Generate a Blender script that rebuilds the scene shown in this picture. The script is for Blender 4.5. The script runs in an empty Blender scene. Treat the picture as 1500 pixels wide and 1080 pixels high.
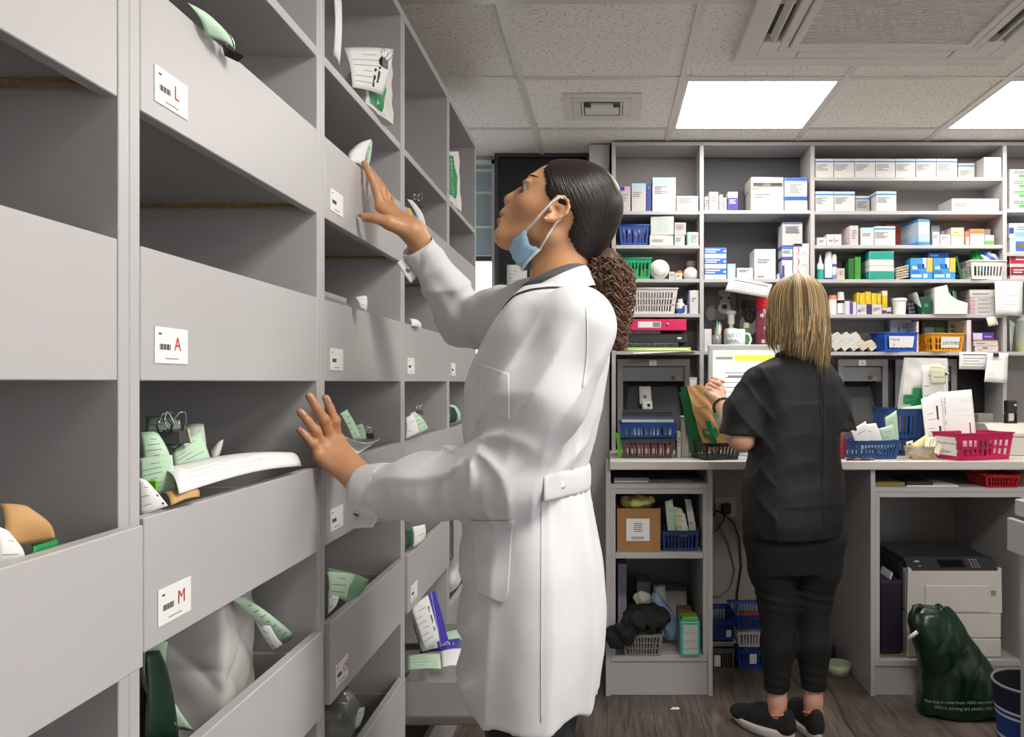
import bpy, math, random
import numpy as np
from mathutils import Vector, Matrix, noise as mnoise

random.seed(7)
SC = bpy.context.scene
COL = SC.collection
PI = math.pi

# ---------------------------------------------------------------- camera
F = 1182.0                      # focal length in pixels of the 1500 x 1080 frame
VX, VY = 889.0, 560.0           # vanishing point of the room's long direction
CAMZ = 1.285
cam_data = bpy.data.cameras.new('camera')
cam_data.sensor_fit = 'HORIZONTAL'
cam_data.sensor_width = 36.0
cam_data.lens = F / 1500.0 * 36.0
cam_data.shift_x = -(VX - 750.0) / 1500.0
cam_data.shift_y = (VY - 540.0) / 1500.0
cam_data.clip_start = 0.02
cam = bpy.data.objects.new('camera', cam_data)
COL.objects.link(cam)
cam.location = (0, 0, CAMZ)
cam.rotation_euler = (PI / 2, 0, 0)
SC.camera = cam
SC.view_settings.view_transform = 'Standard'
SC.view_settings.look = 'None'
SC.view_settings.gamma = 1.0
SC.view_settings.use_curve_mapping = False


def P(px, py, d):
    """point seen at a pixel of the photograph, d metres into the room"""
    return Vector(((px - VX) * d / F, d, CAMZ - (py - VY) * d / F))


# ---------------------------------------------------------------- materials
MATS = {}


def lin(c):
    return c / 12.92 if c <= 0.04045 else ((c + 0.055) / 1.055) ** 2.4


def rgb(h):
    h = h.lstrip('#')
    return tuple(lin(int(h[i:i + 2], 16) / 255.0) for i in (0, 2, 4)) + (1.0,)


def mat(name, col, rough=0.5, metal=0.0, bump=0.0, bscale=60.0, var=0.04, vscale=6.0, spec=0.5,
        trans=0.0, alpha=1.0, coat=0.0, emit=None, estr=0.0, stretch=None, sheen=0.0, sss=0.0):
    """procedural principled material: colour broken up by noise, optional noise bump"""
    m = bpy.data.materials.new(name)
    m.use_nodes = True
    nt = m.node_tree
    b = nt.nodes['Principled BSDF']
    c = rgb(col) if isinstance(col, str) else tuple(col) + (1.0,)
    b.inputs['Roughness'].default_value = rough
    b.inputs['Metallic'].default_value = metal
    b.inputs['Specular IOR Level'].default_value = spec
    b.inputs['Transmission Weight'].default_value = trans
    b.inputs['Alpha'].default_value = alpha
    b.inputs['Coat Weight'].default_value = coat
    if sheen:
        b.inputs['Sheen Weight'].default_value = sheen
    if sss:
        b.inputs['Subsurface Weight'].default_value = sss
        b.inputs['Subsurface Radius'].default_value = (0.012, 0.005, 0.003)
        b.inputs['Subsurface Scale'].default_value = 1.0
    tc = nt.nodes.new('ShaderNodeTexCoord')
    mp = nt.nodes.new('ShaderNodeMapping')
    nt.links.new(tc.outputs['Object'], mp.inputs['Vector'])
    if stretch:
        mp.inputs['Scale'].default_value = stretch
    if var > 0:
        n = nt.nodes.new('ShaderNodeTexNoise')
        n.inputs['Scale'].default_value = vscale
        n.inputs['Detail'].default_value = 4
        nt.links.new(mp.outputs[0], n.inputs['Vector'])
        r = nt.nodes.new('ShaderNodeValToRGB')
        r.color_ramp.elements[0].position = 0.3
        r.color_ramp.elements[1].position = 0.7
        r.color_ramp.elements[0].color = tuple(min(1, x * (1 - var)) for x in c[:3]) + (1,)
        r.color_ramp.elements[1].color = tuple(min(1, x * (1 + var)) for x in c[:3]) + (1,)
        nt.links.new(n.outputs[0], r.inputs[0])
        nt.links.new(r.outputs[0], b.inputs['Base Color'])
    else:
        b.inputs['Base Color'].default_value = c
    if bump > 0:
        n2 = nt.nodes.new('ShaderNodeTexNoise')
        n2.inputs['Scale'].default_value = bscale
        n2.inputs['Detail'].default_value = 3
        nt.links.new(mp.outputs[0], n2.inputs['Vector'])
        bp = nt.nodes.new('ShaderNodeBump')
        bp.inputs['Strength'].default_value = bump
        bp.inputs['Distance'].default_value = 0.004
        nt.links.new(n2.outputs[0], bp.inputs['Height'])
        nt.links.new(bp.outputs[0], b.inputs['Normal'])
    if emit:
        b.inputs['Emission Color'].default_value = rgb(emit)
        b.inputs['Emission Strength'].default_value = estr
    MATS[name] = m
    return m


_flat = {}


def pm(h, rough=0.55, **k):
    """plain printed / moulded colour, one material per colour"""
    key = (h, rough, tuple(sorted(k.items())))
    if key not in _flat:
        _flat[key] = mat('print_' + h.lstrip('#') + '_%d' % len(_flat), h, rough, var=k.pop('var', 0.03), **k)
    return _flat[key]


# ---------------------------------------------------------------- mesh builder
class MB:
    def __init__(self):
        self.v, self.f, self.m, self.s = [], [], [], []
        self.M = Matrix.Identity(4)
        self.mats = []

    def mi(self, m):
        if m not in self.mats:
            self.mats.append(m)
        return self.mats.index(m)

    def add(self, vs, fs, m, smooth=False):
        b = len(self.v)
        self.v.extend(tuple(self.M @ Vector(p)) for p in vs)
        k = self.mi(m)
        for f in fs:
            self.f.append(tuple(b + i for i in f))
            self.m.append(k)
            self.s.append(smooth)

    def quad(self, a, b, c, d, m):
        self.add([a, b, c, d], [(0, 1, 2, 3)], m)

    def box(self, x0, x1, y0, y1, z0, z1, m, bev=0.0):
        x0, x1 = min(x0, x1), max(x0, x1)
        y0, y1 = min(y0, y1), max(y0, y1)
        z0, z1 = min(z0, z1), max(z0, z1)
        b = min(bev, (x1 - x0) * .45, (y1 - y0) * .45, (z1 - z0) * .45)
        if b <= 0:
            vs = [(x, y, z) for x in (x0, x1) for y in (y0, y1) for z in (z0, z1)]
            self.add(vs, [(0, 1, 3, 2), (4, 6, 7, 5), (0, 4, 5, 1), (2, 3, 7, 6), (0, 2, 6, 4), (1, 5, 7, 3)], m)
            return
        vs, idx = [], {}
        for i, x in enumerate((x0, x1)):
            for j, y in enumerate((y0, y1)):
                for k, z in enumerate((z0, z1)):
                    sx, sy, sz = (1 - 2 * i) * b, (1 - 2 * j) * b, (1 - 2 * k) * b
                    for a, p in enumerate(((x, y + sy, z + sz), (x + sx, y, z + sz), (x + sx, y + sy, z))):
                        idx[i, j, k, a] = len(vs)
                        vs.append(p)
        g = lambda i, j, k, a: idx[i, j, k, a]
        fs = []
        for s in (0, 1):
            fs.append([g(s, 0, 0, 0), g(s, 0, 1, 0), g(s, 1, 1, 0), g(s, 1, 0, 0)][::1 if s == 0 else -1])
            fs.append([g(0, s, 0, 1), g(1, s, 0, 1), g(1, s, 1, 1), g(0, s, 1, 1)][::1 if s == 0 else -1])
            fs.append([g(0, 0, s, 2), g(0, 1, s, 2), g(1, 1, s, 2), g(1, 0, s, 2)][::1 if s == 0 else -1])
        for s in (0, 1):
            for t in (0, 1):
                fl = (s + t) % 2
                q = [g(0, s, t, 1), g(0, s, t, 2), g(1, s, t, 2), g(1, s, t, 1)]
                fs.append(q if fl == 0 else q[::-1])
                q = [g(s, 0, t, 0), g(s, 1, t, 0), g(s, 1, t, 2), g(s, 0, t, 2)]
                fs.append(q if fl == 0 else q[::-1])
                q = [g(s, t, 0, 0), g(s, t, 0, 1), g(s, t, 1, 1), g(s, t, 1, 0)]
                fs.append(q if fl == 0 else q[::-1])
        for i in (0, 1):
            for j in (0, 1):
                for k in (0, 1):
                    t = [g(i, j, k, 0), g(i, j, k, 1), g(i, j, k, 2)]
                    fs.append(t if (i + j + k) % 2 == 0 else t[::-1])
        self.add(vs, fs, m)

    def tube(self, pts, r, m, n=8, closed=False, caps=True):
        pts = [Vector(p) for p in pts]
        k = len(pts)
        rs = [r] * k if not hasattr(r, '__len__') else list(r)
        t0 = (pts[1] - pts[0]).normalized()
        up = Vector((0, 0, 1)) if abs(t0.z) < 0.9 else Vector((1, 0, 0))
        nx = t0.cross(up).normalized()
        vs, fs = [], []
        for i, p in enumerate(pts):
            if closed:
                t = (pts[(i + 1) % k] - pts[i - 1])
            else:
                t = pts[min(i + 1, k - 1)] - pts[max(i - 1, 0)]
            t = t.normalized() if t.length > 1e-9 else t0
            nx = (nx - t * nx.dot(t))
            nx = nx.normalized() if nx.length > 1e-6 else t.orthogonal().normalized()
            ny = t.cross(nx)
            for a in range(n):
                an = 2 * PI * a / n
                vs.append(p + (nx * math.cos(an) + ny * math.sin(an)) * rs[i])
        for i in range(k if closed else k - 1):
            for a in range(n):
                j = (i + 1) % k
                fs.append((i * n + a, i * n + (a + 1) % n, j * n + (a + 1) % n, j * n + a))
        if caps and not closed:
            fs.append(tuple(range(n - 1, -1, -1)))
            fs.append(tuple((k - 1) * n + a for a in range(n)))
        self.add(vs, fs, m, True)

    def lathe(self, prof, c, m, n=24, smooth=True, axis='z', caps=True):
        vs, fs = [], []
        for r, z in prof:
            for a in range(n):
                an = 2 * PI * a / n
                x, y = r * math.cos(an), r * math.sin(an)
                if axis == 'z':
                    vs.append((c[0] + x, c[1] + y, c[2] + z))
                elif axis == 'y':
                    vs.append((c[0] + x, c[1] + z, c[2] - y))
                else:
                    vs.append((c[0] + z, c[1] + x, c[2] + y))
        k = len(prof)
        for i in range(k - 1):
            for a in range(n):
                fs.append((i * n + a, i * n + (a + 1) % n, (i + 1) * n + (a + 1) % n, (i + 1) * n + a))
        if caps:
            fs.append(tuple(range(n - 1, -1, -1)))
            fs.append(tuple((k - 1) * n + a for a in range(n)))
        self.add(vs, fs, m, smooth)

    def grid(self, fn, nu, nv, m, smooth=True, thick=0.0):
        vs = [Vector(fn(i / nu, j / nv)) for j in range(nv + 1) for i in range(nu + 1)]
        w = nu + 1
        fs = [(j * w + i, j * w + i + 1, (j + 1) * w + i + 1, (j + 1) * w + i) for j in range(nv) for i in range(nu)]
        if thick > 0:
            off = []
            for j in range(nv + 1):
                for i in range(nu + 1):
                    a = vs[j * w + min(i + 1, nu)] - vs[j * w + max(i - 1, 0)]
                    b = vs[min(j + 1, nv) * w + i] - vs[max(j - 1, 0) * w + i]
                    nn = a.cross(b)
                    nn = nn.normalized() if nn.length > 1e-12 else Vector((0, 0, 1))
                    off.append(vs[j * w + i] - nn * thick)
            B = len(vs)
            fs2 = [tuple(B + q for q in f[::-1]) for f in fs]
            rim = [i for i in range(nu + 1)] + [j * w + nu for j in range(1, nv + 1)] + \
                  [nv * w + i for i in range(nu - 1, -1, -1)] + [j * w for j in range(nv - 1, 0, -1)]
            fs3 = []
            for q in range(len(rim)):
                a, b = rim[q], rim[(q + 1) % len(rim)]
                fs3.append((b, a, B + a, B + b))
            self.add(vs + off, fs + fs2 + fs3, m, smooth)
        else:
            self.add(vs, fs, m, smooth)

    def prism(self, poly, vec, m, smooth=False):
        n = len(poly)
        poly = [Vector(p) for p in poly]
        vec = Vector(vec)
        vs = poly + [p + vec for p in poly]
        fs = [tuple(range(n - 1, -1, -1)), tuple(range(n, 2 * n))]
        fs += [(i, (i + 1) % n, n + (i + 1) % n, n + i) for i in range(n)]
        self.add(vs, fs, m, smooth)

    def text(self, s, o, u, v, size, m, align='LEFT', off=0.0004):
        """flat lettering: o = lower-left corner, u = reading direction, v = up"""
        vs, fs = text_mesh(s, align)
        u, v, o = Vector(u).normalized(), Vector(v).normalized(), Vector(o)
        n = u.cross(v)
        self.add([o + u * (x * size) + v * (y * size) + n * off for x, y in vs], fs, m)

    def raw(self, v, f, m, smooth=True):
        self.add(v, f, m, smooth)

    def build(self, name, parent=None, origin=None):
        if origin is None:
            origin = Vector(parent['_o']) if parent is not None and '_o' in parent else Vector((0, 0, 0))
        me = bpy.data.meshes.new(name)
        me.from_pydata([tuple(Vector(p) - origin) for p in self.v], [], self.f)
        for m in self.mats:
            me.materials.append(m)
        me.polygons.foreach_set('material_index', self.m)
        me.polygons.foreach_set('use_smooth', self.s)
        me.update()
        o = bpy.data.objects.new(name, me)
        COL.objects.link(o)
        if parent is not None:
            o.parent = parent
            if '_o' in parent:
                o['_o'] = parent['_o']
        else:
            o.location = origin
        return o


_txt = {}


def text_mesh(s, align='LEFT'):
    if (s, align) not in _txt:
        cu = bpy.data.curves.new('lettering', 'FONT')
        cu.body = s
        cu.align_x = align
        cu.resolution_u = 2
        o = bpy.data.objects.new('lettering', cu)
        me = o.to_mesh()
        _txt[s, align] = ([(v.co.x, v.co.y) for v in me.vertices], [tuple(p.vertices) for p in me.polygons])
        o.to_mesh_clear()
        bpy.data.objects.remove(o)
        bpy.data.curves.remove(cu)
    return _txt[s, align]


# ---------------------------------------------------------------- things
def tag(o, label=None, cat=None, group=None, kind=None):
    if label: o['label'] = label
    if cat: o['category'] = cat
    if group: o['group'] = group
    if kind: o['kind'] = kind
    return o


def thing(name, label, cat, loc=(0, 0, 0), group=None):
    o = bpy.data.objects.new(name, None)
    o.empty_display_size = 0.05
    COL.objects.link(o)
    o.location = loc
    o['_o'] = tuple(loc)
    return tag(o, label, cat, group)


def solo(name, mb, label, cat, origin=None, group=None):
    """a thing that is a single mesh; origin at the middle of its base unless given"""
    if origin is None:
        xs, ys, zs = zip(*mb.v)
        origin = Vector(((min(xs) + max(xs)) / 2, (min(ys) + max(ys)) / 2, min(zs)))
    return tag(mb.build(name, None, Vector(origin)), label, cat, group)


def struct(name, mb, parent=None):
    o = mb.build(name, parent)
    if parent is None:
        o['kind'] = 'structure'
    return o


def dup(o, parent=None):
    c = o.copy()
    COL.objects.link(c)
    c.parent = parent
    for ch in o.children:
        dup(ch, c)
    return c
LAMP, FILL = 17.0, 0.75  # strength of the ceiling lamps and of the added fill panels
SC.view_settings.exposure = 0.66
# ================================================================ materials
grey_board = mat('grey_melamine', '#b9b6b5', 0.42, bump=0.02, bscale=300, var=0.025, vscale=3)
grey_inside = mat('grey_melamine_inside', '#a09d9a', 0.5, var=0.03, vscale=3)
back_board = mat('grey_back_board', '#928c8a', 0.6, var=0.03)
dark_back = mat('charcoal_back_board', '#4a4a4f', 0.6, var=0.05)
chip = mat('raw_chipboard', '#9a8258', 0.9, bump=0.4, bscale=500, var=0.3, vscale=200)
steel = mat('zinc_steel', '#b9b9b6', 0.3, metal=1.0, var=0.05)
chrome = mat('chrome', '#d8d8d6', 0.12, metal=1.0, var=0.0)
white_plastic = mat('white_plastic', '#e4e2dc', 0.4, var=0.02)
off_white = mat('off_white_plastic', '#cfcbc0', 0.45, var=0.03)
black_plastic = mat('black_plastic', '#1b1b1d', 0.4, var=0.05)
dark_plastic = mat('charcoal_plastic', '#3a3b3d', 0.45, var=0.05)
wall_paint = mat('wall_paint', '#b5b0a9', 0.8, bump=0.05, bscale=200, var=0.03)
paper = mat('white_paper', '#eeeeea', 0.7, bump=0.05, bscale=30, var=0.02)
ink = mat('black_print', '#2a2a2c', 0.7, var=0.0)
ink_grey = mat('grey_print', '#8b8b8d', 0.7, var=0.0)
ink_red = mat('red_marker', '#c8402f', 0.7, var=0.0)
green_paper = mat('green_prescription_paper', '#bcd9bd', 0.7, bump=0.05, bscale=30, var=0.03)
kraft = mat('kraft_paper', '#c79a63', 0.75, bump=0.1, bscale=60, var=0.06, vscale=12)
card = mat('brown_cardboard', '#a87a4e', 0.8, bump=0.06, bscale=80, var=0.05, vscale=10)
bag_green = mat('pharmacy_green_print', '#1d8a4c', 0.6, var=0.04)
carton_white = mat('white_carton', '#e6e4df', 0.55, var=0.015)

# ---- ceiling tile material: mineral fibre with pin holes
tile = mat('mineral_fibre_tile', '#b7b0a8', 0.9, var=0.04, vscale=4)
nt = tile.node_tree
b = nt.nodes['Principled BSDF']
tc = nt.nodes.new('ShaderNodeTexCoord')
n = nt.nodes.new('ShaderNodeTexNoise'); n.inputs['Scale'].default_value = 90; n.inputs['Detail'].default_value = 6
nt.links.new(tc.outputs['Object'], n.inputs['Vector'])
r = nt.nodes.new('ShaderNodeValToRGB')
r.color_ramp.elements[0].position = 0.30; r.color_ramp.elements[0].color = rgb('#c2bab1')
r.color_ramp.elements[1].position = 0.46; r.color_ramp.elements[1].color = rgb('#f6f1ea')
nt.links.new(n.outputs[0], r.inputs[0]); nt.links.new(r.outputs[0], b.inputs['Base Color'])
bp = nt.nodes.new('ShaderNodeBump'); bp.inputs['Strength'].default_value = 0.35; bp.inputs['Distance'].default_value = 0.004
nt.links.new(n.outputs[0], bp.inputs['Height']); nt.links.new(bp.outputs[0], b.inputs['Normal'])

# ---- floor: dark grey wood planks running into the room
fl = bpy.data.materials.new('wood_plank_vinyl'); fl.use_nodes = True
nt = fl.node_tree; b = nt.nodes['Principled BSDF']; b.inputs['Roughness'].default_value = 0.45
tc = nt.nodes.new('ShaderNodeTexCoord'); mp = nt.nodes.new('ShaderNodeMapping')
mp.inputs['Rotation'].default_value = (0, 0, PI / 2)
nt.links.new(tc.outputs['Object'], mp.inputs['Vector'])
br = nt.nodes.new('ShaderNodeTexBrick')
br.inputs['Scale'].default_value = 1.0; br.inputs['Brick Width'].default_value = 1.2; br.inputs['Row Height'].default_value = 0.18
br.inputs['Mortar Size'].default_value = 0.0015; br.offset = 0.37
br.inputs['Color1'].default_value = rgb('#7c7169'); br.inputs['Color2'].default_value = rgb('#675c55'); br.inputs['Mortar'].default_value = rgb('#2a2522')
nt.links.new(mp.outputs[0], br.inputs['Vector'])
mp2 = nt.nodes.new('ShaderNodeMapping'); mp2.inputs['Scale'].default_value = (14, 1.2, 1)
nt.links.new(tc.outputs['Object'], mp2.inputs['Vector'])
n = nt.nodes.new('ShaderNodeTexNoise'); n.inputs['Scale'].default_value = 2.6; n.inputs['Detail'].default_value = 8; n.inputs['Roughness'].default_value = 0.65; n.inputs['Distortion'].default_value = 0.6
nt.links.new(mp2.outputs[0], n.inputs['Vector'])
r = nt.nodes.new('ShaderNodeValToRGB')
r.color_ramp.elements[0].position = 0.33; r.color_ramp.elements[0].color = (0.30, 0.28, 0.27, 1)
r.color_ramp.elements[1].position = 0.66; r.color_ramp.elements[1].color = (1.15, 1.12, 1.1, 1)
nt.links.new(n.outputs[0], r.inputs[0])
mx = nt.nodes.new('ShaderNodeMix'); mx.data_type = 'RGBA'; mx.blend_type = 'MULTIPLY'; mx.inputs[0].default_value = 1.0
nt.links.new(br.outputs['Color'], mx.inputs[6]); nt.links.new(r.outputs[0], mx.inputs[7])
nt.links.new(mx.outputs[2], b.inputs['Base Color'])
bp = nt.nodes.new('ShaderNodeBump'); bp.inputs['Strength'].default_value = 0.15; bp.inputs['Distance'].default_value = 0.002
nt.links.new(n.outputs[0], bp.inputs['Height']); nt.links.new(bp.outputs[0], b.inputs['Normal'])

# ================================================================ room shell
CEIL = CAMZ + 1.125
XL, XR, Y0, Y1 = -0.90, 3.0, -2.7, 4.02
GX, GY = 0.281, 2.976           # one crossing of the ceiling grid
m = MB(); m.box(XL - .1, XR + .1, Y0 - .1, Y1 + .1, -0.1, 0, fl); struct('floor', m)
m = MB(); m.box(XL - .1, XL, Y0, Y1, 0, CEIL, wall_paint); struct('wall_left', m)
m = MB(); m.box(XR, XR + .1, Y0, Y1, 0, CEIL, wall_paint); struct('wall_right', m)
m = MB(); m.box(XL - .1, XR + .1, Y0 - .1, Y0, 0, CEIL, wall_paint); struct('wall_front', m)
# back wall with a window opening at its left end
WX0, WX1, WZ0, WZ1 = -0.88, -0.553, 0.95, 2.39
m = MB()
m.box(XL - .1, WX0, Y1, Y1 + .1, 0, CEIL, wall_paint)
m.box(WX1, XR + .1, Y1, Y1 + .1, 0, CEIL, wall_paint)
m.box(WX0, WX1, Y1, Y1 + .1, 0, WZ0, wall_paint)
m.box(WX0, WX1, Y1, Y1 + .1, WZ1, CEIL, wall_paint)
struct('wall_back', m)
# ceiling: one tile plane with cut-outs only where the lamps sit flush below it, metal grid under it
m = MB()
m.box(XL - .1, XR + .1, Y0 - .1, Y1 + .1, CEIL, CEIL + .08, tile)
tbar = mat('ceiling_tee_bar', '#ded7cf', 0.35, var=0.02)
k0 = math.floor((XL - GX) / .6)
for i in range(k0, k0 + 9):
    x = GX + .6 * i
    if XL < x < XR:
        m.box(x - .012, x + .012, Y0, Y1, CEIL - .006, CEIL, tbar)
for j in range(-10, 3):
    y = GY + .6 * j
    if Y0 < y < Y1:
        m.box(XL, XR, y - .012, y + .012, CEIL - .0055, CEIL, tbar)
struct('ceiling', m)

# ---- window at the far left, pale blinds over frosted daylight
blue_blind = mat('pale_blue_blind', '#a9bdc6', 0.6, var=0.05, vscale=3)
blind_rail = mat('white_blind_rail', '#e8eef0', 0.4, var=0.0)
day = mat('daylight_pane', '#ffffff', 0.3, var=0.0, emit='#f4f9ff', estr=2.6)
m = MB()
y = Y1
m.box(WX0, WX1, y + .07, y + .075, WZ0, WZ1, day)
w1 = struct('window_1', m)
m = MB()
m.box(WX1 - .02, WX1, y - .01, y + .06, WZ0, WZ1, blind_rail)
m.box(WX0, WX0 + .02, y - .01, y + .06, WZ0, WZ1, blind_rail)
m.box(WX0, WX1, y - .01, y + .06, WZ1 - .02, WZ1, blind_rail)
m.box(WX0, WX1, y - .02, y + .06, WZ0, WZ0 + .03, blind_rail)
m.box(WX0, WX1, y + .02, y + .05, P(0, 383, 4.05).z, P(0, 376, 4.05).z, dark_plastic)
m.build('pane_frame', w1)
m = MB()
zb = [P(0, q, 4.05).z for q in (232, 250, 283, 333, 376)]
for a, bb in zip(zb[:-1], zb[1:]):
    m.box(WX0 + .02, WX1 - .02, y + .03, y + .04, bb, a, blue_blind)
    m.box(WX0 + .02, WX1 - .02, y + .022, y + .045, bb - .006, bb + .006, blind_rail)
m.build('blind', w1)

# ---- unseen glowing panels added behind and right of the camera to brighten the ceiling
fill_rear = mat('fill_glow_rear', '#ffffff', 0.4, var=0.0, emit='#f6f8ff', estr=FILL * .22)
m = MB(); m.box(-.45, 2.8, Y0 + .001, Y0 + .006, .25, 2.25, fill_rear); fill_2 = struct('fill_panel_2', m)
m = MB()
for xx in (-.47, .6, 1.68, 2.78):
    m.box(xx, xx + .04, Y0 + .001, Y0 + .05, .21, 2.29, blind_rail)
m.box(-.47, 2.82, Y0 + .001, Y0 + .05, .21, .25, blind_rail)
m.box(-.47, 2.82, Y0 + .001, Y0 + .05, 2.25, 2.29, blind_rail)
m.build('pane_frame', fill_2)  # bars round the added rear panel
fill_side = mat('fill_glow_side', '#ffffff', 0.4, var=0.0, emit='#f4f7ff', estr=FILL * 1.1)  # added side panel, its glow lifts the ceiling and the drawer fronts
m = MB(); m.box(XR - .006, XR - .001, -2.2, 1.2, .25, 2.25, fill_side); fill_3 = struct('fill_panel_3', m)
m = MB()
for yy in (-2.24, -1.1, .06, 1.2):
    m.box(XR - .05, XR - .001, yy, yy + .04, .21, 2.29, blind_rail)
m.box(XR - .05, XR - .001, -2.24, 1.24, .21, .25, blind_rail)
m.box(XR - .05, XR - .001, -2.24, 1.24, 2.25, 2.29, blind_rail)
m.build('pane_frame', fill_3)  # bars round the added side panel

# ---- black door beside the window, with its frame
black_door = mat('black_door_laminate', '#1d1a1b', 0.45, var=0.08)
m = MB()
m.box(-.535, -.105, Y1 - .045, Y1 - .002, 0.0, P(0, 231, 3.97).z, black_door, .003)
d1 = struct('door_1', m)
m = MB()
m.box(-.552, -.533, Y1 - .06, Y1 - .001, 0.0, P(0, 231, 3.97).z + .01, dark_plastic, .003)
m.box(-.105, -.088, Y1 - .06, Y1 - .001, 0.0, P(0, 231, 3.97).z + .01, dark_plastic, .003)
m.box(-.552, -.088, Y1 - .06, Y1 - .001, P(0, 231, 3.97).z + .002, P(0, 231, 3.97).z + .022, dark_plastic, .003)
m.build('door_frame', d1)
m = MB()
m.tube([(-.15, Y1 - .047, 1.02), (-.15, Y1 - .09, 1.02), (-.26, Y1 - .09, 1.02)], .009, steel)
m.build('door_handle', d1)
# ---- boxed pier between door and shelving
m = MB(); m.box(-.084, .012, 3.79, Y1, 0, CEIL - .007, grey_board, .002); struct('trim_1', m)
m = MB(); m.box(.43, 1.0, Y1 - .012, Y1, 0, .09, grey_board); struct('baseboard_back', m)

# ================================================================ ceiling lights
lamp_white = mat('lamp_diffuser', '#ffffff', 0.4, var=0.0, emit='#fefaf4', estr=LAMP * .62)
lamp_near = mat('lamp_diffuser_near', '#ffffff', 0.4, var=0.0, emit='#fefaf4', estr=LAMP * 1.15)
lamp_frame = mat('lamp_frame', '#e9e7e2', 0.4, var=0.0)


def lamp(i, j, label, grp=None):
    x0, y0 = GX + .6 * i, GY + .6 * j
    t = thing('ceiling_light', label, 'ceiling light', (x0 + .3, y0 + .3, CEIL), grp)
    m = MB()
    for a, b_, c, d in ((.012, .588, .012, .024), (.012, .588, .576, .588), (.012, .024, .024, .576), (.576, .588, .024, .576)):
        m.box(x0 + a, x0 + b_, y0 + c, y0 + d, CEIL - .007, CEIL - .0005, lamp_frame)
    m.build('frame', t)
    m = MB(); m.box(x0 + .024, x0 + .576, y0 + .024, y0 + .576, CEIL - .005, CEIL - .0005, lamp_white if j == 0 else lamp_near)
    m.build('diffuser', t)


lamp(0, 0, 'square white light panel in the ceiling in front of the wall shelves')
lamp(2, 0, 'square white light panel cut by the right edge of the photo')
lamp(0, -4, 'square light panel in the ceiling above the woman in the white coat', 'light panels nearer the camera')
lamp(2, -4, 'square light panel in the ceiling to the right of the camera', 'light panels nearer the camera')

# ================================================================ air conditioning cassette
ac_white = mat('cassette_plastic', '#e2dcd4', 0.5, var=0.02)
t = thing('air_conditioner', 'large square ceiling air conditioning cassette with a ribbed central grille', 'air conditioner', (.892, 2.335, CEIL))
m = MB()
x0, x1, y0, y1, z0, z1 = .433, 1.351, 1.876, 2.794, CEIL - .032, CEIL - .001
gx0, gx1, gy0, gy1 = .592, 1.192, 2.035, 2.635
# four slots of the cassette leave four rails, four corners and a centre frame
s0, s1 = .070, .128            # slot band measured from the outer edge
for (a, b_, c, d) in ((x0, x1, y0, y0 + s0), (x0, x1, y1 - s0, y1), (x0, x0 + s0, y0 + s0, y1 - s0), (x1 - s0, x1, y0 + s0, y1 - s0),
                      (x0 + s1, x1 - s1, y0 + s1, gy0), (x0 + s1, x1 - s1, gy1, y1 - s1), (x0 + s1, gx0, gy0, gy1), (gx1, x1 - s1, gy0, gy1)):
    m.box(a, b_, c, d, z0, z1, ac_white, .004)
for (a, b_) in ((x0 + s0, x0 + .2), (x1 - .2, x1 - s0)):
    m.box(a, b_, y0 + s0, y0 + s1, z0 + .001, z1, ac_white)
    m.box(a, b_, y1 - s1, y1 - s0, z0 + .001, z1, ac_white)
for (a, b_) in ((y0 + s1, y0 + .2), (y1 - .2, y1 - s1)):
    m.box(x0 + s0, x0 + s1, a, b_, z0 + .001, z1, ac_white)
    m.box(x1 - s1, x1 - s0, a, b_, z0 + .001, z1, ac_white)
m.build('housing', t)
m = MB()
m.box(x0 + .05, x1 - .05, y0 + .05, y1 - .05, CEIL - .004, CEIL - .0008, dark_plastic)
m.build('dark_recess', t)
m = MB()
zf = z0 + .004
m.box(gx0 + .004, gx1 - .004, gy0 + .004, gy0 + .03, zf - .008, z1 - .01, ac_white, .003)
m.box(gx0 + .004, gx1 - .004, gy1 - .03, gy1 - .004, zf - .008, z1 - .01, ac_white, .003)
m.box(gx0 + .004, gx0 + .03, gy0 + .03, gy1 - .03, zf - .008, z1 - .01, ac_white, .003)
m.box(gx1 - .03, gx1 - .004, gy0 + .03, gy1 - .03, zf - .008, z1 - .01, ac_white, .003)
nr = 44
for i in range(nr):
    yy = gy0 + .03 + (gy1 - gy0 - .06) * (i + .5) / nr
    m.box(gx0 + .03, gx1 - .03, yy - .0028, yy + .0028, zf - .003, z1 - .012, ac_white)
m.box(gx0 + .03, gx1 - .03, gy0 + .03, gy1 - .03, z1 - .012, z1 - .010, dark_plastic)
m.build('grille', t)
for s in (0, 1):
    m = MB()
    xx = x0 + s0 + .012 if s == 0 else x1 - s1 + .012
    m.M = Matrix.Translation((xx + .016, (y0 + y1) / 2, z0 + .006)) @ Matrix.Rotation(.5 if s else -.5, 4, 'Y')
    m.box(-.004, .004, -.25, .25, -.014, .014, ac_white, .002)
    m.build('louvre', t)
    m = MB()
    yy = y0 + (s0 + s1) / 2 if s == 0 else y1 - (s0 + s1) / 2
    m.M = Matrix.Translation(((x0 + x1) / 2, yy, z0 + .004))
    m.box(-.255, .255, -.026, .026, -.003, .003, ac_white, .002)
    m.build('louvre', t)

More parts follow.
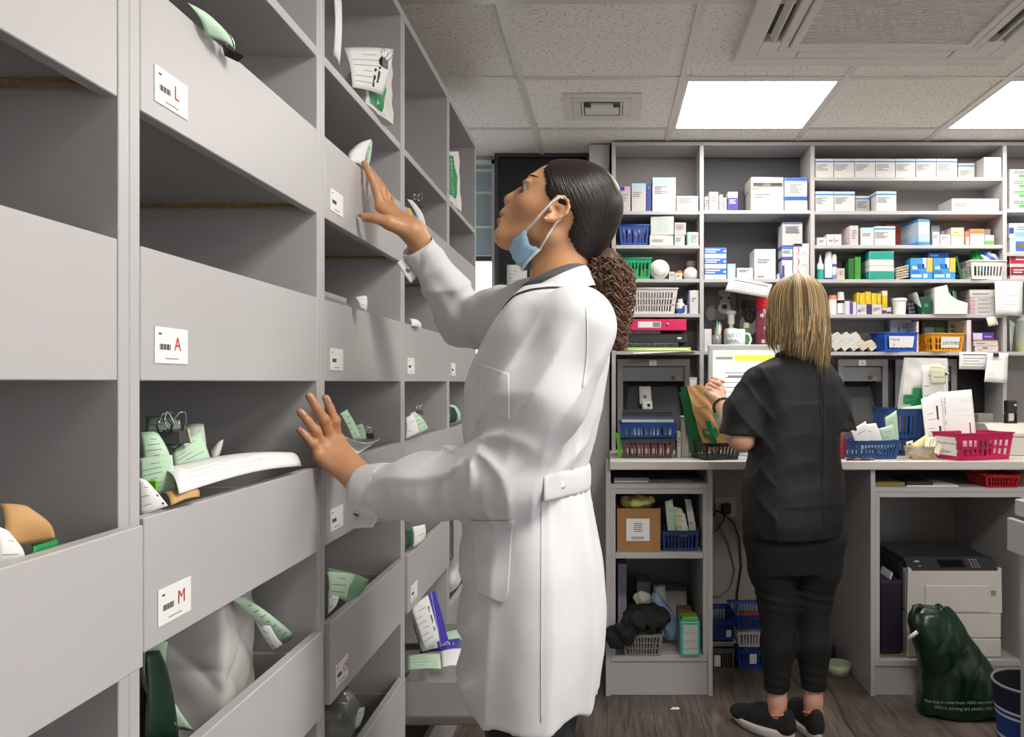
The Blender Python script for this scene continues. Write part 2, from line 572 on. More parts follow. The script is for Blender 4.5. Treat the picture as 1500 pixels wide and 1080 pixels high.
# ---- small square air vent
t = thing('air_vent', 'small square ceiling air vent with a shuttered slot', 'vent', (-.02, 3.29, CEIL))
m = MB()
cx, cy, h = -.02, 3.29, .155
z0, z1 = CEIL - .008, CEIL - .0007
for k, (ri, ro, zz) in enumerate(((.118, .155, CEIL - .008), (.085, .118, CEIL - .012))):
    m.box(cx - ro, cx + ro, cy - ro, cy - ri, zz, z1, ac_white, .002)
    m.box(cx - ro, cx + ro, cy + ri, cy + ro, zz, z1, ac_white, .002)
    m.box(cx - ro, cx - ri, cy - ri, cy + ri, zz, z1, ac_white, .002)
    m.box(cx + ri, cx + ro, cy - ri, cy + ri, zz, z1, ac_white, .002)
m.build('frame', t)
m = MB(); m.box(cx - .085, cx + .085, cy - .085, cy + .085, CEIL - .003, z1, dark_plastic); m.build('duct', t)
m = MB()
m.box(cx - .07, cx + .07, cy - .01, cy + .07, CEIL - .012, CEIL - .004, white_plastic, .002)
m.box(cx - .045, cx + .045, cy - .055, cy - .022, CEIL - .016, CEIL - .004, white_plastic, .002)
m.box(cx - .082, cx - .074, cy - .08, cy + .08, CEIL - .014, CEIL - .004, white_plastic)
m.box(cx + .074, cx + .082, cy - .08, cy + .08, CEIL - .014, CEIL - .004, white_plastic)
m.build('shutter', t)
# ================================================================ pigeonhole drawer cabinets along the left
XF = -0.53                        # plane of the drawer fronts
XB = -0.88                        # back of the cabinets
DX = XF
UN0, PITCH = 0.296, 0.600
ROWZ = [CAMZ + q * .53 for q in (-2.29, -1.72, -1.147, -.582, .003, .583)]
SHELFZ = CAMZ + 1.125 * .53
TOPZ = CAMZ + 1.825 * .53
DH = .29 * .53                    # height of a drawer front


def drawer(unit, y0, y1, zb, pull, card=None, name='drawer'):
    """open tray: tall front, low sides, chipboard-edged base; pulled out into the aisle by pull metres"""
    xf = XF + pull
    w = MB()
    xb = XB + .03 + pull
    a, b_ = y0 + .002, y1 - .002
    w.box(xf - .018, xf, a, b_, zb, zb + DH, grey_board, .0012)
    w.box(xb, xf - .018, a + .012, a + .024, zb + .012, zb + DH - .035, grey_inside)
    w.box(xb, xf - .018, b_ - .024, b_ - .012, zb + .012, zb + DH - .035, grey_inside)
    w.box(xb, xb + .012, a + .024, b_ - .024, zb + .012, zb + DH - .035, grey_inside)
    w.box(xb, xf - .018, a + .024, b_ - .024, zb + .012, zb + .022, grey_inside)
    w.box(xb, xf - .03, a + .0115, a + .025, zb + .006, zb + .012, chip)
    w.box(xb, xf - .03, b_ - .025, b_ - .0115, zb + .006, zb + .012, chip)
    o = w.build(name, unit)
    # runner on each side of the tray
    for sgn, yy in ((1, a + .004), (-1, b_ - .004)):
        r_ = MB()
        r_.box(xb + .02, xf - .02, yy - .004, yy + .004, zb + .014, zb + .03, steel)
        r_.box(XB + .03, XF - .02, yy - sgn * .0035, yy + .001, zb + .028, zb + .046, steel)
        r_.build('runner', o)
    if card:
        letter, u0 = card
        c = MB()
        ya, za, cw, chh = y0 + u0, zb + .021, .074, .043
        c.box(xf + .0003, xf + .0013, ya, ya + cw, za, za + chh, paper)
        xo = xf + .0013
        for q in range(11):                       # bar code
            yy = ya + .010 + q * .0022
            c.box(xo, xo + .0003, yy, yy + (.0014 if q % 3 else .0008), za + .016, za + .023, ink)
        for q in range(9):
            yy = ya + .022 + q * .0034
            c.box(xo, xo + .0003, yy, yy + .0026, za + .005, za + .0065, ink_grey)
        c.box(xo, xo + .0003, ya + .008, ya + .014, za + .034, za + .036, ink)
        if letter:
            c.text(letter, (xo, ya + cw * .56, za + .016), (0, 1, 0), (0, 0, 1), .024, ink_red, off=.0005)
        c.build('label_card', o)
    return o


units = []
ulabels = ['grey drawer cabinet nearest the camera, cut by the left edge of the photo',
           'grey drawer cabinet with the red L, A and M cards on its drawers',
           'grey drawer cabinet whose upper drawer the woman in white touches',
           'grey drawer cabinet with one drawer pulled far out beside the white coat',
           'narrow looking grey drawer cabinet at the far end of the row by the window']
cards = {  # (unit, row): letter or None for a plain card
    (1, 5): 'L', (1, 4): 'A', (1, 3): 'M',
    (2, 5): '', (2, 4): '', (2, 3): '', (2, 2): 'OR',
    (3, 4): '', (3, 3): '', (3, 2): '', (3, 5): '', (4, 4): '', (4, 3): ''}
pulls = {(0, 3): .028, (1, 3): .004, (1, 2): .012, (2, 2): .010, (3, 2): .008, (2, 1): .012, (3, 1): .30, (4, 2): .03}
for k in range(5):
    y0, y1 = UN0 + k * PITCH, UN0 + (k + 1) * PITCH
    if k == 4: y1 -= .03
    u = thing('drawer_cabinet', ulabels[k], 'cabinet', ((XF + XB) / 2, (y0 + y1) / 2, 0), 'grey drawer cabinets along the left wall')
    units.append(u)
    m = MB()
    for (a, b_) in ((y0 + .0006, y0 + .020), (y1 - .020, y1 - .0006)):
        m.box(XB, XF, a, b_, .0, TOPZ, grey_board, .001)
    m.box(XB, XF, y0 + .020, y1 - .020, TOPZ - .022, TOPZ, grey_board)
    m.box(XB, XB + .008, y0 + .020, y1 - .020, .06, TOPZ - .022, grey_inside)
    m.box(XB + .008, XF - .03, y0 + .020, y1 - .020, .0, .055, grey_board)
    m.build('carcass', u)
    m = MB()
    m.box(XB + .008, XF - .001, y0 + .0205, y1 - .0205, SHELFZ, SHELFZ + .018, grey_board, .001)
    m.build('shelf', u)
    for rI in range(6):
        c = cards.get((k, rI))
        drawer(u, y0 + .020, y1 - .020, ROWZ[rI], pulls.get((k, rI), 0.0), (c, .028) if c is not None else None)

# ================================================================ wall shelving at the back
YS, YSB = 3.744, 3.945


def X1(px, d=YS): return (px - VX) * d / F
def Z1(py, d=YS): return CAMZ - (py - VY) * d / F


WT, WB_ = .965, .929               # worktop top and underside
sh = thing('wall_shelving', 'tall grey wall shelving full of medicine boxes above the worktop', 'shelving', (1.25, 3.85, WT))
divs = [(896, 902), (1025, 1031), (1187.5, 1193.5), (1469, 1475)]
XEND = 2.60
m = MB()
for a, b_ in divs:
    m.box(X1(a), X1(b_), YS, YSB, WT + .001, Z1(213), grey_board, .001)
m.box(XEND - .02, XEND, YS, YSB, WT + .001, Z1(213), grey_board, .001)
m.box(X1(896), XEND, YS - .001, YSB, Z1(213), Z1(208), grey_board, .001)
m.build('frame', sh)
bays = [(902, 1025), (1031, 1187.5), (1193.5, 1469)]
bays_x = [(X1(a), X1(b_)) for a, b_ in bays] + [(X1(1475), XEND - .02)]
for i, (a, b_) in enumerate(bays_x):
    m = MB()
    m.box(a, b_, YSB, YSB + .01, WT + .001, Z1(208), dark_back if i == 1 else back_board)
    m.build('back_panel', sh)
shelf_tops = [[309, 359, 408.5, 459.5, 514.5], [308, 408.5, 514.5], [259.5, 309, 358.8, 409.2, 460.5, 515.5], [306, 370, 408.5, 515.5]]
SHZ = {}
for i, tops in enumerate(shelf_tops):
    for q in tops:
        m = MB()
        m.box(bays_x[i][0] + .0005, bays_x[i][1] - .0005, YS + .002, YSB, Z1(q) - .0165, Z1(q), grey_board, .001)
        m.build('shelf', sh)
        SHZ[i, round(q)] = Z1(q)
# ---- worktop
YW = 3.27
worktop = mat('pale_worktop', '#cfc9c2', 0.35, bump=0.02, bscale=200, var=0.04, vscale=12)
m = MB()
m.box(.012, XEND, YW, YSB + .06, WB_, WT, worktop, .003)
solo('worktop', m, 'long pale grey worktop running under the medicine shelves', 'worktop')

# ---- base cabinets
YB = 3.30


def base_cab(x0, x1, zrail, shelves, zbot, label, t_=.0225):
    t = thing('base_cabinet', label, 'cabinet', ((x0 + x1) / 2, 3.6, 0))
    m = MB()
    m.box(x0, x0 + t_, YB, YSB, 0, WB_ - .0005, grey_board, .001)
    m.box(x1 - t_, x1, YB, YSB, 0, WB_ - .0005, grey_board, .001)
    m.box(x0 + t_, x1 - t_, YB + .004, YSB, zrail - .02, zrail, grey_board, .001)       # floor of the slot below the worktop
    ib = .02
    m.box(x0 + t_, x0 + t_ + ib, YB + .004, YSB, zbot, zrail - .021, grey_board, .001)
    m.box(x1 - t_ - ib, x1 - t_, YB + .004, YSB, zbot, zrail - .021, grey_board, .001)
    m.box(x0 + t_ + ib, x1 - t_ - ib, YB + .004, YSB, zrail - .042, zrail - .021, grey_board, .001)
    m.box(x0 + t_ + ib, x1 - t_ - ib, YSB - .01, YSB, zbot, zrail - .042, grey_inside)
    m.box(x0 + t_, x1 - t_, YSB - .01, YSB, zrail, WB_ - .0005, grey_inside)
    m.box(x0 + t_, x1 - t_, YB + .016, YB + .034, 0, zbot - .026, grey_board)
    m.build('carcass', t)
    for z in shelves + [zbot]:
        m = MB()
        e = ib if z != zbot else 0
        m.box(x0 + t_ + e + .0005, x1 - t_ - e - .0005, YB + .006, YSB - .011, z - .025, z - .0005, grey_board, .001)
        m.build('shelf', t)
    return t


def XBp(px): return X1(px, YB)
def ZB(py): return Z1(py, YB)


LB = dict(x0=XBp(887.5), x1=XBp(1044), rail=ZB(709), mid=ZB(810), bot=ZB(961))
base_cab(LB['x0'], LB['x1'], LB['rail'], [LB['mid']], LB['bot'], 'grey base cabinet with a cardboard box and baskets, left of the woman in black', .0195)
RB = dict(x0=XBp(1275.5), x1=XBp(1510), rail=ZB(714), bot=ZB(968))
base_cab(RB['x0'], RB['x1'], RB['rail'], [], RB['bot'], 'grey base cabinet holding the laser printer, right of the woman in black', .0185)
# ================================================================ implicit-surface modeller (figures, bags, cloth)
f32 = np.float32


def _v(p): return np.array([p[0], p[1], p[2]], f32)


def cap(a, b, ra, rb, k=0.0, op='u'):
    a, b = _v(a), _v(b)
    ab = b - a
    L = float(ab @ ab) + 1e-12

    def fn(p):
        t = np.clip(((p - a) @ ab) / L, 0, 1)
        q = p - a - t[:, None] * ab
        return np.sqrt((q * q).sum(1)) - (ra + (rb - ra) * t)
    r = max(ra, rb)
    return (fn, np.minimum(a, b) - r, np.maximum(a, b) + r, k, op)


def chain(pts, rs, k=0.0, op='u'):
    return [cap(pts[i], pts[i + 1], rs[i], rs[i + 1], k, op) for i in range(len(pts) - 1)]


def ell(c, r, k=0.0, op='u', R=None):
    c, r = _v(c), np.array(r, f32)
    R = None if R is None else np.array(R, f32)

    def fn(p):
        q = p - c
        if R is not None:
            q = q @ R            # columns of R are the local axes
        k0 = np.sqrt(((q / r) ** 2).sum(1))
        k1 = np.sqrt(((q / (r * r)) ** 2).sum(1)) + 1e-9
        return k0 * (k0 - 1) / k1
    e = r if R is None else np.abs(R) @ r
    return (fn, c - e, c + e, k, op)


def loft(zs, cx, cy, ax, ay, k=0.0, op='u', yaw=0.0, n=2.0):
    """stack of ellipses along z"""
    o = np.argsort(zs)
    zs, cx, cy, ax, ay = [np.array(q, f32)[o] for q in (zs, cx, cy, ax, ay)]
    zf = np.linspace(zs[0], zs[-1], 160).astype(f32)

    def sm(q):                      # smooth the section tables
        v = np.interp(zf, zs, q)
        for _ in range(10):
            v[1:-1] = (v[:-2] + 2 * v[1:-1] + v[2:]) / 4
        return v.astype(f32)
    CX, CY, AX, AY = sm(cx), sm(cy), sm(ax), sm(ay)
    ca, sa = math.cos(yaw), math.sin(yaw)

    def fn(p):
        z = p[:, 2]
        x = p[:, 0] - np.interp(z, zf, CX)
        y = p[:, 1] - np.interp(z, zf, CY)
        if yaw:
            x, y = x * ca + y * sa, -x * sa + y * ca
        a, b = np.interp(z, zf, AX), np.interp(z, zf, AY)
        k0 = (np.abs(x / a) ** n + np.abs(y / b) ** n) ** (1.0 / n) + 1e-6
        k1 = np.sqrt((x / (a * a)) ** 2 + (y / (b * b)) ** 2) + 1e-6
        d = (k0 - 1) * np.minimum(k0 / k1, np.maximum(a, b))
        dz = np.maximum(zs[0] - z, z - zs[-1])
        return np.where(dz > 0, np.sqrt(np.maximum(d, 0) ** 2 + dz * dz), np.maximum(d, dz)).astype(f32)
    m_ = max(AX.max(), AY.max())
    return (fn, np.array([cx.min() - m_, cy.min() - m_, zs[0]], f32), np.array([cx.max() + m_, cy.max() + m_, zs[-1]], f32), k, op)


def custom(fn, lo, hi, k=0.0, op='u'):
    return (fn, np.array(lo, f32), np.array(hi, f32), k, op)


def sdf_eval(prims, p):
    d = np.full(len(p), 1.0, f32)
    for fn, lo, hi, k, op in prims:
        e = fn(p).astype(f32)
        if op == 'u':
            if k > 0:
                h = np.clip(0.5 + 0.5 * (d - e) / k, 0, 1)
                d = d + (e - d) * h - k * h * (1 - h)
            else:
                d = np.minimum(d, e)
        else:
            e = -e
            if k > 0:
                h = np.clip(0.5 - 0.5 * (d - e) / k, 0, 1)
                d = d + (e - d) * h + k * h * (1 - h)
            else:
                d = np.maximum(d, e)
    return d


def sdf_mesh(prims, res, disp=None, amp=0.012, NB=20, smooth=1):
    flat = []
    for q in prims:
        flat.extend(q) if isinstance(q, list) else flat.append(q)
    prims = flat
    lo = np.min([q[1] for q in prims if q[4] == 'u'], 0) - amp - 4 * res
    hi = np.max([q[2] for q in prims if q[4] == 'u'], 0) + amp + 4 * res
    nb = np.ceil((hi - lo) / (res * NB)).astype(int)
    N = nb * NB + 2
    ids, pos, quads = [], [], []
    ax = np.arange(NB + 2)           # one extra layer below: node -1 .. NB
    offs = np.stack(np.meshgrid(ax, ax, ax, indexing='ij'), -1).reshape(-1, 3).astype(f32)
    W = NB + 2
    cor = [(i, j, k) for i in (0, 1) for j in (0, 1) for k in (0, 1)]
    edges = [(a, b) for a in range(8) for b in range(a + 1, 8) if sum(abs(cor[a][q] - cor[b][q]) for q in range(3)) == 1]
    corf = np.array(cor, f32)
    for bi in range(nb[0]):
        for bj in range(nb[1]):
            for bk in range(nb[2]):
                i0 = np.array([bi, bj, bk]) * NB
                o = lo + i0 * res
                b0, b1 = o - res, o + res * (NB + 1)
                use, uni = [], False
                for q in prims:
                    mg = q[3] + amp + 2 * res
                    if np.all(q[1] - mg < b1) and np.all(q[2] + mg > b0):
                        use.append(q)
                        uni = uni or q[4] == 'u'
                if not uni:
                    continue
                p = (o - res + offs * res).astype(f32)
                d = sdf_eval(use, p)
                if disp is not None and d.min() < amp and d.max() > -amp:
                    near = np.abs(d) < amp + 2 * res
                    if near.any():
                        d[near] += disp(p[near])
                if d.min() > 0 or d.max() < 0:
                    continue
                D = d.reshape(W, W, W)
                S = D < 0
                # cells whose lower node is (-1..NB-1): own only 0..NB-1
                C = [D[i:i + NB, j:j + NB, k:k + NB] for i, j, k in [(a + 1, b + 1, c + 1) for a, b, c in cor]]
                Sc = [c < 0 for c in C]
                cnt = sum(s.astype(np.int8) for s in Sc)
                mix = np.nonzero((cnt > 0) & (cnt < 8))
                if len(mix[0]):
                    vals = np.stack([c[mix] for c in C], 1)
                    acc = np.zeros((len(vals), 3), f32)
                    n_ = np.zeros(len(vals), f32)
                    for a, b in edges:
                        va, vb = vals[:, a], vals[:, b]
                        cr = (va < 0) != (vb < 0)
                        t = np.where(cr, va / np.where(cr, va - vb, 1), 0)
                        acc += np.where(cr[:, None], corf[a] + (corf[b] - corf[a]) * t[:, None], 0)
                        n_ += cr
                    loc = np.stack(mix, 1)
                    g = loc + i0 + 1
                    ids.append((g[:, 0] * N[1] + g[:, 1]) * N[2] + g[:, 2])
                    pos.append(o + (loc + acc / n_[:, None]) * res)
                # faces: edges starting at nodes 0..NB-1 of this block
                base = S[1:-1, 1:-1, 1:-1]
                for axis in range(3):
                    sh = [slice(1, -1)] * 3
                    sh[axis] = slice(2, None)
                    other = S[tuple(sh)]
                    cr = np.nonzero(base != other)
                    if not len(cr[0]):
                        continue
                    n0 = np.stack(cr, 1) + i0 + 1
                    u, w = (axis + 1) % 3, (axis + 2) % 3
                    eu, ew = np.eye(3, dtype=int)[u], np.eye(3, dtype=int)[w]
                    cs = [n0 - eu - ew, n0 - ew, n0, n0 - eu]
                    fid = np.stack([(c[:, 0] * N[1] + c[:, 1]) * N[2] + c[:, 2] for c in cs], 1)
                    flip = ~base[cr]
                    fid[flip] = fid[flip][:, ::-1]
                    quads.append(fid)
    ids = np.concatenate(ids); pos = np.concatenate(pos); quads = np.concatenate(quads)
    o = np.argsort(ids)
    ids, pos = ids[o], pos[o]
    idx = np.searchsorted(ids, quads)
    idx[idx >= len(ids)] = 0
    ok = (ids[idx] == quads).all(1)
    idx = idx[ok]
    # light Taubin smoothing to take the grid out of the surface
    for lam in (0.5, -0.52) * smooth:
        acc = np.zeros_like(pos); n_ = np.zeros(len(pos), f32)
        for a in range(4):
            for b in (idx[:, (a + 1) % 4], idx[:, a - 1]):
                np.add.at(acc, idx[:, a], pos[b]); np.add.at(n_, idx[:, a], 1)
        pos = pos + lam * (acc / np.maximum(n_, 1)[:, None] - pos)
    return pos, idx


def mesh_from(name, pos, quads, mats, parent=None, fmat=None, origin=None, smooth=True):
    """numpy mesh -> object; fmat(centres) gives a material index per face"""
    if origin is None:
        origin = Vector(parent['_o']) if parent is not None and '_o' in parent else Vector((0, 0, 0))
    me = bpy.data.meshes.new(name)
    pp = pos - np.array(origin, f32)
    n, q = len(pp), len(quads)
    w = quads.shape[1]
    me.vertices.add(n); me.vertices.foreach_set('co', pp.astype(f32).ravel())
    me.loops.add(q * w); me.loops.foreach_set('vertex_index', quads.astype(np.int32).ravel())
    me.polygons.add(q)
    me.polygons.foreach_set('loop_start', np.arange(0, q * w, w, dtype=np.int32))
    me.polygons.foreach_set('loop_total', np.full(q, w, np.int32))
    for m_ in mats:
        me.materials.append(m_)
    if fmat is not None:
        me.polygons.foreach_set('material_index', fmat(pos[quads].mean(1)).astype(np.int32))
    me.polygons.foreach_set('use_smooth', np.full(q, smooth, bool))
    me.update(calc_edges=True)
    me.validate()
    o = bpy.data.objects.new(name, me)
    COL.objects.link(o)
    if parent is not None:
        o.parent = parent
        if '_o' in parent:
            o['_o'] = parent['_o']
    else:
        o.location = origin
    return o


from mathutils.bvhtree import BVHTree


def bvh_of(pos, quads):
    return BVHTree.FromPolygons([tuple(map(float, p)) for p in pos], [tuple(map(int, q)) for q in quads])


def hash_noise(p, s, seed=0):
    """cheap smooth band-limited noise from sines, about -1..1"""
    x, y, z = p[:, 0] * s, p[:, 1] * s, p[:, 2] * s
    a = np.sin(x * 1.7 + 2.1 * np.sin(y * 1.3 + seed) + seed)
    b = np.sin(y * 1.9 + 1.8 * np.sin(z * 1.1 + 2 * seed) + 1.3)
    c = np.sin(z * 1.6 + 2.3 * np.sin(x * 1.2 + 3 * seed) + 2.6)
    return (a + b + c) / 3
# ================================================================ woman in the white coat
T0 = 1.48                                           # distance of the middle of her body
skin = mat('brown_skin', '#cc966d', 0.42, bump=0.05, bscale=400, var=0.06, vscale=30, sss=0.12)
skin_lip = mat('lip_skin', '#a9685a', 0.38, var=0.05, vscale=60)
skin_nail = mat('finger_nail', '#d6a18c', 0.25, var=0.02)
coat_white = mat('white_cotton', '#d5d6d8', 0.75, bump=0.12, bscale=900, var=0.015, vscale=20, sheen=0.1)
hair_black = bpy.data.materials.new('slick_black_hair')
hair_curl = [mat('curl_dark_brown', '#463023', 0.55, var=0.1), mat('curl_brown', '#6b4b37', 0.55, var=0.1), mat('curl_light_brown', '#957056', 0.55, var=0.1)]
knit = mat('charcoal_knit', '#55565a', 0.9, bump=0.5, bscale=350, var=0.1, vscale=80)
mask_blue = mat('mask_blue_fabric', '#a6cbe6', 0.8, bump=0.1, bscale=600, var=0.03, vscale=30)
mask_white = mat('mask_white_fabric', '#eef2f4', 0.8, var=0.01)
navy_trouser = mat('black_trouser', '#1c1c1f', 0.8, var=0.1)
eye_white = mat('eye_white', '#e8e2da', 0.2, var=0.0)
eye_dark = mat('eye_iris', '#20120b', 0.1, var=0.0)
lash = mat('lash_black', '#120d0b', 0.6, var=0.0)


def H(px, py, dy=0.0):
    q = P(px, py, T0)
    return Vector((q.x, T0 + dy, q.z))


PXM = T0 / F                                        # metres per photo pixel at her distance


def e_px(px, py, rx, rz, hw, k=0.0, op='u', dy=0.0, rot=0.0):
    """ellipsoid given in photo pixels of her profile; rot tilts it in the profile plane (degrees, clockwise)"""
    R = None
    if rot:
        a = math.radians(rot)
        R = np.array([[math.cos(a), 0, math.sin(a)], [0, 1, 0], [-math.sin(a), 0, math.cos(a)]])
    return ell(H(px, py, dy), (rx * PXM, hw * PXM, rz * PXM), k, op, R)


ww = thing('person', 'woman in a long white coat with a curly ponytail reaching to the drawers', 'person', (-.13, T0, 0))

S_L, E_L, W_L = P(843, 480, 1.315), P(715, 712, 1.33), P(528, 702, 1.45)
S_R, E_R, W_R = P(786, 455, 1.64), P(682, 472, 1.84), P(606, 340, 1.735)

B = []
kh = .012
B += [e_px(842, 303, 66, 62, 59, .02), e_px(812, 284, 40.5, 40.5, 50, .02), e_px(795, 310, 46, 44, 48, .02, rot=-10)]
B += [e_px(766, 322, 33, 31, 27, .016), e_px(741, 345, 15.5, 14, 17, .012)]
for s in (-1, 1):
    B += [cap(H(808, 348, s * .047), H(742, 347, s * .012), 15 * PXM, 12.5 * PXM, .02)]
    B += [e_px(783, 309, 20, 16, 14, .014, dy=s * .040)]                      # cheek bone
B += [cap(H(800, 350), H(752, 350), 24 * PXM, 13 * PXM, .02)]
B += [e_px(781, 267, 8.5, 6.5, 36, .010)]                                      # brow ridge
B += [cap(H(766, 280), H(750.5, 290.5), 6.5 * PXM, 8 * PXM, .009), e_px(747.5, 294, 9.6, 8.4, 9.5, .006)]
for s in (-1, 1):
    B += [e_px(754, 299.5, 8, 6.2, 5.5, .004, dy=s * .0095)]
    B += [ell(H(771, 282.5, s * .033), (.011, .015, .008), .008, 's')]         # eye hollow
    B += [e_px(781.5, 281, 10.6, 11.6, 13.5, .004, dy=s * .031)]                   # lids over the eyeball
    B += [e_px(778.8, 274.2, 11.2, 5.0, 14, .002, dy=s * .0315), e_px(779.5, 288.6, 10.8, 4.6, 13, .002, dy=s * .031)]
    B += [e_px(747, 304.6, 4, 2, 2.6, .002, 's', dy=s * .0065)]                # nostril
B += [e_px(739.5, 313, 8.2, 5.6, 17, .005, rot=-20), e_px(736.5, 326, 9.2, 6.2, 16, .005, rot=15)]
B += [e_px(731, 319.4, 8, 1.5, 19, .002, 's')]                                  # mouth line
B += [e_px(727.5, 334.5, 3.6, 3.6, 13, .006, 's')]
# ear (near and far)
for s in (-1, 1):
    dy = s * .0735
    hx = [(811, 317), (814, 308), (821, 302.5), (829, 302.5), (835, 308), (836, 316.5), (832, 325), (824, 331), (815, 334.5), (806, 334)]
    B += [e_px(822, 318, 13.5, 14, 4, .006, dy=s * .0705, rot=25), e_px(808, 331, 6, 5.5, 4, .005, dy=dy)]
    B += chain([H(a, b, dy + s * .002) for a, b in hx], [2.4 * PXM, 2.6 * PXM, 2.8 * PXM, 2.9 * PXM, 3 * PXM, 3 * PXM, 2.8 * PXM, 2.7 * PXM, 3.2 * PXM, 3.6 * PXM], .002)
    B += [e_px(818, 320, 5.5, 6.5, 5, .003, 's', dy=dy + s * .003), e_px(826, 310, 5, 3, 3, .002, 's', dy=dy + s * .003, rot=30)]
    B += [e_px(809.5, 319, 3, 4, 4, .002, dy=dy + s * .001)]
# neck and shoulders
B += [cap(H(832, 335), H(813, 440), 43 * PXM, 39 * PXM, .02), cap(H(792, 372, -.02), H(787, 425, -.01), .011, .011, .016)]
B += [cap(H(812, 468, -.10), H(800, 464, .11), .034, .034, .02)]
# trunk (inside the coat) down to the hips, legs
B += [loft([1.44, 1.36, 1.26, 1.13, 1.0, .86], [-.10, -.11, -.125, -.14, -.135, -.135], [T0] * 6, [.05, .085, .09, .08, .095, .09], [.10, .15, .135, .115, .15, .15], .03)]
for s, yy in ((-1, 1.395), (1, 1.565)):
    B += chain([(-.135, yy, .86), (-.13, yy, .50), (-.10, yy, .09), (-.16, yy, .035), (-.24, yy, .025)], [.075, .05, .034, .03, .022], .02)
# arms
B += chain([S_L + Vector((0, .02, -.01)), E_L + Vector((-.005, 0, .006)), P(560, 712, 1.435), W_L], [.036, .034, .027, .0245], .015)
B += chain([S_R + Vector((0, -.02, -.01)), E_R, W_R], [.036, .034, .025], .015)
nails = []


def hand(wrist, mcps, tips, bend, up, thumb, rr, palm_r=.0125, kn=.008):
    """five-fingered hand: wrist point, four knuckles, four tips, thumb chain; bend = offset of the middle joints away from the palm"""
    out = []
    mc = sum((Vector(m_) for m_ in mcps), Vector()) / 4
    for mp_, tp, r_ in zip(mcps, tips, rr):
        mp_, tp = Vector(mp_), Vector(tp)
        pip = mp_.lerp(tp, .46) + up * bend
        dip = mp_.lerp(tp, .75) + up * bend * .55
        out.append(('f', [mp_, pip, dip, tp], [r_ * 1.1, r_ * 1.02, r_ * .92, r_ * .78]))
        w0 = Vector(wrist).lerp(mc, .12) + (mp_ - mc) * .45
        out.append(('p', [w0, mp_], [palm_r * 1.15, palm_r * .95]))
        nails.append((tp + up * r_ * .62 - (tp - dip).normalized() * r_ * .35, (tp - dip).normalized(), up, r_ * .62))
    res = []
    for kind, pts, rs in out:
        if kind == 'p':
            res += chain(pts, rs, .012)
    res += [cap(wrist, Vector(wrist).lerp(mc, .35), .0245, .021, .015)]
    for kind, pts, rs in out:
        if kind == 'f':
            # knuckle bump then the finger, only a little blending so that fingers stay apart
            res += [cap(pts[0], pts[1], rs[0], rs[1], .0055), cap(pts[1], pts[2], rs[1], rs[2], .003), cap(pts[2], pts[3], rs[2], rs[3], .003)]
            res += [ell(pts[1] + up * .0008, (rs[1] * 1.08,) * 3, .004), ell(pts[0] + up * .003, (rs[0] * .95,) * 3, .006)]
    tpts, trs = thumb
    res += chain(tpts, trs, .005)
    res += [cap(Vector(wrist).lerp(tpts[0], .5), tpts[1], .0165, .0125, .014)]
    d = (tpts[-1] - tpts[-2]).normalized()
    nails.append((tpts[-1] + up * trs[-1] * .55, d, up, trs[-1] * .7))
    return res


upL = Vector((.96, -.25, .1)).normalized()
B += hand(W_L, [P(494.6, 645, 1.495), P(484, 643, 1.48), P(474, 655.5, 1.463), P(466, 668, 1.449)],
          [P(477, 583, 1.464), P(453, 580.5, 1.428), P(439, 603, 1.424), P(439, 630, 1.428)], .006, upL,
          ([P(512, 690, 1.49), P(506, 668, 1.522), P(501, 652, 1.54), P(497, 640, 1.55)], [.014, .0115, .0105, .0085]), [.0083, .0087, .0083, .0074])
upR = Vector((.9, -.2, -.35)).normalized()
B += hand(W_R, [P(557, 303, 1.742), P(563, 300, 1.765), P(568, 302, 1.785), P(574, 306, 1.803)],
          [P(534, 239, 1.735), P(541, 247, 1.772), P(554, 263, 1.815), P(567, 283, 1.845)], .006, upR,
          ([P(590, 334, 1.718), P(570, 326, 1.704), P(552, 320, 1.70), P(535, 318.5, 1.702)], [.015, .0125, .011, .0092]), [.0083, .0087, .0083, .0074])

bp_, bq_ = sdf_mesh(B, .0030, amp=.004)
lipA, lipB = H(731, 313), H(728, 327)


def skin_faces(c):
    px = c[:, 0] / PXM + VX
    py = VY - (c[:, 2] - CAMZ) / PXM
    lip = (px < 741) & (py > 309) & (py < 331.5) & (px - 726 < (10.5 - np.abs(py - 319.5) * .55) * 1.2) & (np.abs(c[:, 1] - T0) < .026)
    return np.where(lip, 1, 0)


mesh_from('body', bp_, bq_, [skin, skin_lip], ww, skin_faces)
bvh_body = bvh_of(bp_, bq_)
# nails
for c, d, u, r_ in nails:
    m = MB()
    side = d.cross(u).normalized()
    hit = bvh_body.ray_cast(c + u * .03, -u)
    base = hit[0] if hit[0] is not None else c
    L_, W_ = r_ * 1.25, r_ * .95

    def nf(a, b, base=base, d=d, u=u, side=side, L_=L_, W_=W_):
        x, y = (a - .5) * 2, (b - .5) * 2
        wv = W_ * (1 - .25 * max(0, y) ** 2)
        return base + d * (y * L_ - .001) + side * (x * wv) + u * (.0006 - .0016 * x * x)
    m.grid(nf, 6, 6, skin_nail, thick=.0005)
    m.build('fingernail', ww)

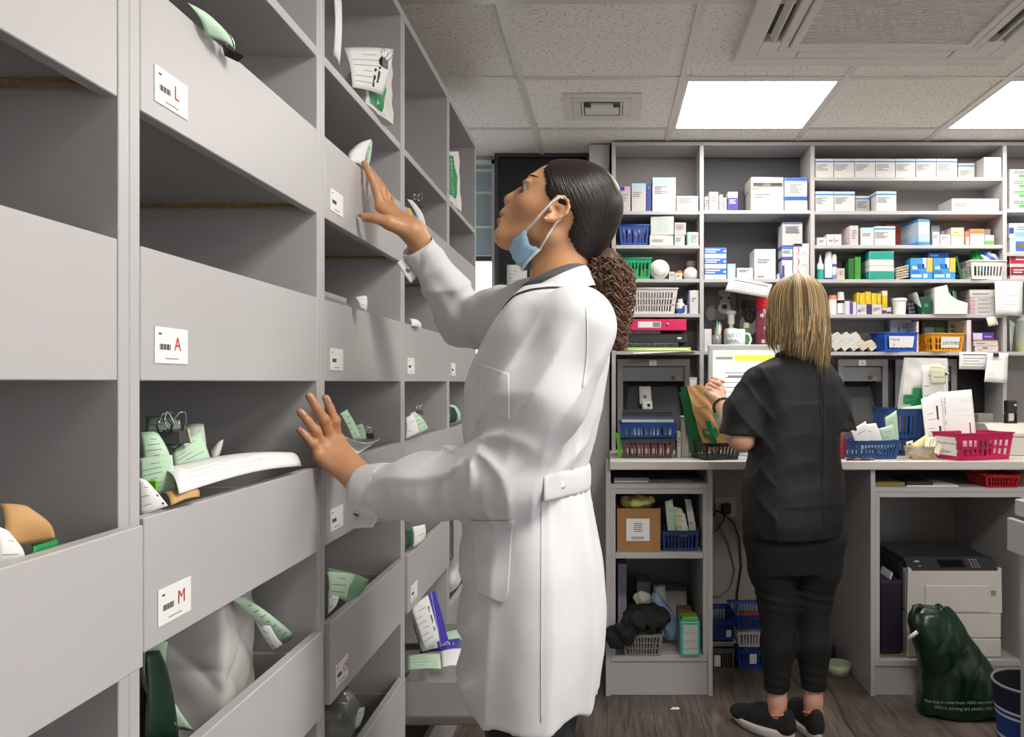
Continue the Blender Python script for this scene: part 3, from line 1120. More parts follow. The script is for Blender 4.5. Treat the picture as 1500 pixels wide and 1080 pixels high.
# eyes, lashes, brows
for s in (-1, 1):
    m = MB()
    c = H(779.2, 281.2, s * .031)
    r0 = 11.6 * PXM
    m.lathe([(0.0001, -r0), (r0 * .5, -r0 * .87), (r0 * .87, -r0 * .5), (r0, 0), (r0 * .87, r0 * .5), (r0 * .5, r0 * .87), (.0001, r0)], c, eye_white, 20, axis='x')
    m.lathe([(.0001, -r0 * 1.03), (r0 * .32, -r0 * .99), (r0 * .56, -r0 * .87)], c, eye_dark, 16, axis='x', caps=False)
    m.build('eye', ww)
    m = MB()
    for k in range(9):
        y_ = s * (.021 + .019 * k / 8)
        a0 = H(768 + .35 * abs(k - 3), 277.5 + .25 * k, y_)
        m.tube([a0, a0 + Vector((-.004, s * .001 * (k - 3) * .4, .0012)), a0 + Vector((-.0068, s * .0012 * (k - 3) * .5, .0042))], [.0006, .0005, .0002], lash, 4)
    m.tube([H(768.4, 279, s * .020), H(766.5, 277, s * .027), H(768.5, 278, s * .034), H(773, 281.5, s * .043)], [.0007, .0011, .0011, .0006], lash, 5)
    m.build('eyelashes', ww)
    m = MB()
    pts = [bvh_body.find_nearest(H(a, b, s * c_))[0] for a, b, c_ in ((768, 271.5, .012), (769, 267.5, .024), (773, 264.5, .036), (781, 263, .046), (790, 268, .053))]
    m.tube([Vector(q) for q in pts], [.0012, .0022, .0023, .0017, .0007], lash, 6)
    m.build('eyebrow', ww)

# ---- slicked-back hair: cap over the skull, cut along the hairline
nt = None
hair_black.use_nodes = True
nt = hair_black.node_tree
b = nt.nodes['Principled BSDF']
b.inputs['Roughness'].default_value = 0.36
b.inputs['Specular IOR Level'].default_value = 0.32
uv = nt.nodes.new('ShaderNodeUVMap'); uv.uv_map = 'comb'
n = nt.nodes.new('ShaderNodeTexNoise'); n.inputs['Scale'].default_value = 1.0; n.inputs['Detail'].default_value = 3
nt.links.new(uv.outputs[0], n.inputs['Vector'])
bp = nt.nodes.new('ShaderNodeBump'); bp.inputs['Strength'].default_value = 0.55; bp.inputs['Distance'].default_value = 0.004
nt.links.new(n.outputs[0], bp.inputs['Height']); nt.links.new(bp.outputs[0], b.inputs['Normal'])
r = nt.nodes.new('ShaderNodeValToRGB')
r.color_ramp.elements[0].color = rgb('#0d0a09'); r.color_ramp.elements[1].color = rgb('#2a201b')
nt.links.new(n.outputs[0], r.inputs[0]); nt.links.new(r.outputs[0], b.inputs['Base Color'])

hl_y = np.array([225, 236, 246, 256, 266, 276, 288, 298, 306, 311, 316, 326, 336, 350, 370, 392], f32)
hl_x = np.array([818, 810, 801, 797, 799, 800, 799, 802, 806, 812, 832, 841, 838, 832, 838, 846], f32)
sk1 = e_px(843, 303, 70.5, 67.5, 63)[0]
sk2 = e_px(812, 283, 42, 44, 53)[0]
sk3 = e_px(852, 350, 36, 38, 46)[0]


def hair_fn(p):
    px = p[:, 0] / PXM + VX
    py = VY - (p[:, 2] - CAMZ) / PXM
    a, b_, c = sk1(p), sk2(p), sk3(p)
    k_ = .02
    h = np.clip(.5 + .5 * (a - b_) / k_, 0, 1); d = a + (b_ - a) * h - k_ * h * (1 - h)
    k_ = .03
    h = np.clip(.5 + .5 * (d - c) / k_, 0, 1); d = d + (c - d) * h - k_ * h * (1 - h)
    lat = np.abs(p[:, 1] - T0)
    line = np.interp(py, hl_y, hl_x) + 10 * np.clip(1 - lat / .03, 0, 1) * (py < 300)
    line = line + 1.6 * np.sin(py * .9) + 1.2 * np.sin(py * 2.1 + 1)
    cut = (line - px) * PXM * .8
    d = np.maximum(d, cut)
    # thin the edge down on to the skin along the hairline
    return d + np.clip(.006 + cut, 0, .006) * .9


GP = H(872, 374)
Bh = [custom(hair_fn, H(770, 395, -.09), H(930, 225, .09)), e_px(868, 372, 15, 18, 17, .012)]
hp_, hq_ = sdf_mesh(Bh, .0034, amp=.004)
ho = mesh_from('hair', hp_, hq_, [hair_black], ww)
C0 = np.array(H(842, 303), f32); axis_ = np.array(GP, f32) - C0; axis_ /= np.linalg.norm(axis_)
e1 = np.cross(axis_, [0, 1, 0]); e1 /= np.linalg.norm(e1); e2 = np.cross(axis_, e1)
q = hp_ - C0
az = np.arctan2(q @ e2, q @ e1); pol = np.arccos(np.clip((q @ axis_) / np.linalg.norm(q, axis=1), -1, 1))
lay = ho.data.uv_layers.new(name='comb')
vi = np.empty(len(ho.data.loops), np.int32); ho.data.loops.foreach_get('vertex_index', vi)
uvs = np.stack([az * 34, pol * 1.6], 1).astype(f32)
lay.data.foreach_set('uv', uvs[vi].ravel())
m = MB()
m.tube([GP + Vector((math.cos(a) * .006, math.cos(a + .4) * .017, math.sin(a) * .019)) for a in np.linspace(0, 2 * PI, 25)[:-1]], .005, hair_curl[0], 8, closed=True)
m.build('hair_band', ww)

# ---- curly ponytail
rnd = random.Random(11)
m = MB()
spine = [(872, 374, 12), (889, 384, 27), (894, 408, 34), (894, 436, 33), (897, 462, 27), (901, 488, 19), (905, 512, 10)]


def spine_at(t):
    f_ = t * (len(spine) - 1); i = min(int(f_), len(spine) - 2); w = f_ - i
    return [spine[i][k] * (1 - w) + spine[i + 1][k] * w for k in range(3)]


for s in range(420):
    th, rad = rnd.uniform(0, 2 * PI), math.sqrt(rnd.random())
    if rnd.random() < .45: rad = rnd.uniform(.85, 1.06)
    t1 = rnd.uniform(.45, 1.0) if s % 3 else 1.0
    t0 = 0.0 if rnd.random() < .5 else rnd.uniform(0.05, .4)
    ncoil = rnd.uniform(6, 11) * (t1 - t0)
    cr, ph, sg = rnd.uniform(3.0, 5.2), rnd.uniform(0, 6.28), rnd.choice((-1, 1))
    nseg = int(13 * ncoil) + 4
    pts, rs = [], []
    for i in range(nseg + 1):
        u_ = i / nseg
        t = t0 + (t1 - t0) * u_
        cx_, cy_, w_ = spine_at(t)
        a_ = ph + sg * ncoil * 2 * PI * u_
        c_ = cr * min(1, u_ * 4 + .15)
        ox = math.cos(th) * rad * w_ + math.cos(a_) * c_
        oy = math.sin(th) * rad * w_ * .95 + math.sin(a_) * c_
        pts.append(H(cx_ + ox, cy_ + .35 * math.sin(a_ + 1) * c_ + 4 * math.sin(th) * 0, oy * PXM))
        rs.append(.00115 * (1 - .45 * u_))
    k = 0 if (t1 < .6 and rad < .8) else rnd.choice((0, 1, 1, 2) if t1 > .8 else (0, 0, 1, 1))
    m.tube(pts, rs, hair_curl[k], 5, caps=False)
# dense heart of the ponytail
for i in range(5):
    pass
core = chain([H(a, b_) for a, b_, w in spine[:-1]], [w * .72 * PXM for a, b_, w in spine[:-1]], .01)
cp, cq = sdf_mesh(core, .006, disp=lambda p: .004 * hash_noise(p, 420, 1), amp=.008)
m.raw(cp.tolist(), cq.tolist(), hair_curl[0])
m.build('ponytail', ww)

# ---- coat
Z = lambda y: CAMZ - (y - VY) * PXM
sec = [  # photo row, front and back edge in photo columns, half width across the shoulders
    (416, 774, 860, .052), (428, 760, 868, .082), (441, 750, 877, .132), (455, 741, 884, .168), (490, 714, 891, .180), (530, 694, 893, .176), (570, 685, 889, .166),
    (620, 682, 876, .150), (690, 681, 860, .141), (740, 679, 867, .156), (820, 677, 882, .180), (900, 677, 888, .192),
    (960, 677, 884, .197), (1012, 680, 876, .198)]
zs = [Z(r_[0]) for r_ in sec]
Bc = [loft(zs, [((r_[1] + r_[2]) / 2 - VX) * PXM for r_ in sec], [T0] * len(sec), [(r_[2] - r_[1]) / 2 * PXM for r_ in sec], [r_[3] for r_ in sec], .0)]
cuffL, cuffR = P(537, 723, 1.45), P(612, 362, 1.737)
Ls = [S_L + Vector((.0, .018, .004)), S_L.lerp(E_L, .45) + Vector((.012, 0, 0)), E_L + Vector((.022, 0, .014)), E_L.lerp(cuffL, .5) + Vector((.0, 0, .006)), cuffL]
Bc += chain(Ls, [.068, .070, .062, .057, .0495], .03)
Bc += [cap(E_L + Vector((.01, 0, .02)), E_L + Vector((.045, .01, .0)), .052, .05, .03)]
Rs = [S_R + Vector((-.005, -.03, 0)), S_R.lerp(E_R, .5), E_R + Vector((0, -.01, 0)), E_R.lerp(cuffR, .5) + Vector((.008, 0, -.004)), cuffR]
Bc += chain(Rs, [.062, .060, .056, .046, .036], .03)
# cut the cuffs off square and hollow them so that the hands come out of open sleeves
dL = (cuffL - E_L).normalized(); dR = (cuffR - E_R).normalized()
for c, d, r_ in ((cuffL, dL, .045), (cuffR, dR, .031)):
    Bc.append(cap(c + d * .006, c + d * .09, .06, .06, .0, 's') if False else custom(
        (lambda c, d: (lambda p: np.maximum(-((p - np.array(c, f32)) @ np.array(d, f32)), np.linalg.norm(p - np.array(c + d * .04, f32), axis=1) - .09)))(c, d), c - Vector((.1, .1, .1)), c + Vector((.1, .1, .1)), 0.0, 's'))
    Bc.append(cap(c - d * .03, c + d * .03, r_ * .9, r_, .004, 's'))

EL_ = np.array(E_L, f32); CL_ = np.array(cuffL, f32); SL_ = np.array(S_L, f32); ER_ = np.array(E_R, f32)


def sm01(x): x = np.clip(x, 0, 1); return x * x * (3 - 2 * x)


def ridge(x): return 1 - np.abs(np.sin(x))          # soft crests, sharp valleys


def fold(x, w=1.6):
    """a run of pinched crests with flat ground between them"""
    return (1 - np.abs(np.sin(x / 2))) ** w - .3


def coat_disp(p):
    x, y, z = p[:, 0], p[:, 1], p[:, 2]
    th = np.arctan2(y - T0, x + .135)
    d = np.zeros(len(p), f32)
    front = sm01((2.95 - np.abs(th)) / .35)              # keeps the button edge straight
    # long hanging folds of the skirt, gathered under the belt
    sk = sm01((1.10 - z) / .14) * front
    d -= sk * 1.3 * (.0032 * np.sin(th * 8 + .7 * np.sin(z * 5) + .8) + .0042 * fold(th * 11 + 1.4 * np.sin(z * 4.2) + 3 * z))
    d -= front * np.exp(-((z - 1.082) / .04) ** 2) * .0035 * fold(th * 34 + np.sin(z * 20))
    d -= front * np.exp(-((z - 1.17) / .05) ** 2) * .0035 * fold(th * 24 + 2 + np.sin(z * 24))
    near = sm01((1.43 - y) / .05) * sm01((z - 1.0) / .05)
    # drag lines from the shoulder down the upper arm
    ua = EL_ - SL_; ua = ua / np.linalg.norm(ua)
    qa = p - SL_
    t = qa @ ua
    lat = qa[:, 0] * ua[2] - qa[:, 2] * ua[0]
    up = near * sm01((t + .03) / .08) * sm01((.27 - t) / .08)
    d -= up * 1.35 * (.0030 * np.sin(lat * 70 + 10 * t + 1.5 * np.sin(t * 12)) + .0045 * fold(lat * 105 - 16 * t + 1.6 * np.sin(t * 11)))
    # elbow: fan of creases out of the crook of the arm
    qe = p - (EL_ + np.array([-.03, 0, .065], f32))
    re = np.sqrt(qe[:, 0] ** 2 + qe[:, 2] ** 2)
    an = np.arctan2(qe[:, 2], qe[:, 0])
    ew = near * np.exp(-(re / .11) ** 2) * sm01((re - .01) / .03)
    d -= ew * .0100 * fold(an * 7 + 5 * re / .1 + .6, 1.3)
    # fore-arm: long folds that sag between cuff and elbow
    fa = CL_ - EL_; fl_ = np.linalg.norm(fa); fa = fa / fl_
    qf = p - EL_
    tf = qf @ fa / fl_
    latz = qf[:, 2] - (qf @ fa) * fa[2]
    isf = sm01((1.54 - y) / .04) * sm01((1.235 - z) / .02) * (x < -.10)
    fw = sm01((tf - .10) / .2) * sm01((.92 - tf) / .15) * isf
    d -= fw * 1.35 * (.0032 * np.sin(latz * 60 + 5 * tf + 1.6 * np.sin(tf * 7)) + .0065 * fold(latz * 70 + 9 * tf + 1.8 * np.sin(tf * 6.5), 1.4))
    pl = np.exp(-((tf - .80) / .07) ** 2) * isf
    d -= pl * .0038 * fold(latz * 150 + 1, 1.3)
    # far sleeve: rings round the bent elbow
    qr = p - ER_
    rr = np.linalg.norm(qr, axis=1)
    rw = np.exp(-(rr / .17) ** 2) * sm01((y - 1.60) / .05)
    d -= rw * (.0075 * fold(rr * 105 + 2.2 * np.sin(p[:, 2] * 38), 1.3) + .0025 * np.sin(p[:, 0] * 110 + p[:, 2] * 80))
    # chest and back
    ch = sm01((z - 1.14) / .1) * (1 - near) * front
    d -= ch * 1.5 * (.0018 * np.sin((z * .8 + x) * 40 + 2.5 * np.sin(y * 14)) + .0035 * fold((x * .9 - z * .55) * 80 + 1.5 * np.sin(y * 16)))
    d -= .0009 * hash_noise(p, 34, 2)
    return d.astype(f32)


wp_, wq_ = sdf_mesh(Bc, .0046, disp=coat_disp, amp=.016, smooth=1)
mesh_from('coat', wp_, wq_, [coat_white], ww)
bvh_coat = bvh_of(wp_, wq_)


def on_coat(px, py, off=.0015, d0=1.0):
    """point of the coat's near side behind a photo position of her profile, lifted off by off"""
    q = P(px, py, d0)
    h = bvh_coat.ray_cast(Vector((0, 0, CAMZ)), (q - Vector((0, 0, CAMZ))).normalized())
    if h[0] is None:
        return None
    return h[0] + h[1] * off


def ring_coat(a, z, off=.002, c=(-.14, T0)):
    d = Vector((math.cos(a), math.sin(a), 0))
    o = Vector((c[0], c[1], z)) + d * .5
    h = bvh_coat.ray_cast(o, -d)
    return h[0] + h[1] * off


# half belt round the back with its press stud
m = MB()
a0, a1 = math.radians(-78), math.radians(78)
cen = [ring_coat(a0 + (a1 - a0) * i / 40, Z(698), .0) for i in range(41)]
for _ in range(4):
    cen = [cen[0]] + [(cen[i - 1] + cen[i] * 2 + cen[i + 1]) / 4 for i in range(1, 40)] + [cen[-1]]


def belt_fn(u_, v_):
    i = u_ * 40
    k = min(int(i), 39)
    q = cen[k].lerp(cen[k + 1], i - k)
    an = a0 + (a1 - a0) * u_
    hwid = .0225 * (1 if .03 < u_ < .97 else .94)
    return q + Vector((math.cos(an), math.sin(an), 0)) * (.0048 - .003 * (2 * v_ - 1) ** 4) + Vector((0, 0, (.5 - v_) * 2 * hwid))


m.grid(belt_fn, 60, 8, coat_white, thick=.002)
belt = m.build('half_belt', ww)


def stud(pos, nrm, parent, r_=.0065):
    m = MB()
    nrm = Vector(nrm).normalized()
    m.M = Matrix.Translation(pos) @ nrm.to_track_quat('Z', 'Y').to_matrix().to_4x4()
    m.lathe([(r_, 0), (r_, .0015), (r_ * .8, .0026), (r_ * .55, .0022), (.0002, .0028)], (0, 0, 0), chrome, 20)
    m.build('press_stud', parent)


bq0 = belt_fn((math.radians(-62) - a0) / (a1 - a0), .5)
stud(bq0 + Vector((.0008, -.0015, 0)), (math.cos(math.radians(-62)), math.sin(math.radians(-62)), 0), belt)

# pockets: side pocket under the belt, breast pocket
def pocket(poly_fn, nm):
    m = MB()
    m.grid(lambda u_, v_: on_coat(*poly_fn(u_, v_), .0014) or Vector((0, 0, 0)), 26, 30, coat_white, thick=.0010)
    m.build(nm, ww)


def side_pocket(u_, v_):
    x0, x1 = 694 + 2 * v_, 752 - 8 * v_
    y = 762 + 108 * v_ + 16 * u_ * v_
    if v_ > .85:
        e = (v_ - .85) / .15
        x0 += 7 * e * e; x1 -= 10 * e * e
    return x0 + (x1 - x0) * u_, y


def breast_pocket(u_, v_):
    return 702 + 44 * u_ + 2 * v_, 532 + 16 * u_ + 72 * v_ - 4 * u_ * v_


pocket(side_pocket, 'side_pocket')
pocket(breast_pocket, 'breast_pocket')
# seams: side seam of the skirt, shoulder seam
def seam(pix):
    pts = []
    for a, b_ in pix:
        h = on_coat(a, b_, .0004)
        if h is not None: pts.append(h)
    if len(pts) > 2:
        m = MB(); m.tube(pts, .0011, coat_white, 5); m.build('seam', ww)


seam([(793 - .01 * i, 722 + 12 * i) for i in range(29)])
seam([(858 + .9 * i - .10 * i * i, 452 + 9 * i) for i in range(14)])

# cuffs with tab and stud
for c, d, r_, tabdir, nm in ((cuffL, dL, .0515, Vector((-.05, -.45, -1)), 'L'), (cuffR, dR, .0375, Vector((-1, -.6, -.55)), 'R')):
    m = MB()
    s1 = d.orthogonal().normalized(); s2 = d.cross(s1)
    tabdir = (tabdir - d * tabdir.dot(d)).normalized()
    bi = d.cross(tabdir).normalized()
    nn = 40

    def cf(u_, v_, c=c, d=d, r_=r_, tabdir=tabdir, bi=bi):
        a = 2 * PI * u_
        rr = r_ * (1 + .03 * math.sin(3 * a + 1))
        return c + d * (-.055 + .057 * v_) + tabdir * math.cos(a) * rr + bi * math.sin(a) * rr * .96
    m.grid(cf, nn, 6, coat_white, thick=.0018)
    cf_o = m.build('cuff', ww)
    if nm == 'R':
        m = MB()
        q0 = c + tabdir * r_ * .8 - d * .026
        tl = .030
        m.grid(lambda u_, v_: q0 + tabdir * tl * u_ + d * (.026 * (2 * v_ - 1)) + bi * (.006 * u_ * u_), 8, 8, coat_white, thick=.0025)
        m.build('cuff_tab', cf_o)
        fc = bi if bi.dot(Vector((0, 0, CAMZ)) - c) > 0 else -bi
        stud(q0 + tabdir * tl * .6 + bi * (.006 * .36) + fc * .0028, fc, cf_o, .006)
    else:
        q0 = c + tabdir * r_ * .86 - d * .010
        m = MB()
        q1 = c + tabdir * r_ * .92 + bi * .012 - d * .028
        m.grid(lambda u_, v_: q1 + tabdir * (.026 * u_ - .004) + d * (-.026 + .05 * v_) + bi * (.010 * u_), 8, 8, coat_white, thick=.0025)
        m.build('cuff_tab', cf_o)
        tocam = (Vector((0, 0, CAMZ)) - c).normalized()
        sd = (tocam * .8 + tabdir * .3).normalized()
        sd = (sd - d * sd.dot(d)).normalized()
        low = (tabdir * .80 + (tocam - d * tocam.dot(d)).normalized() * .62).normalized()
        stud(c - d * .014 + low * (r_ + .0005), low, cf_o, .0068)

# collar: stand and fall, open at the front
m = MB()
ctr = H(812, 421); tilt = Vector((-32, 0, -(-.0)))


def ring_pt(a, rx, ry, zoff, drop):
    """ellipse round the neck, lower at the front (-X)"""
    cx_, sx_ = math.cos(a), math.sin(a)
    return Vector((ctr.x + cx_ * rx, ctr.y + sx_ * ry, ctr.z + zoff + cx_ * drop))


def collar_fn(u_, v_):
    a = math.radians(-168 + 336 * u_)
    fr = (1 - math.cos(a)) / 2                      # 0 at the back, 1 at the front
    if v_ < .35:
        w = v_ / .35
        return ring_pt(a, .057 + .003 * w, .062, -.022 + .030 * w, .030)
    w = (v_ - .35) / .65
    fall = .040 + .020 * fr ** 2
    q = ring_pt(a, .060 + .020 * w + .016 * fr * w, .064 + .040 * w, .010 + .003 * math.sin(w * PI) - fall * w ** 1.25, .030 + .002 * w)
    h = bvh_coat.ray_cast(q + Vector((0, 0, .15)), Vector((0, 0, -1)))
    if h[0] is not None and w > .25:
        q.z = max(q.z, h[0].z + .0045)
    return q


m.grid(collar_fn, 72, 18, coat_white, thick=-.0026)
m.build('collar', ww)
# roll-neck of the jumper under it
m = MB()
pts = [ring_pt(2 * PI * i / 48, .0530, .054, .014, .022) for i in range(48)]
m.tube(pts, .0105, knit, 12, closed=True)
pts = [ring_pt(2 * PI * i / 48, .0545, .056, .000, .024) for i in range(48)]
m.tube(pts, .0085, knit, 12, closed=True)
m.build('roll_neck', ww)

# ---- face mask pulled under the chin
def mask_fn(u_, v_):
    s = (u_ - .5) * 2                               # -1 near side, 1 far side
    w = abs(s) ** 1.35
    A, Bq = H(744.5, 360), H(767, 396)              # middle, top and bottom edge
    C, D = H(777, 344), H(797, 372)                 # side edge
    mid = A.lerp(Bq, v_) + Vector((-.004, 0, -.004)) * math.sin(v_ * PI)
    sid = C.lerp(D, v_) + Vector((-.010, 0, -.006)) * math.sin(v_ * PI)
    q = mid.lerp(sid, w)
    q.y = T0 + .0565 * math.sin(s * PI / 2)
    pl = .0022 * (abs(((v_ * 4 + .3) % 1) - .5) * 2 - .5)
    q += Vector((-.7, 0, -.7)) * pl
    q += Vector((.004, 0, -.006)) * math.exp(-((v_ - .5) / .16) ** 2) * w
    return q


m = MB()
m.grid(mask_fn, 36, 24, mask_blue, thick=-.0016)
mo = m.build('face_mask', ww)
m = MB()
m.grid(lambda u_, v_: mask_fn(u_, .93 + .09 * v_) + Vector((-.0012, 0, -.0012)), 36, 3, mask_white, thick=-.001)
m.build('mask_edge', mo)
for s in (-1, 1):
    C, D = mask_fn(.5 + s * .49, 0.03), mask_fn(.5 + s * .49, .97)
    m = MB()
    m.tube([C, H(795, 328, s * .072), H(812, 311, s * .0785), H(824, 302.5, s * .078), H(832, 306, s * .076)], .0019, mask_white, 6)
    m.build('ear_loop', mo)
    m = MB()
    m.tube([D, H(806, 355, s * .064), H(818, 337, s * .069), H(826, 330, s * .068)], .0019, mask_white, 6)
    m.build('ear_loop', mo)
# ear stud
m = MB(); m.lathe([(.0001, -.003), (.0028, -.002), (.0032, 0), (.0022, .002)], H(803.5, 332.5, -.0785), chrome, 12, axis='y')
m.build('earring', ww)

# ---- trousers and shoes below the coat
Bt = [loft([.98, .86, .80], [-.135] * 3, [T0] * 3, [.10, .10, .09], [.15, .155, .15], .02)]
for yy in (1.395, 1.565):
    Bt += chain([(-.135, yy, .84), (-.13, yy, .50), (-.105, yy, .12)], [.088, .066, .052], .03)
tp_, tq_ = sdf_mesh(Bt, .008, disp=lambda p: .003 * np.sin(p[:, 2] * 50 + 3 * np.sin(p[:, 0] * 30)), amp=.01)
mesh_from('trousers', tp_, tq_, [navy_trouser], ww)
for yy in (1.395, 1.565):
    Bs = [ell((-.16, yy, .045), (.135, .045, .045), 0), ell((-.085, yy, .07), (.05, .042, .055), .03),
          custom(lambda p: p[:, 2] - .003, (-.4, yy - .1, -.1), (.1, yy + .1, .003), .0, 's')]
    sp_, sq_ = sdf_mesh(Bs, .006, amp=.004)
    sp_[:, 2] = np.maximum(sp_[:, 2], .002)
    mesh_from('shoe', sp_, sq_, [black_plastic], ww)
# ================================================================ woman in black seen from behind
D2 = 2.95
PX2 = D2 / F
skin_pale = mat('fair_skin', '#d3a288', 0.45, bump=0.05, bscale=300, var=0.07, vscale=25, sss=0.12)
tunic_black = mat('black_tunic_cloth', '#0c0c0e', 0.62, bump=0.15, bscale=500, var=0.12, vscale=15)
trouser_black = mat('black_trouser_cloth', '#09090b', 0.85, bump=0.15, bscale=300, var=0.15, vscale=20)
blond = [mat('hair_dark_blond', '#75603f', 0.42, var=0.1), mat('hair_blond', '#b0905c', 0.42, var=0.1), mat('hair_light_blond', '#dcc092', 0.42, var=0.1), mat('hair_grey_root', '#8a7a66', 0.42, var=0.1)]
shoe_black = mat('black_mesh_trainer', '#19191b', 0.8, bump=0.5, bscale=900, var=0.15, vscale=200)
shoe_sole = mat('white_foam_sole', '#cfc8c2', 0.6, var=0.04)
shoe_trim = mat('coral_shoe_trim', '#f0957c', 0.6, var=0.03)
bead = mat('black_bead', '#101012', 0.25, var=0.05)


def G(px, py, dy=0.0, d=D2):
    q = P(px, py, D2)
    return Vector((q.x, D2 + dy, q.z))


wb = thing('person', 'woman with blond hair in a black tunic and trousers, seen from behind', 'person', (G(1165, 500).x, D2, 0))
YAW = math.radians(22)                       # she is turned a little to the left
fwd = Vector((-math.sin(YAW), math.cos(YAW), 0)); rgt = Vector((math.cos(YAW), math.sin(YAW), 0))
cx0 = G(1163, 600).x


def K(r_, f_, z):
    """her own frame: r to her right, f forwards, from the middle of her body"""
    return Vector((cx0, D2, 0)) + rgt * r_ + fwd * f_ + Vector((0, 0, z))


zp = lambda y: CAMZ - (y - VY) * PX2
HC = G(1168, 456, .0)
Ry = [[rgt.x, fwd.x, 0], [rgt.y, fwd.y, 0], [0, 0, 1]]
B = []
B += [ell(HC + Vector((0, 0, .012)), (.076, .098, .10), .02, 'u', Ry)]
B += [ell(HC + fwd * .055 - Vector((0, 0, .055)), (.055, .05, .075), .03, 'u', Ry)]
B += [ell(HC + fwd * .105 - Vector((0, 0, .035)), (.014, .022, .022), .012, 'u', Ry), ell(HC + fwd * .085 - Vector((0, 0, .105)), (.022, .02, .018), .02, 'u', Ry)]
for s in (-1, 1):
    B += [ell(HC + rgt * s * .078 - fwd * .005 - Vector((0, 0, .02)), (.008, .018, .03), .006, 'u', Ry)]
    B += [ell(HC + fwd * .094 + rgt * s * .033 - Vector((0, 0, .01)), (.014, .012, .008), .006, 's', Ry)]
B += [ell(HC + fwd * .103 - Vector((0, 0, .076)), (.024, .012, .009), .006, 'u', Ry)]
B += [cap(HC - Vector((0, 0, .06)), K(0, -.01, zp(540)), .056, .06, .03)]
B += [cap(K(-.12, 0, zp(566)), K(.12, 0, zp(566)), .034, .034, .03)]
B += [loft([zp(545), zp(600), zp(680), zp(740), zp(800)], [cx0] * 5, [D2] * 5, [.14, .15, .15, .165, .15], [.075, .10, .10, .11, .10], .03, yaw=YAW)]
# arms
SL, EL2, WL2 = G(1098, 566, -.02), G(1083, 640, -.05), G(1064, 594, .14)
SR, ER2, WR2 = G(1224, 566, .06), G(1226, 634, .05), G(1195, 636, .27)
B += chain([SL + Vector((.02, .02, -.02)), EL2], [.036, .046], .015) + chain([EL2, EL2.lerp(WL2, .4), WL2], [.046, .046, .028], .025)
B += chain([SR + Vector((-.02, 0, -.02)), ER2, WR2], [.036, .038, .027], .015)
nails_keep = list(nails)
upH = (Vector((-.75, -.65, .15))).normalized()
hw = WL2
mcs = [hw + Vector((-.030, .066, .074)), hw + Vector((-.043, .050, .066)), hw + Vector((-.050, .032, .056)), hw + Vector((-.052, .016, .044))]
tps = [m_ + v for m_, v in zip(mcs, (Vector((.052, .022, .012)), Vector((.053, .018, .006)), Vector((.052, .014, .0)), Vector((.046, .010, -.006))))]
B += hand(hw, mcs, tps, .022, Vector((-.55, -.2, .75)).normalized(), ([hw + Vector((.008, .03, .022)), hw + Vector((.012, .052, .046)), hw + Vector((.010, .064, .066)), hw + Vector((.002, .070, .084))], [.014, .0125, .011, .009]), [.0088, .009, .0086, .0076], .0135)
hr = WR2
mcs = [hr + Vector((-.055, .075, .01)), hr + Vector((-.035, .085, .005)), hr + Vector((-.015, .088, 0)), hr + Vector((.004, .082, -.004))]
B += hand(hr, mcs, [m_ + Vector((-.02, .05, -.045)) for m_ in mcs], .02, Vector((0, .3, .95)).normalized(), ([hr + Vector((-.03, .02, 0)), hr + Vector((-.05, .04, -.005)), hr + Vector((-.06, .06, -.015)), hr + Vector((-.064, .08, -.03))], [.014, .012, .011, .009]), [.0088, .009, .0086, .0076], .0135)
nails[:] = nails_keep
# legs and feet
LH, LK, LA = G(1128, 790, .0), G(1138, 880, .0), G(1137, 1018, -.02)
RH, RK, RA = G(1203, 790, .02), G(1194, 880, .03), G(1190, 1018, -.01)
B += chain([LH, LK, LA], [.085, .05, .034], .03) + chain([RH, RK, RA], [.085, .05, .034], .03)
LT = Vector((G(1096, 0).x, D2 + .08, .04)); RT = Vector((G(1180, 0).x, D2 + .17, .04))
for A_, T_ in ((LA, LT), (RA, RT)):
    B += chain([A_ - Vector((0, 0, .03)), Vector((A_.x, A_.y, .05)), T_], [.034, .032, .025], .02)
b2, q2 = sdf_mesh(B, .0042, amp=.004)
mesh_from('body', b2, q2, [skin_pale], wb)

# ---- tunic: loft in her own frame, short sleeves, hem flaring over the hips
sec = [(517, 1150, 1196, .05), (526, 1124, 1210, .075), (536, 1104, 1224, .095), (556, 1094, 1232, .115), (590, 1092, 1236, .125), (640, 1090, 1237, .128),
       (690, 1086, 1240, .128), (735, 1084, 1242, .140), (765, 1085, 1239, .145), (783, 1090, 1233, .140)]
Bt = [loft([zp(r_[0]) for r_ in sec], [((r_[1] + r_[2]) / 2 - VX) * PX2 for r_ in sec], [D2] * len(sec), [(r_[2] - r_[1]) / 2 * PX2 for r_ in sec], [r_[3] for r_ in sec], 0, yaw=YAW, n=2.25)]
slv_l = [SL + Vector((.02, 0, .0)), SL.lerp(EL2, .5) + Vector((-.004, 0, 0)), G(1081, 634, -.045)]
Bt += chain(slv_l, [.062, .070, .073], .04)
slv_r = [SR + Vector((-.02, 0, 0)), SR.lerp(ER2, .5), G(1232, 632, .03)]
Bt += chain(slv_r, [.060, .062, .062], .04)
for c, d_, r_ in ((G(1081, 636, -.045), Vector((-.1, .0, -1)).normalized(), .064), (G(1232, 632, .03), Vector((.05, .0, -1)).normalized(), .055)):
    Bt.append(custom((lambda c, d_: (lambda p: np.maximum(-((p - np.array(c, f32)) @ np.array(d_, f32)), np.linalg.norm(p - np.array(c + d_ * .05, f32), axis=1) - .105)))(c, d_), c - Vector((.13,) * 3), c + Vector((.13,) * 3), 0, 's'))
    Bt.append(cap(c - d_ * .03, c + d_ * .05, r_ * .93, r_, .004, 's'))
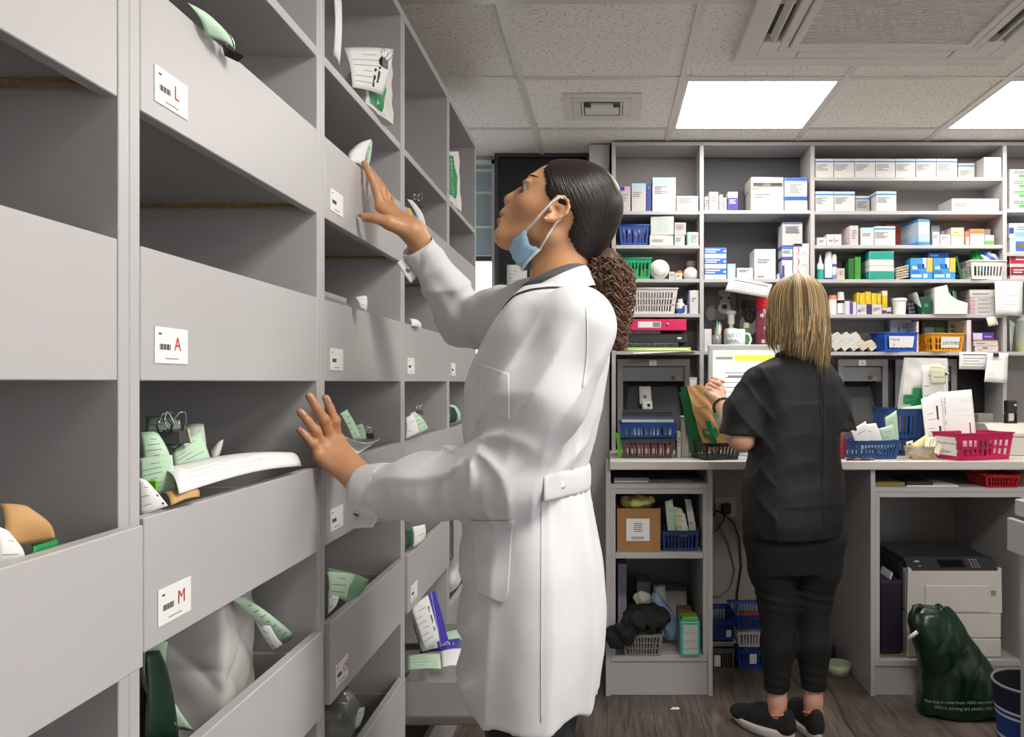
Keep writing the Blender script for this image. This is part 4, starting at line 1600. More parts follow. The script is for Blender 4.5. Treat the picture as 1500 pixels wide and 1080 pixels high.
# put back the trunk where the sleeve cut reached into it
Bt.append(loft([zp(r_[0]) for r_ in sec[4:8]], [((r_[1] + r_[2]) / 2 - VX) * PX2 for r_ in sec[4:8]], [D2] * 4, [(r_[2] - r_[1]) / 2 * PX2 - .012 for r_ in sec[4:8]], [r_[3] for r_ in sec[4:8]], .01, yaw=YAW, n=2.25))


def tunic_disp(p):
    x, y, z = p[:, 0] - cx0, p[:, 1] - D2, p[:, 2]
    back = sm01((-y) / .05)
    d = np.zeros(len(p), f32)
    rx = x * math.cos(YAW) + y * math.sin(YAW)
    # inverted pleat in the middle of the back, creases running out of it
    sx = rx - .031
    d += back * .014 * np.exp(-(sx / .008) ** 2) * sm01((zp(535) - z) / .03) * sm01((z - zp(612)) / .05)
    d += back * .0025 * np.exp(-(sx / .005) ** 2) * sm01((zp(600) - z) / .03)
    d -= back * .0022 * fold((z + .35 * np.abs(sx)) * 62 + 1.5 * np.sin(rx * 18), 1.4) * sm01((z - zp(740)) / .08) * sm01((zp(545) - z) / .05)
    d -= .0035 * fold(np.arctan2(y, x) * 11 + 6 * z, 1.4) * sm01((zp(720) - z) / .1)
    # drag lines from shoulder to sleeve hem
    sl = sm01((-.13 - rx) / .03) + sm01((rx - .14) / .03)
    d -= sl * .0045 * fold(z * 55 + rx * 60 + 2 * np.sin(y * 30), 1.4)
    return (d - .0012 * hash_noise(p, 30, 5)).astype(f32)


tp2, tq2 = sdf_mesh(Bt, .0050, disp=tunic_disp, amp=.018)
mesh_from('tunic', tp2, tq2, [tunic_black], wb)
bvh_tun = bvh_of(tp2, tq2)


def on_tunic(px, py, off):
    o = Vector((0, 0, CAMZ))
    h = bvh_tun.ray_cast(o, (P(px, py, 2) - o).normalized())
    return h[0] + h[1] * off if h[0] is not None else None


def strip(pix, r_, nm, mt):
    pts = [on_tunic(a, b_, r_ * .3) for a, b_ in pix]
    pts = [q for q in pts if q is not None]
    m = MB(); m.tube(pts, r_, mt, 5); m.build(nm, wb)


strip([(1207.5 - .10 * i, 536 + 8 * i) for i in range(30)], .0016, 'back_seam', tunic_black)
strip([(1101 + 1.3 * i + .05 * i * i, 538 + 5.5 * i) for i in range(12)], .0014, 'shoulder_seam', tunic_black)
m = MB()
nk = [HC.lerp(K(0, -.01, zp(520)), 1.0) + (rgt * math.cos(a) * .066 + fwd * math.sin(a) * .070) + Vector((0, 0, .004 + .012 * -math.sin(a))) for a in np.linspace(0, 2 * PI, 33)[:-1]]
m.tube(nk, .008, tunic_black, 8, closed=True)
m.build('collar', wb)

# ---- trousers
Bp = [loft([zp(740), zp(800), zp(835)], [cx0] * 3, [D2] * 3, [.172, .165, .15], [.115, .115, .10], .0, yaw=YAW)]
Bp += chain([LH, G(1132, 835, 0), LK, G(1139, 945, -.01), G(1136, 1004, -.02)], [.098, .083, .066, .060, .046], .03)
Bp += chain([RH, G(1199, 835, .02), RK, G(1192, 945, 0), G(1191, 1002, -.01)], [.098, .083, .066, .060, .046], .03)
for c in (G(1136, 1008, -.02), G(1191, 1007, -.01)):
    Bp.append(custom((lambda c: (lambda p: np.maximum(p[:, 2] - c[2], np.linalg.norm(p - np.array(c, f32), axis=1) - .09)))(tuple(c)), c - Vector((.1,) * 3), c + Vector((.1, .1, .0)), 0, 's'))


def trouser_disp(p):
    z = p[:, 2]
    kn = np.exp(-((z - zp(872)) / .05) ** 2) + .7 * np.exp(-((z - zp(985)) / .07) ** 2)
    return (-kn * .005 * fold(z * 190 + 40 * p[:, 0], 1.3) - .0015 * hash_noise(p, 30, 9)).astype(f32)


pp2, pq2 = sdf_mesh(Bp, .0060, disp=trouser_disp, amp=.010)
mesh_from('trousers', pp2, pq2, [trouser_black], wb)

# ---- trainers
def trainer(ank, toe, nm):
    ank = Vector((ank.x, ank.y, 0)); toe = Vector((toe.x, toe.y, 0))
    f_ = (toe - ank).normalized(); s_ = Vector((f_.y, -f_.x, 0))
    heel = ank - f_ * .055
    L = .258
    R3 = np.array([[f_.x, s_.x, 0], [f_.y, s_.y, 0], [0, 0, 1]])
    at = lambda a, b_, z: heel + f_ * a + s_ * b_ + Vector((0, 0, z))
    up_ = [ell(at(.075, 0, .05), (.080, .037, .058), 0, 'u', R3), ell(at(.19, .003, .040), (.088, .046, .036), .05, 'u', R3), ell(at(.12, 0, .06), (.07, .038, .04), .03, 'u', R3), cap(at(.022, 0, .045), at(.020, 0, .092), .024, .020, .02)]
    up_.append(custom(lambda p: p[:, 2] - .022, (-9, -9, -1), (9, 9, .022), 0, 's'))
    up_.append(cap(at(.062, 0, .085), at(.062, 0, .16), .032, .05, .006, 's'))
    a_, b_ = sdf_mesh([q if q[4] == 'u' or q[1][0] > -5 else (q[0], np.array(at(.1, 0, -.1)) - .3, np.array(at(.1, 0, .02)) + .3, 0, 's') for q in up_], .0042, amp=.004)
    sh_ = mesh_from('shoe', a_, b_, [shoe_black], wb)
    m = MB()
    outl = []
    for k in range(40):
        a = 2 * PI * k / 40
        x_ = math.cos(a); w_ = math.sin(a)
        xx = L * (.5 + .5 * x_)
        ww_ = (.036 + .013 * math.sin(PI * min(1, max(0, (xx / L - .1) / .9)) ** .8)) * w_
        outl.append((xx, ww_))
    rings = []
    for z_, sc_ in ((.0015, .95), (.008, 1.03), (.024, 1.09), (.037, 1.07)):
        rings.append([at((q[0] - L / 2) * sc_ + L / 2 + (.006 if z_ > .02 else 0), q[1] * sc_, z_ + (.010 * max(0, q[0] / L - .75) ** 1 if z_ < .01 else 0) + (.006 * max(0, .25 - q[0] / L) / .25 if z_ > .015 else 0)) for q in outl])
    vs = [v for r_ in rings for v in r_]
    fs = [(i * 40 + k, i * 40 + (k + 1) % 40, (i + 1) * 40 + (k + 1) % 40, (i + 1) * 40 + k) for i in range(3) for k in range(40)]
    fs += [tuple(range(39, -1, -1)), tuple(range(120, 160))]
    m.add(vs, fs, shoe_sole, True)
    m.build('sole', sh_)
    m = MB()
    ring = []
    for k in range(28):
        a = 2 * PI * k / 28
        ring.append(at(.060 + .042 * math.cos(a), .030 * math.sin(a), 0.080 + .014 * (1 if math.cos(a) < 0 else 0) * abs(math.cos(a)) - .006 * max(0, math.cos(a)) + .004))
    m.tube(ring, .0042, shoe_trim, 6, closed=True)
    m.build('shoe_trim', sh_)
    m = MB()
    for k in range(5):
        m.tube([at(.118 + .016 * k, -.028, .083 - .007 * k), at(.124 + .016 * k, 0, .098 - .008 * k), at(.118 + .016 * k, .028, .083 - .007 * k)], .0028, shoe_black, 5)
    m.build('laces', sh_)


trainer(G(1140, 0, -.03), G(1090, 0, .10), 'L')
trainer(G(1189, 0, -.02), G(1180, 0, .20), 'R')

# ---- bracelet of black beads
m = MB()
ax_ = (WL2 - EL2).normalized(); s1 = ax_.orthogonal().normalized(); s2 = ax_.cross(s1)
cb = WL2 - ax_ * .012
for k in range(22):
    a = 2 * PI * k / 22
    q = cb + (s1 * math.cos(a) + s2 * math.sin(a)) * .034
    m.lathe([(.0001, -.005), (.0035, -.0035), (.005, 0), (.0035, .0035), (.0001, .005)], q, bead, 8)
m.build('bracelet', wb)

# ---- hair: cap plus long strands falling to the shoulders
rnd = random.Random(5)
m = MB()
Cc = HC + Vector((0, 0, .014))
cp_, cq_ = sdf_mesh([ell(Cc, (.086, .106, .108), 0, 'u', Ry), cap(HC - fwd * .03 - Vector((0, 0, .03)), HC - fwd * .04 - Vector((0, 0, .12)), .085, .075, .03),
                     custom(lambda p: (p - np.array(HC + fwd * .05, f32)) @ np.array(fwd, f32) * -1.0 + .0, HC + fwd * .05 - Vector((.2, .2, .25)), HC + Vector((.3, .3, .08)), .0, 's')], .005, amp=.006,
                    disp=lambda p: (.002 * np.sin(np.arctan2((p - np.array(Cc, f32)) @ np.array(rgt, f32), -((p - np.array(Cc, f32)) @ np.array(fwd, f32))) * 40)).astype(f32))
m.raw(cp_.tolist(), cq_.tolist(), blond[0])
crown = Cc + Vector((0, 0, .108)) + fwd * .01
for s in range(1000):
    th = rnd.uniform(-2.35, 2.35)                    # 0 = straight back
    lay_ = rnd.uniform(1.0, 1.10)
    kink = rnd.uniform(-.6, .6)
    ln = rnd.uniform(.145, .225) + (.03 if th > .2 else -.012) - .02 * abs(th)
    pts = []
    nn = 15
    for i in range(nn + 1):
        u_ = i / nn
        if u_ < .45:
            ph = u_ / .45 * PI / 2
            rr = math.sin(ph); zz = math.cos(ph)
            dirv = rgt * math.sin(th) * .092 + fwd * -math.cos(th) * .110
            q = Cc + dirv * rr * lay_ + Vector((0, 0, .112 * zz * lay_))
        else:
            w = (u_ - .45) / .55
            dirv = rgt * math.sin(th) * (.092 + .014 * w - .022 * w * w) + fwd * -math.cos(th) * (.110 + .012 * w * (1 - w) * 4 - .012 * w)
            q = Cc + dirv * lay_ + Vector((0, 0, -ln * w)) 
            q += (rgt * math.sin(6 * w + s) * .006 + fwd * math.cos(5 * w + 2 * s) * .004) * w + rgt * kink * .035 * w ** 2.2
        pts.append(q)
    r0 = rnd.uniform(.0012, .0024)
    k = rnd.choices((0, 1, 2, 3), (3, 4, 3.2, 1.5))[0]
    m.tube(pts, [r0 * (1.0 if i < nn - 3 else (nn - i + .3) / 3.3) for i in range(nn + 1)], blond[k], 4, caps=False)
m.build('hair', wb)
# ================================================================ cartons, tubs and baskets on the wall shelves
IT0 = YS + .012
G_SH = 'medicine boxes on the wall shelves'
rnd = random.Random(3)


def ct(label, px0, px1, py0, zb, col='#e6e4df', dp=.11, d=IT0, yaw=0.0, band=(), blk=(), ln=None, txt=(), grp=None, name='medicine_box', cat='box', lid=True, tilt=0.0):
    """folding carton standing with its front at distance d between two photo columns, on height zb"""
    x0, x1 = X1(px0, d), X1(px1, d)
    z1 = Z1(py0, d)
    w, h = (x1 - x0) - .0008, z1 - zb - .0006
    m = MB()
    base = pm('#' + ''.join('%02x' % int(int(col[i:i + 2], 16) * .925) for i in (1, 3, 5)))
    T = Matrix.Translation(((x0 + x1) / 2, d, zb + .0005)) @ Matrix.Rotation(yaw, 4, 'Z') @ Matrix.Rotation(tilt, 4, 'Y')
    m.M = T
    m.box(-w / 2, w / 2, 0, dp, 0, h, base, .0009)
    e = .0004

    def q(u0, u1, v0, v1, c, lift=1):
        mm = pm(c) if isinstance(c, str) else c
        a, b_ = -w / 2 + u0 * w, -w / 2 + u1 * w
        y = -e * lift
        m.quad((a, y, v0 * h), (b_, y, v0 * h), (b_, y, v1 * h), (a, y, v1 * h), mm)

    def wrap(v0, v1, c):
        mm = pm(c)
        v0, v1 = max(v0, .012), min(v1, .988)
        q(.012, .988, v0, v1, c)
        for s in (-1, 1):
            xx = s * (w / 2 + e)
            pts = [(xx, .0012, v0 * h), (xx, dp - .0012, v0 * h), (xx, dp - .0012, v1 * h), (xx, .0012, v1 * h)]
            m.quad(*(pts if s > 0 else pts[::-1]), mm)
        if v1 > .98:
            m.quad((-w / 2 + .001, .001, h + e), (w / 2 - .001, .001, h + e), (w / 2 - .001, dp - .001, h + e), (-w / 2 + .001, dp - .001, h + e), mm)
    for v0, v1, c in band: wrap(v0, v1, c)
    for u0, u1, v0, v1, c in blk: q(u0, u1, v0, v1, c, 2)
    if ln:
        u0, u1, v0, v1, n = ln[:5]
        lc = pm(ln[5]) if len(ln) > 5 else ink_grey
        for i in range(n):
            v = v1 - (v1 - v0) * (i + .5) / n
            q(u0, u0 + (u1 - u0) * (.95 if i == 0 else rnd.uniform(.45, 1)), v - .26 * (v1 - v0) / n, v + .26 * (v1 - v0) / n, lc, 3)
    for s, u, v, size, c in txt:
        m.text(s, (-w / 2 + u * w, -e * 3, v * h), (1, 0, 0), (0, 0, 1), size * h, pm(c), off=.0002)
    if lid:                                            # tuck-in flap seen as a slit under the top edge
        m.box(-w / 2 + .003, w / 2 - .003, -.0002, .0003, h - .0026, h - .0021, ink_grey)
    return tag(m.build(name, None, T.translation), label, cat, grp)


def shelf(i, k): return SHZ[i, k]


S = shelf(0, 309)
ct('small lilac and white carton with a purple corner, half hidden by the dark hair', 906, 923.5, 273, S, '#d9cdd0', band=[(.8, 1, '#c8a9cf')], blk=[(.0, .5, .82, .98, '#55288c')], ln=(.15, .85, .4, .7, 4))
ct('white carton with a pale blue top, left of the dark blue narrow carton', 925, 946.3, 268.5, S, '#d9d3cf', band=[(.78, 1, '#a9c6d8')], ln=(.1, .7, .5, .7, 3))
ct('narrow dark blue carton between two white cartons with pale blue tops', 947, 954, 269, S, '#3a539b', txt=[('*', .3, .8, .12, '#e8eef5')])
ct('tall white carton with a pale blue lid, tallest on the upper left shelf', 955.5, 990, 260, S, '#e6e2dd', dp=.13, band=[(.79, 1, '#b5d0dd')], ln=(.1, .7, .5, .75, 5))
ct('low white carton speckled red and black at one corner, upper left shelf', 991, 1023, 287, S, '#e9e6e3', blk=[(.1 + .05 * k, .13 + .05 * k, .04 + .1 * ((k * 7) % 3), .12 + .1 * ((k * 7) % 3), '#c23a55' if k < 4 else '#3a3a3c') for k in range(8)], ln=(.1, .8, .5, .85, 4))
S = shelf(0, 359)
ct('flat white carton under the larger white carton, second shelf on the left', 951.5, 986.5, 344.5, S, '#e4e1db', ln=(.1, .6, .3, .6, 2))
ct('white carton with faint green columns, lying on the flat white carton', 953, 987, 317, Z1(344.5, IT0) + .0002, '#dde0da', yaw=math.radians(-5), dp=.10, blk=[(.3 + .1 * k, .33 + .1 * k, .2, .9, '#a9c4bd') for k in range(6)])
ct('small printed white carton, lower one beside the green edged carton', 988, 1003, 344.5, S, '#dedbd5', ln=(.1, .8, .3, .8, 4))
ct('small grey printed carton stacked on another beside the big white carton', 988, 1005, 326, Z1(344.5, IT0) + .0002, '#cfc8c0', ln=(.1, .9, .4, .85, 4))
ct('small white carton with a green left edge by the shelf divider', 1006, 1023.5, 340, S, '#e3e4dc', blk=[(.0, .14, .02, .98, '#45b58c')], ln=(.3, .9, .2, .8, 5))
S = shelf(0, 408)
ct('tiny white carton in front of the orange bag, left one', 980, 988.5, 398, S, '#e3ded8', dp=.04, ln=(.2, .8, .3, .7, 2))
ct('tiny white carton in front of the orange bag, right one', 989.2, 999, 400, S, '#ece8e2', dp=.04, ln=(.2, .8, .3, .7, 2))
S = shelf(0, 460)
ct('tall white carton with a blue left edge, on the shelf with the white basket', 1009, 1023.5, 425.5, S, '#e8e6e2', blk=[(0, .1, .01, .99, '#3a4fa0')], ln=(.3, .8, .5, .7, 2))
# ---- second bay
S = shelf(1, 308)
ct('half hidden white carton at the left end of the top middle shelf', 1032, 1038.5, 288, S, '#dcd9d5', d=IT0 + .02, ln=(.1, .9, .3, .8, 3))
ct('slim upright white carton, front one of the left group on the top middle shelf', 1039, 1052.5, 281, S, '#e2e2e2', dp=.06, yaw=.06, ln=(.2, .8, .5, .8, 3), band=[(.0, .04, '#7db3d8')])
ct('slim white carton standing just behind the front upright one', 1053.5, 1059, 285, S, '#d9d8d6', d=IT0 + .01, ln=(.2, .8, .3, .8, 3))
ct('small white carton left of the navy and white carton', 1059.5, 1064.8, 289.5, S, '#dddbd7', d=IT0 + .014, ln=(.2, .8, .3, .8, 3))
ct('navy blue carton with a white top on the top middle shelf', 1066, 1080.7, 281, S, '#e4e2e2', dp=.06, band=[(.0, .68, '#3b2f96')], ln=(.15, .85, .35, .6, 4, '#c9c4ea'))
ct('large white carton under the torn open white carton', 1100, 1148, 276.5, S, '#e5e2dc', dp=.15, ln=(.1, .6, .55, .8, 2))
o = ct('torn open white carton on top of the large white carton', 1100, 1148, 259.5, Z1(276.5, IT0) + .0002, '#e5e2dc', dp=.14, yaw=.05, lid=False, blk=[(.06, .97, .12, .5, '#4a4138'), (.35, .6, .15, .46, '#a48f7c'), (.55, .8, .3, .5, '#5b6a46'), (.04, .99, .05, .22, '#d3ccc3')])
ct('low white carton under the blue striped one, top middle shelf', 1149.3, 1183, 293.8, S, '#e2dfda', txt=[('o', .47, .3, .3, '#8a8a8a')])
ct('white carton with blue top and bottom stripes by the middle divider', 1149.3, 1182.5, 260.6, Z1(293.8, IT0) + .0002, '#dfe0e4', band=[(.87, 1, '#2b62c0'), (.0, .17, '#2558ae'), (.80, .87, '#9dbce4')], ln=(.22, .8, .3, .72, 6))
S = shelf(1, 408)
zz = S
for k, w_ in enumerate(('bottom', 'middle', 'top')):
    top = (393.3, 378.3, 363.3)[k]
    ct('blue and white tablet carton, %s one of the stack of three by the left divider' % w_, 1032, 1064, top, zz, '#e3e6ea', dp=.12, band=[(.42, .98, '#2d6cd0')], ln=(.05, .75, .5, .92, 2, '#dfe9f7'), blk=[(.86, .99, .6, .75, '#dfe9f7')], grp='blue and white tablet cartons')
    zz = Z1(top, IT0) + .0002
ct('slim pale blue carton between the blue stack and the low white carton', 1065.3, 1077.6, 386.5, S, '#b9dcef', blk=[(.3, .8, .15, .8, '#dcecf4')])
ct('low white carton left of the tall pale blue lidded one above the notice', 1079.3, 1103.3, 392.5, S, '#e4e3e3', ln=(.15, .8, .6, .85, 2))
ct('tall white carton with a pale blue lid behind the hanging notice', 1104.8, 1136.3, 365, S, '#e7e4e0', dp=.13, band=[(.76, 1, '#b9d3df')], ln=(.15, .75, .52, .68, 2), blk=[(.15 + .04 * k, .17 + .04 * k, .04, .11, '#55565a') for k in range(8)])
ct('tiny purple and white carton right of the tall white carton', 1138.6, 1145, 401, S, '#dcd4e6', dp=.04, blk=[(.5, 1, .05, .95, '#5646a8')])
ct('white carton with purple ends under two smaller cartons', 1145.6, 1161, 376, S, '#e2e0e6', dp=.09, band=[(.84, 1, '#54469f'), (0, .12, '#54469f')], blk=[(0, .22, .12, .6, '#3f3a96')])
ct('small white carton with blue rim on the purple ended one', 1145.6, 1161, 362.2, Z1(376, IT0) + .0002, '#dfdfe2', dp=.09, band=[(.8, 1, '#3567bd')], ln=(.1, .9, .3, .7, 3))
ct('grey printed carton with blue ends, topmost against the middle divider', 1146, 1175.5, 326, Z1(362.2, IT0) + .0002, '#cfcac8', dp=.10, band=[(.93, 1, '#2c4fa8'), (0, .07, '#2c4fa8')], ln=(.15, .85, .55, .85, 5, '#4a4648'))
zz = S
for k, (top, w_) in enumerate(((391, 'bottom'), (373.4, 'middle'), (356.8, 'top'))):
    o = ct('white carton with a red arc, %s in the stack of three behind the blond head' % w_, 1162, 1185.5, top, zz, '#ebe7e5', dp=.11, txt=[(')', .22, .22, .85, '#c5402c')], ln=(.5, .8, .12, .2, 1), grp='white cartons with a red arc')
    zz = Z1(top, IT0) + .0002
# ---- third bay
BL = [(.80, .88, '#2f8fd0')]
S = shelf(2, 260)
e_ = [1194.3, 1221.6, 1252, 1282.4, 1311.6, 1341.5, 1371.6, 1402.5]
ordn = ['first', 'second', 'third', 'fourth', 'fifth', 'sixth', 'seventh']
for k in range(7):
    ct('white carton with a blue stripe, %s from the left on the top right shelf' % ordn[k], e_[k] + .3, e_[k + 1] - .3, 232.5, S, '#e9e7e3', dp=.12, d=IT0 - .005, band=BL, ln=(.04, .7, .35, .7, 5), txt=[('-', .05, .04, .12, '#444446')], grp='blue striped cartons on the top right shelf')
ct('white carton with a blue stripe set back between the row and the turned one', 1403.5, 1428, 239, S, '#e2ded8', d=IT0 + .06, dp=.10, band=BL, ln=(.1, .7, .3, .6, 4), grp='blue striped cartons on the top right shelf')
ct('white carton turned sideways at the right end of the top right shelf', 1441, 1467, 230.3, S, '#e8e7e4', dp=.12, yaw=math.radians(2), d=IT0 - .008, blk=[(.2 + .05 * k, .22 + .05 * k, .5, .85, '#9a9a9c') for k in range(5)], grp='blue striped cartons on the top right shelf')
S = shelf(2, 309)
ct('white carton with a blue stripe at the left end of the second right shelf', 1194.5, 1221.6, 280.4, S, '#e9e7e3', dp=.12, d=IT0 - .005, band=BL, ln=(.04, .7, .35, .7, 5))
ct('white carton with a blue stripe, second from the left on the second right shelf', 1222.2, 1252.3, 280.6, S, '#e9e7e3', dp=.12, d=IT0 - .005, band=BL, ln=(.04, .7, .35, .7, 5))
ct('low white carton with a blue stripe set back on the second right shelf', 1253.3, 1274, 287, S, '#dedad5', d=IT0 + .05, dp=.1, band=BL, ln=(.1, .8, .3, .7, 5))
ct('white carton with a blue stripe standing alone, turned, on the second right shelf', 1283.5, 1313.5, 280.2, S, '#e9e7e3', dp=.13, d=IT0 - .006, yaw=.05, band=BL, ln=(.06, .7, .4, .7, 4), txt=[('-', .05, .04, .12, '#444446')])
ct('long flat white carton at the right of the second right shelf', 1394, 1464, 291, S, '#e9e8e6', dp=.15, d=IT0 - .004, yaw=.03, ln=(.05, .35, .35, .65, 2), txt=[('-- ---', .62, .35, .25, '#77777a')])
S = shelf(2, 359)
ct('low white carton at the far left of the third right shelf', 1196.6, 1210.5, 348, S, '#e4e1de', ln=(.2, .8, .3, .7, 2))
ct('small white carton, left one of a pair beside the pinkish carton', 1211, 1221.8, 343.2, S, '#e6e3e1', dp=.08, ln=(.3, .9, .3, .5, 2, '#5a5a5c'))
ct('small white carton, right one of a pair beside the pinkish carton', 1222.2, 1232.8, 343.2, S, '#e2dfdd', dp=.08, ln=(.1, .6, .3, .5, 2))
ct('pinkish white carton standing edge on in the third right shelf', 1245, 1257.5, 330.5, S, '#e6d3d3', dp=.13, yaw=.05, ln=(.2, .8, .3, .8, 4))
ct('white carton with a pale blue top beside the pinkish carton', 1261, 1280.2, 333.5, S, '#e6e4e0', band=[(.74, 1, '#b7dbe2')], ln=(.1, .8, .5, .7, 2))
ct('white carton with a blue stripe left of the large light blue carton', 1280.9, 1311.6, 331.5, S, '#e8e6e2', band=[(.82, .9, '#2f8fd0')], ln=(.04, .7, .35, .7, 5))
ct('red carton behind the blue striped one on the third right shelf', 1296, 1320, 328.5, S, '#bf4a39', d=IT0 + .128, dp=.04)
ct('large light blue and white carton jutting over the edge of the third right shelf', 1344.5, 1363, 321.6, S, '#cfe2f2', d=IT0 - .010, dp=.16, yaw=math.radians(12), band=[(.9, 1, '#2c86d6'), (.0, .12, '#3f8fdc'), (.12, .42, '#a5c9ea')])
ct('white carton right of the large light blue carton', 1366, 1376.5, 340, S, '#e4e2e0', dp=.06, ln=(.1, .8, .5, .8, 2))
ct('greyish carton peeping over the white one right of the light blue carton', 1364, 1377, 330.5, S, '#c3ccd3', d=IT0 + .085, dp=.05)
ct('low white carton left of the white and yellow carton', 1377.5, 1392.5, 343.5, S, '#e3e1df', dp=.06, ln=(.1, .8, .5, .8, 2))
ct('grey blue carton behind the low white one', 1379, 1394, 338, S, '#a9b9c6', d=IT0 + .075, dp=.05)
ct('upright white carton with a yellow stripe on the third right shelf', 1393.2, 1412.3, 333.5, S, '#e9e1d6', band=[(.9, 1, '#dcae93'), (.52, .62, '#e2bf3c')], ln=(.15, .6, .65, .8, 1, '#c99a33'))
ct('thin red and white carton left of the orange topped carton', 1413, 1420.3, 339.6, S, '#d97a62', dp=.08, blk=[(.3, .9, .05, .6, '#ecd9d2')])
ct('white carton with an orange top on the third right shelf', 1421, 1442.5, 335.7, S, '#ecebe6', band=[(.7, 1, '#ee7b36')])
ct('white carton with a bright green bottom on the third right shelf', 1443.5, 1456.3, 344.5, S, '#e6e6df', dp=.05, band=[(.06, .46, '#5dbb46')])
ct('dull grey carton behind the green bottomed carton', 1443, 1451, 335.5, S, '#a8a49d', d=IT0 + .065, dp=.06)
S = shelf(2, 409)
ct('small beige carton right of the white spray bottles', 1226.5, 1237.4, 393, S, '#d9d0bd', dp=.05, ln=(.3, .8, .4, .8, 3))
ct('dark green carton, left one behind the teal and white cartons', 1243, 1251.3, 379, S, '#1e6e2a', d=IT0 + .01)
ct('bright green carton, right one beside the teal and white cartons', 1252, 1261, 376.5, S, '#3f9a33', d=IT0 + .01)
ct('teal and white carton, lower of two, on the fourth right shelf', 1273.5, 1309.8, 389.3, S, '#e8e9e2', d=IT0 - .010, dp=.15, yaw=.03, band=[(0, .6, '#1c9a86')])
ct('teal and white carton, upper of two, on the fourth right shelf', 1273.5, 1309.5, 368.3, Z1(389.3, IT0 - .01) + .0003, '#e8e9e2', d=IT0 - .010, dp=.15, yaw=.03, band=[(.42, 1, '#1c9a86')])
for k, w_ in enumerate(('left', 'right')):
    x = 1333.8 + 33.4 * k
    ct('blue carton with an orange corner, %s one of the pair on the fourth right shelf' % w_, x, x + 32.4, 378, S, '#3d9fe2', dp=.10, d=IT0 - .004, blk=[(.72, 1, .35, 1, '#f2b64a'), (.55, .75, .55, 1, '#d9e7ee'), (.08, .34, .48, .6, '#e9f3fa'), (.04, .4, .28, .4, '#1d6fc0'), (.04, .5, .1, .22, '#d5e8f6'), (.3, .62, .5, .72, '#1f63b8'), (.58, .76, .08, .26, '#dce9f2')])
ct('darker blue carton lying on the pair of blue and orange cartons', 1359, 1390, 370.5, Z1(378, IT0) + .004, '#1f63b8', d=IT0 + .03, dp=.06, blk=[(.1, .5, .3, .7, '#7fb4e6')])
S = shelf(2, 460)
ct('small pink and white carton at the left end of the fifth right shelf', 1203, 1213.3, 444, S, '#e9dfe2', dp=.05, blk=[(.1, .6, .3, .75, '#d88fb0')])
ct('taller pale pink carton behind the small pink and white one', 1206, 1214, 437.5, S, '#e3cfd3', d=IT0 + .055, dp=.06)
ct('white carton with a purple edge beside the dark bottle', 1238.2, 1246.8, 441, S, '#e6e2ea', dp=.06, blk=[(.75, 1, .02, .98, '#5b3a93')])
ct('white carton with a purple stripe left of the yellow cartons', 1247.3, 1254.5, 442.5, S, '#e8e4ea', dp=.06, blk=[(0, .3, .02, .98, '#6b4aa3')])
ct('white and purple carton under the left yellow cartons', 1255.2, 1269.5, 446, S, '#e4dfe2', dp=.09, blk=[(.1, .4, .2, .5, '#8a6a9d')], ln=(.45, .9, .3, .7, 3))
ct('dark purple carton under the middle yellow carton', 1270, 1277, 446, S, '#4b2c6e', dp=.09)
ct('white carton under the right yellow cartons', 1277.5, 1291.5, 446, S, '#e6e0e0', dp=.09, ln=(.1, .9, .3, .7, 3))
ct('dark red and white carton right of the one under the yellow cartons', 1292, 1305.8, 450.5, S, '#dcd3d6', dp=.06, blk=[(.0, .45, .1, .6, '#5b2740'), (.5, .95, .1, .4, '#3c2f52')])
zz = Z1(446, IT0) + .0003
ye = [1250.5, 1258.8, 1267.5, 1276.3, 1284.5, 1291]
for k in range(5):
    ct('yellow carton, %s from the left of the row on the fifth right shelf' % ordn[k], ye[k] + .2 if k else 1255.3, ye[k + 1] - .2, (428.4, 429.2, 427.4, 429.6, 430)[k], zz, '#ecc81e', dp=.08, d=IT0 + .002 * (k % 2), ln=(.2, .4, .1, .9, 1, '#f3dd66'), grp='yellow cartons on the fifth right shelf')
ct('yellow carton with a pale top at the right end of the yellow row', 1292.3, 1300, 426, Z1(450.5, IT0) + .0003, '#e9c426', dp=.05, band=[(.7, 1, '#dcc9c6')])
ct('dark green carton leaning right of the dark blister pack', 1350, 1366, 434.5, S, '#14523a', d=IT0 - .006, dp=.10, yaw=.1, tilt=-.10, lid=False, ln=(.3, .7, .3, .7, 1, '#3f8a5e'))
zz = S
for k, (top, w_) in enumerate(((454.2, 'bottom'), (448.2, 'second'), (442.2, 'third'), (436.2, 'fourth'))):
    ct('flat pink ended carton, %s from below in the stack by the paper note' % w_ if k else 'flat pink ended carton at the bottom of the stack by the paper note', 1421, 1457.5, top, zz, '#e0d9d3', dp=.12, d=IT0, blk=[(0, .2, .1, .9, '#c9a3a8')], ln=(.3, .9, .3, .7, 2), grp='flat white cartons by the paper note')
    zz = Z1(top, IT0) + .0002
ct('long grey white carton tilted on top of the flat cartons by the paper note', 1420.5, 1457.5, 424.5, zz + .001, '#d9d5cf', dp=.12, ln=(.1, .8, .3, .6, 1))
S = shelf(2, 516)
ct('white and blue wallet box standing behind the blue basket', 1304, 1336, 467, S, '#dfe3e6', d=IT0 + .13, dp=.045, lid=False, blk=[(.35, .45, .2, .75, '#2c86c8'), (.6, .63, .2, .9, '#9a9a9c'), (.72, .75, .2, .9, '#9a9a9c')])
ct('thin blue box standing at the right end of the blue basket', 1337.5, 1342, 467.5, S, '#2f87c6', d=IT0 + .11, dp=.06, lid=False)
ct('thin white box with a pink edge beside the thin blue box', 1342.6, 1346, 471, S, '#e9e4e6', d=IT0 + .0, dp=.15, lid=False, blk=[(.8, 1, .01, .99, '#e08a9a')])
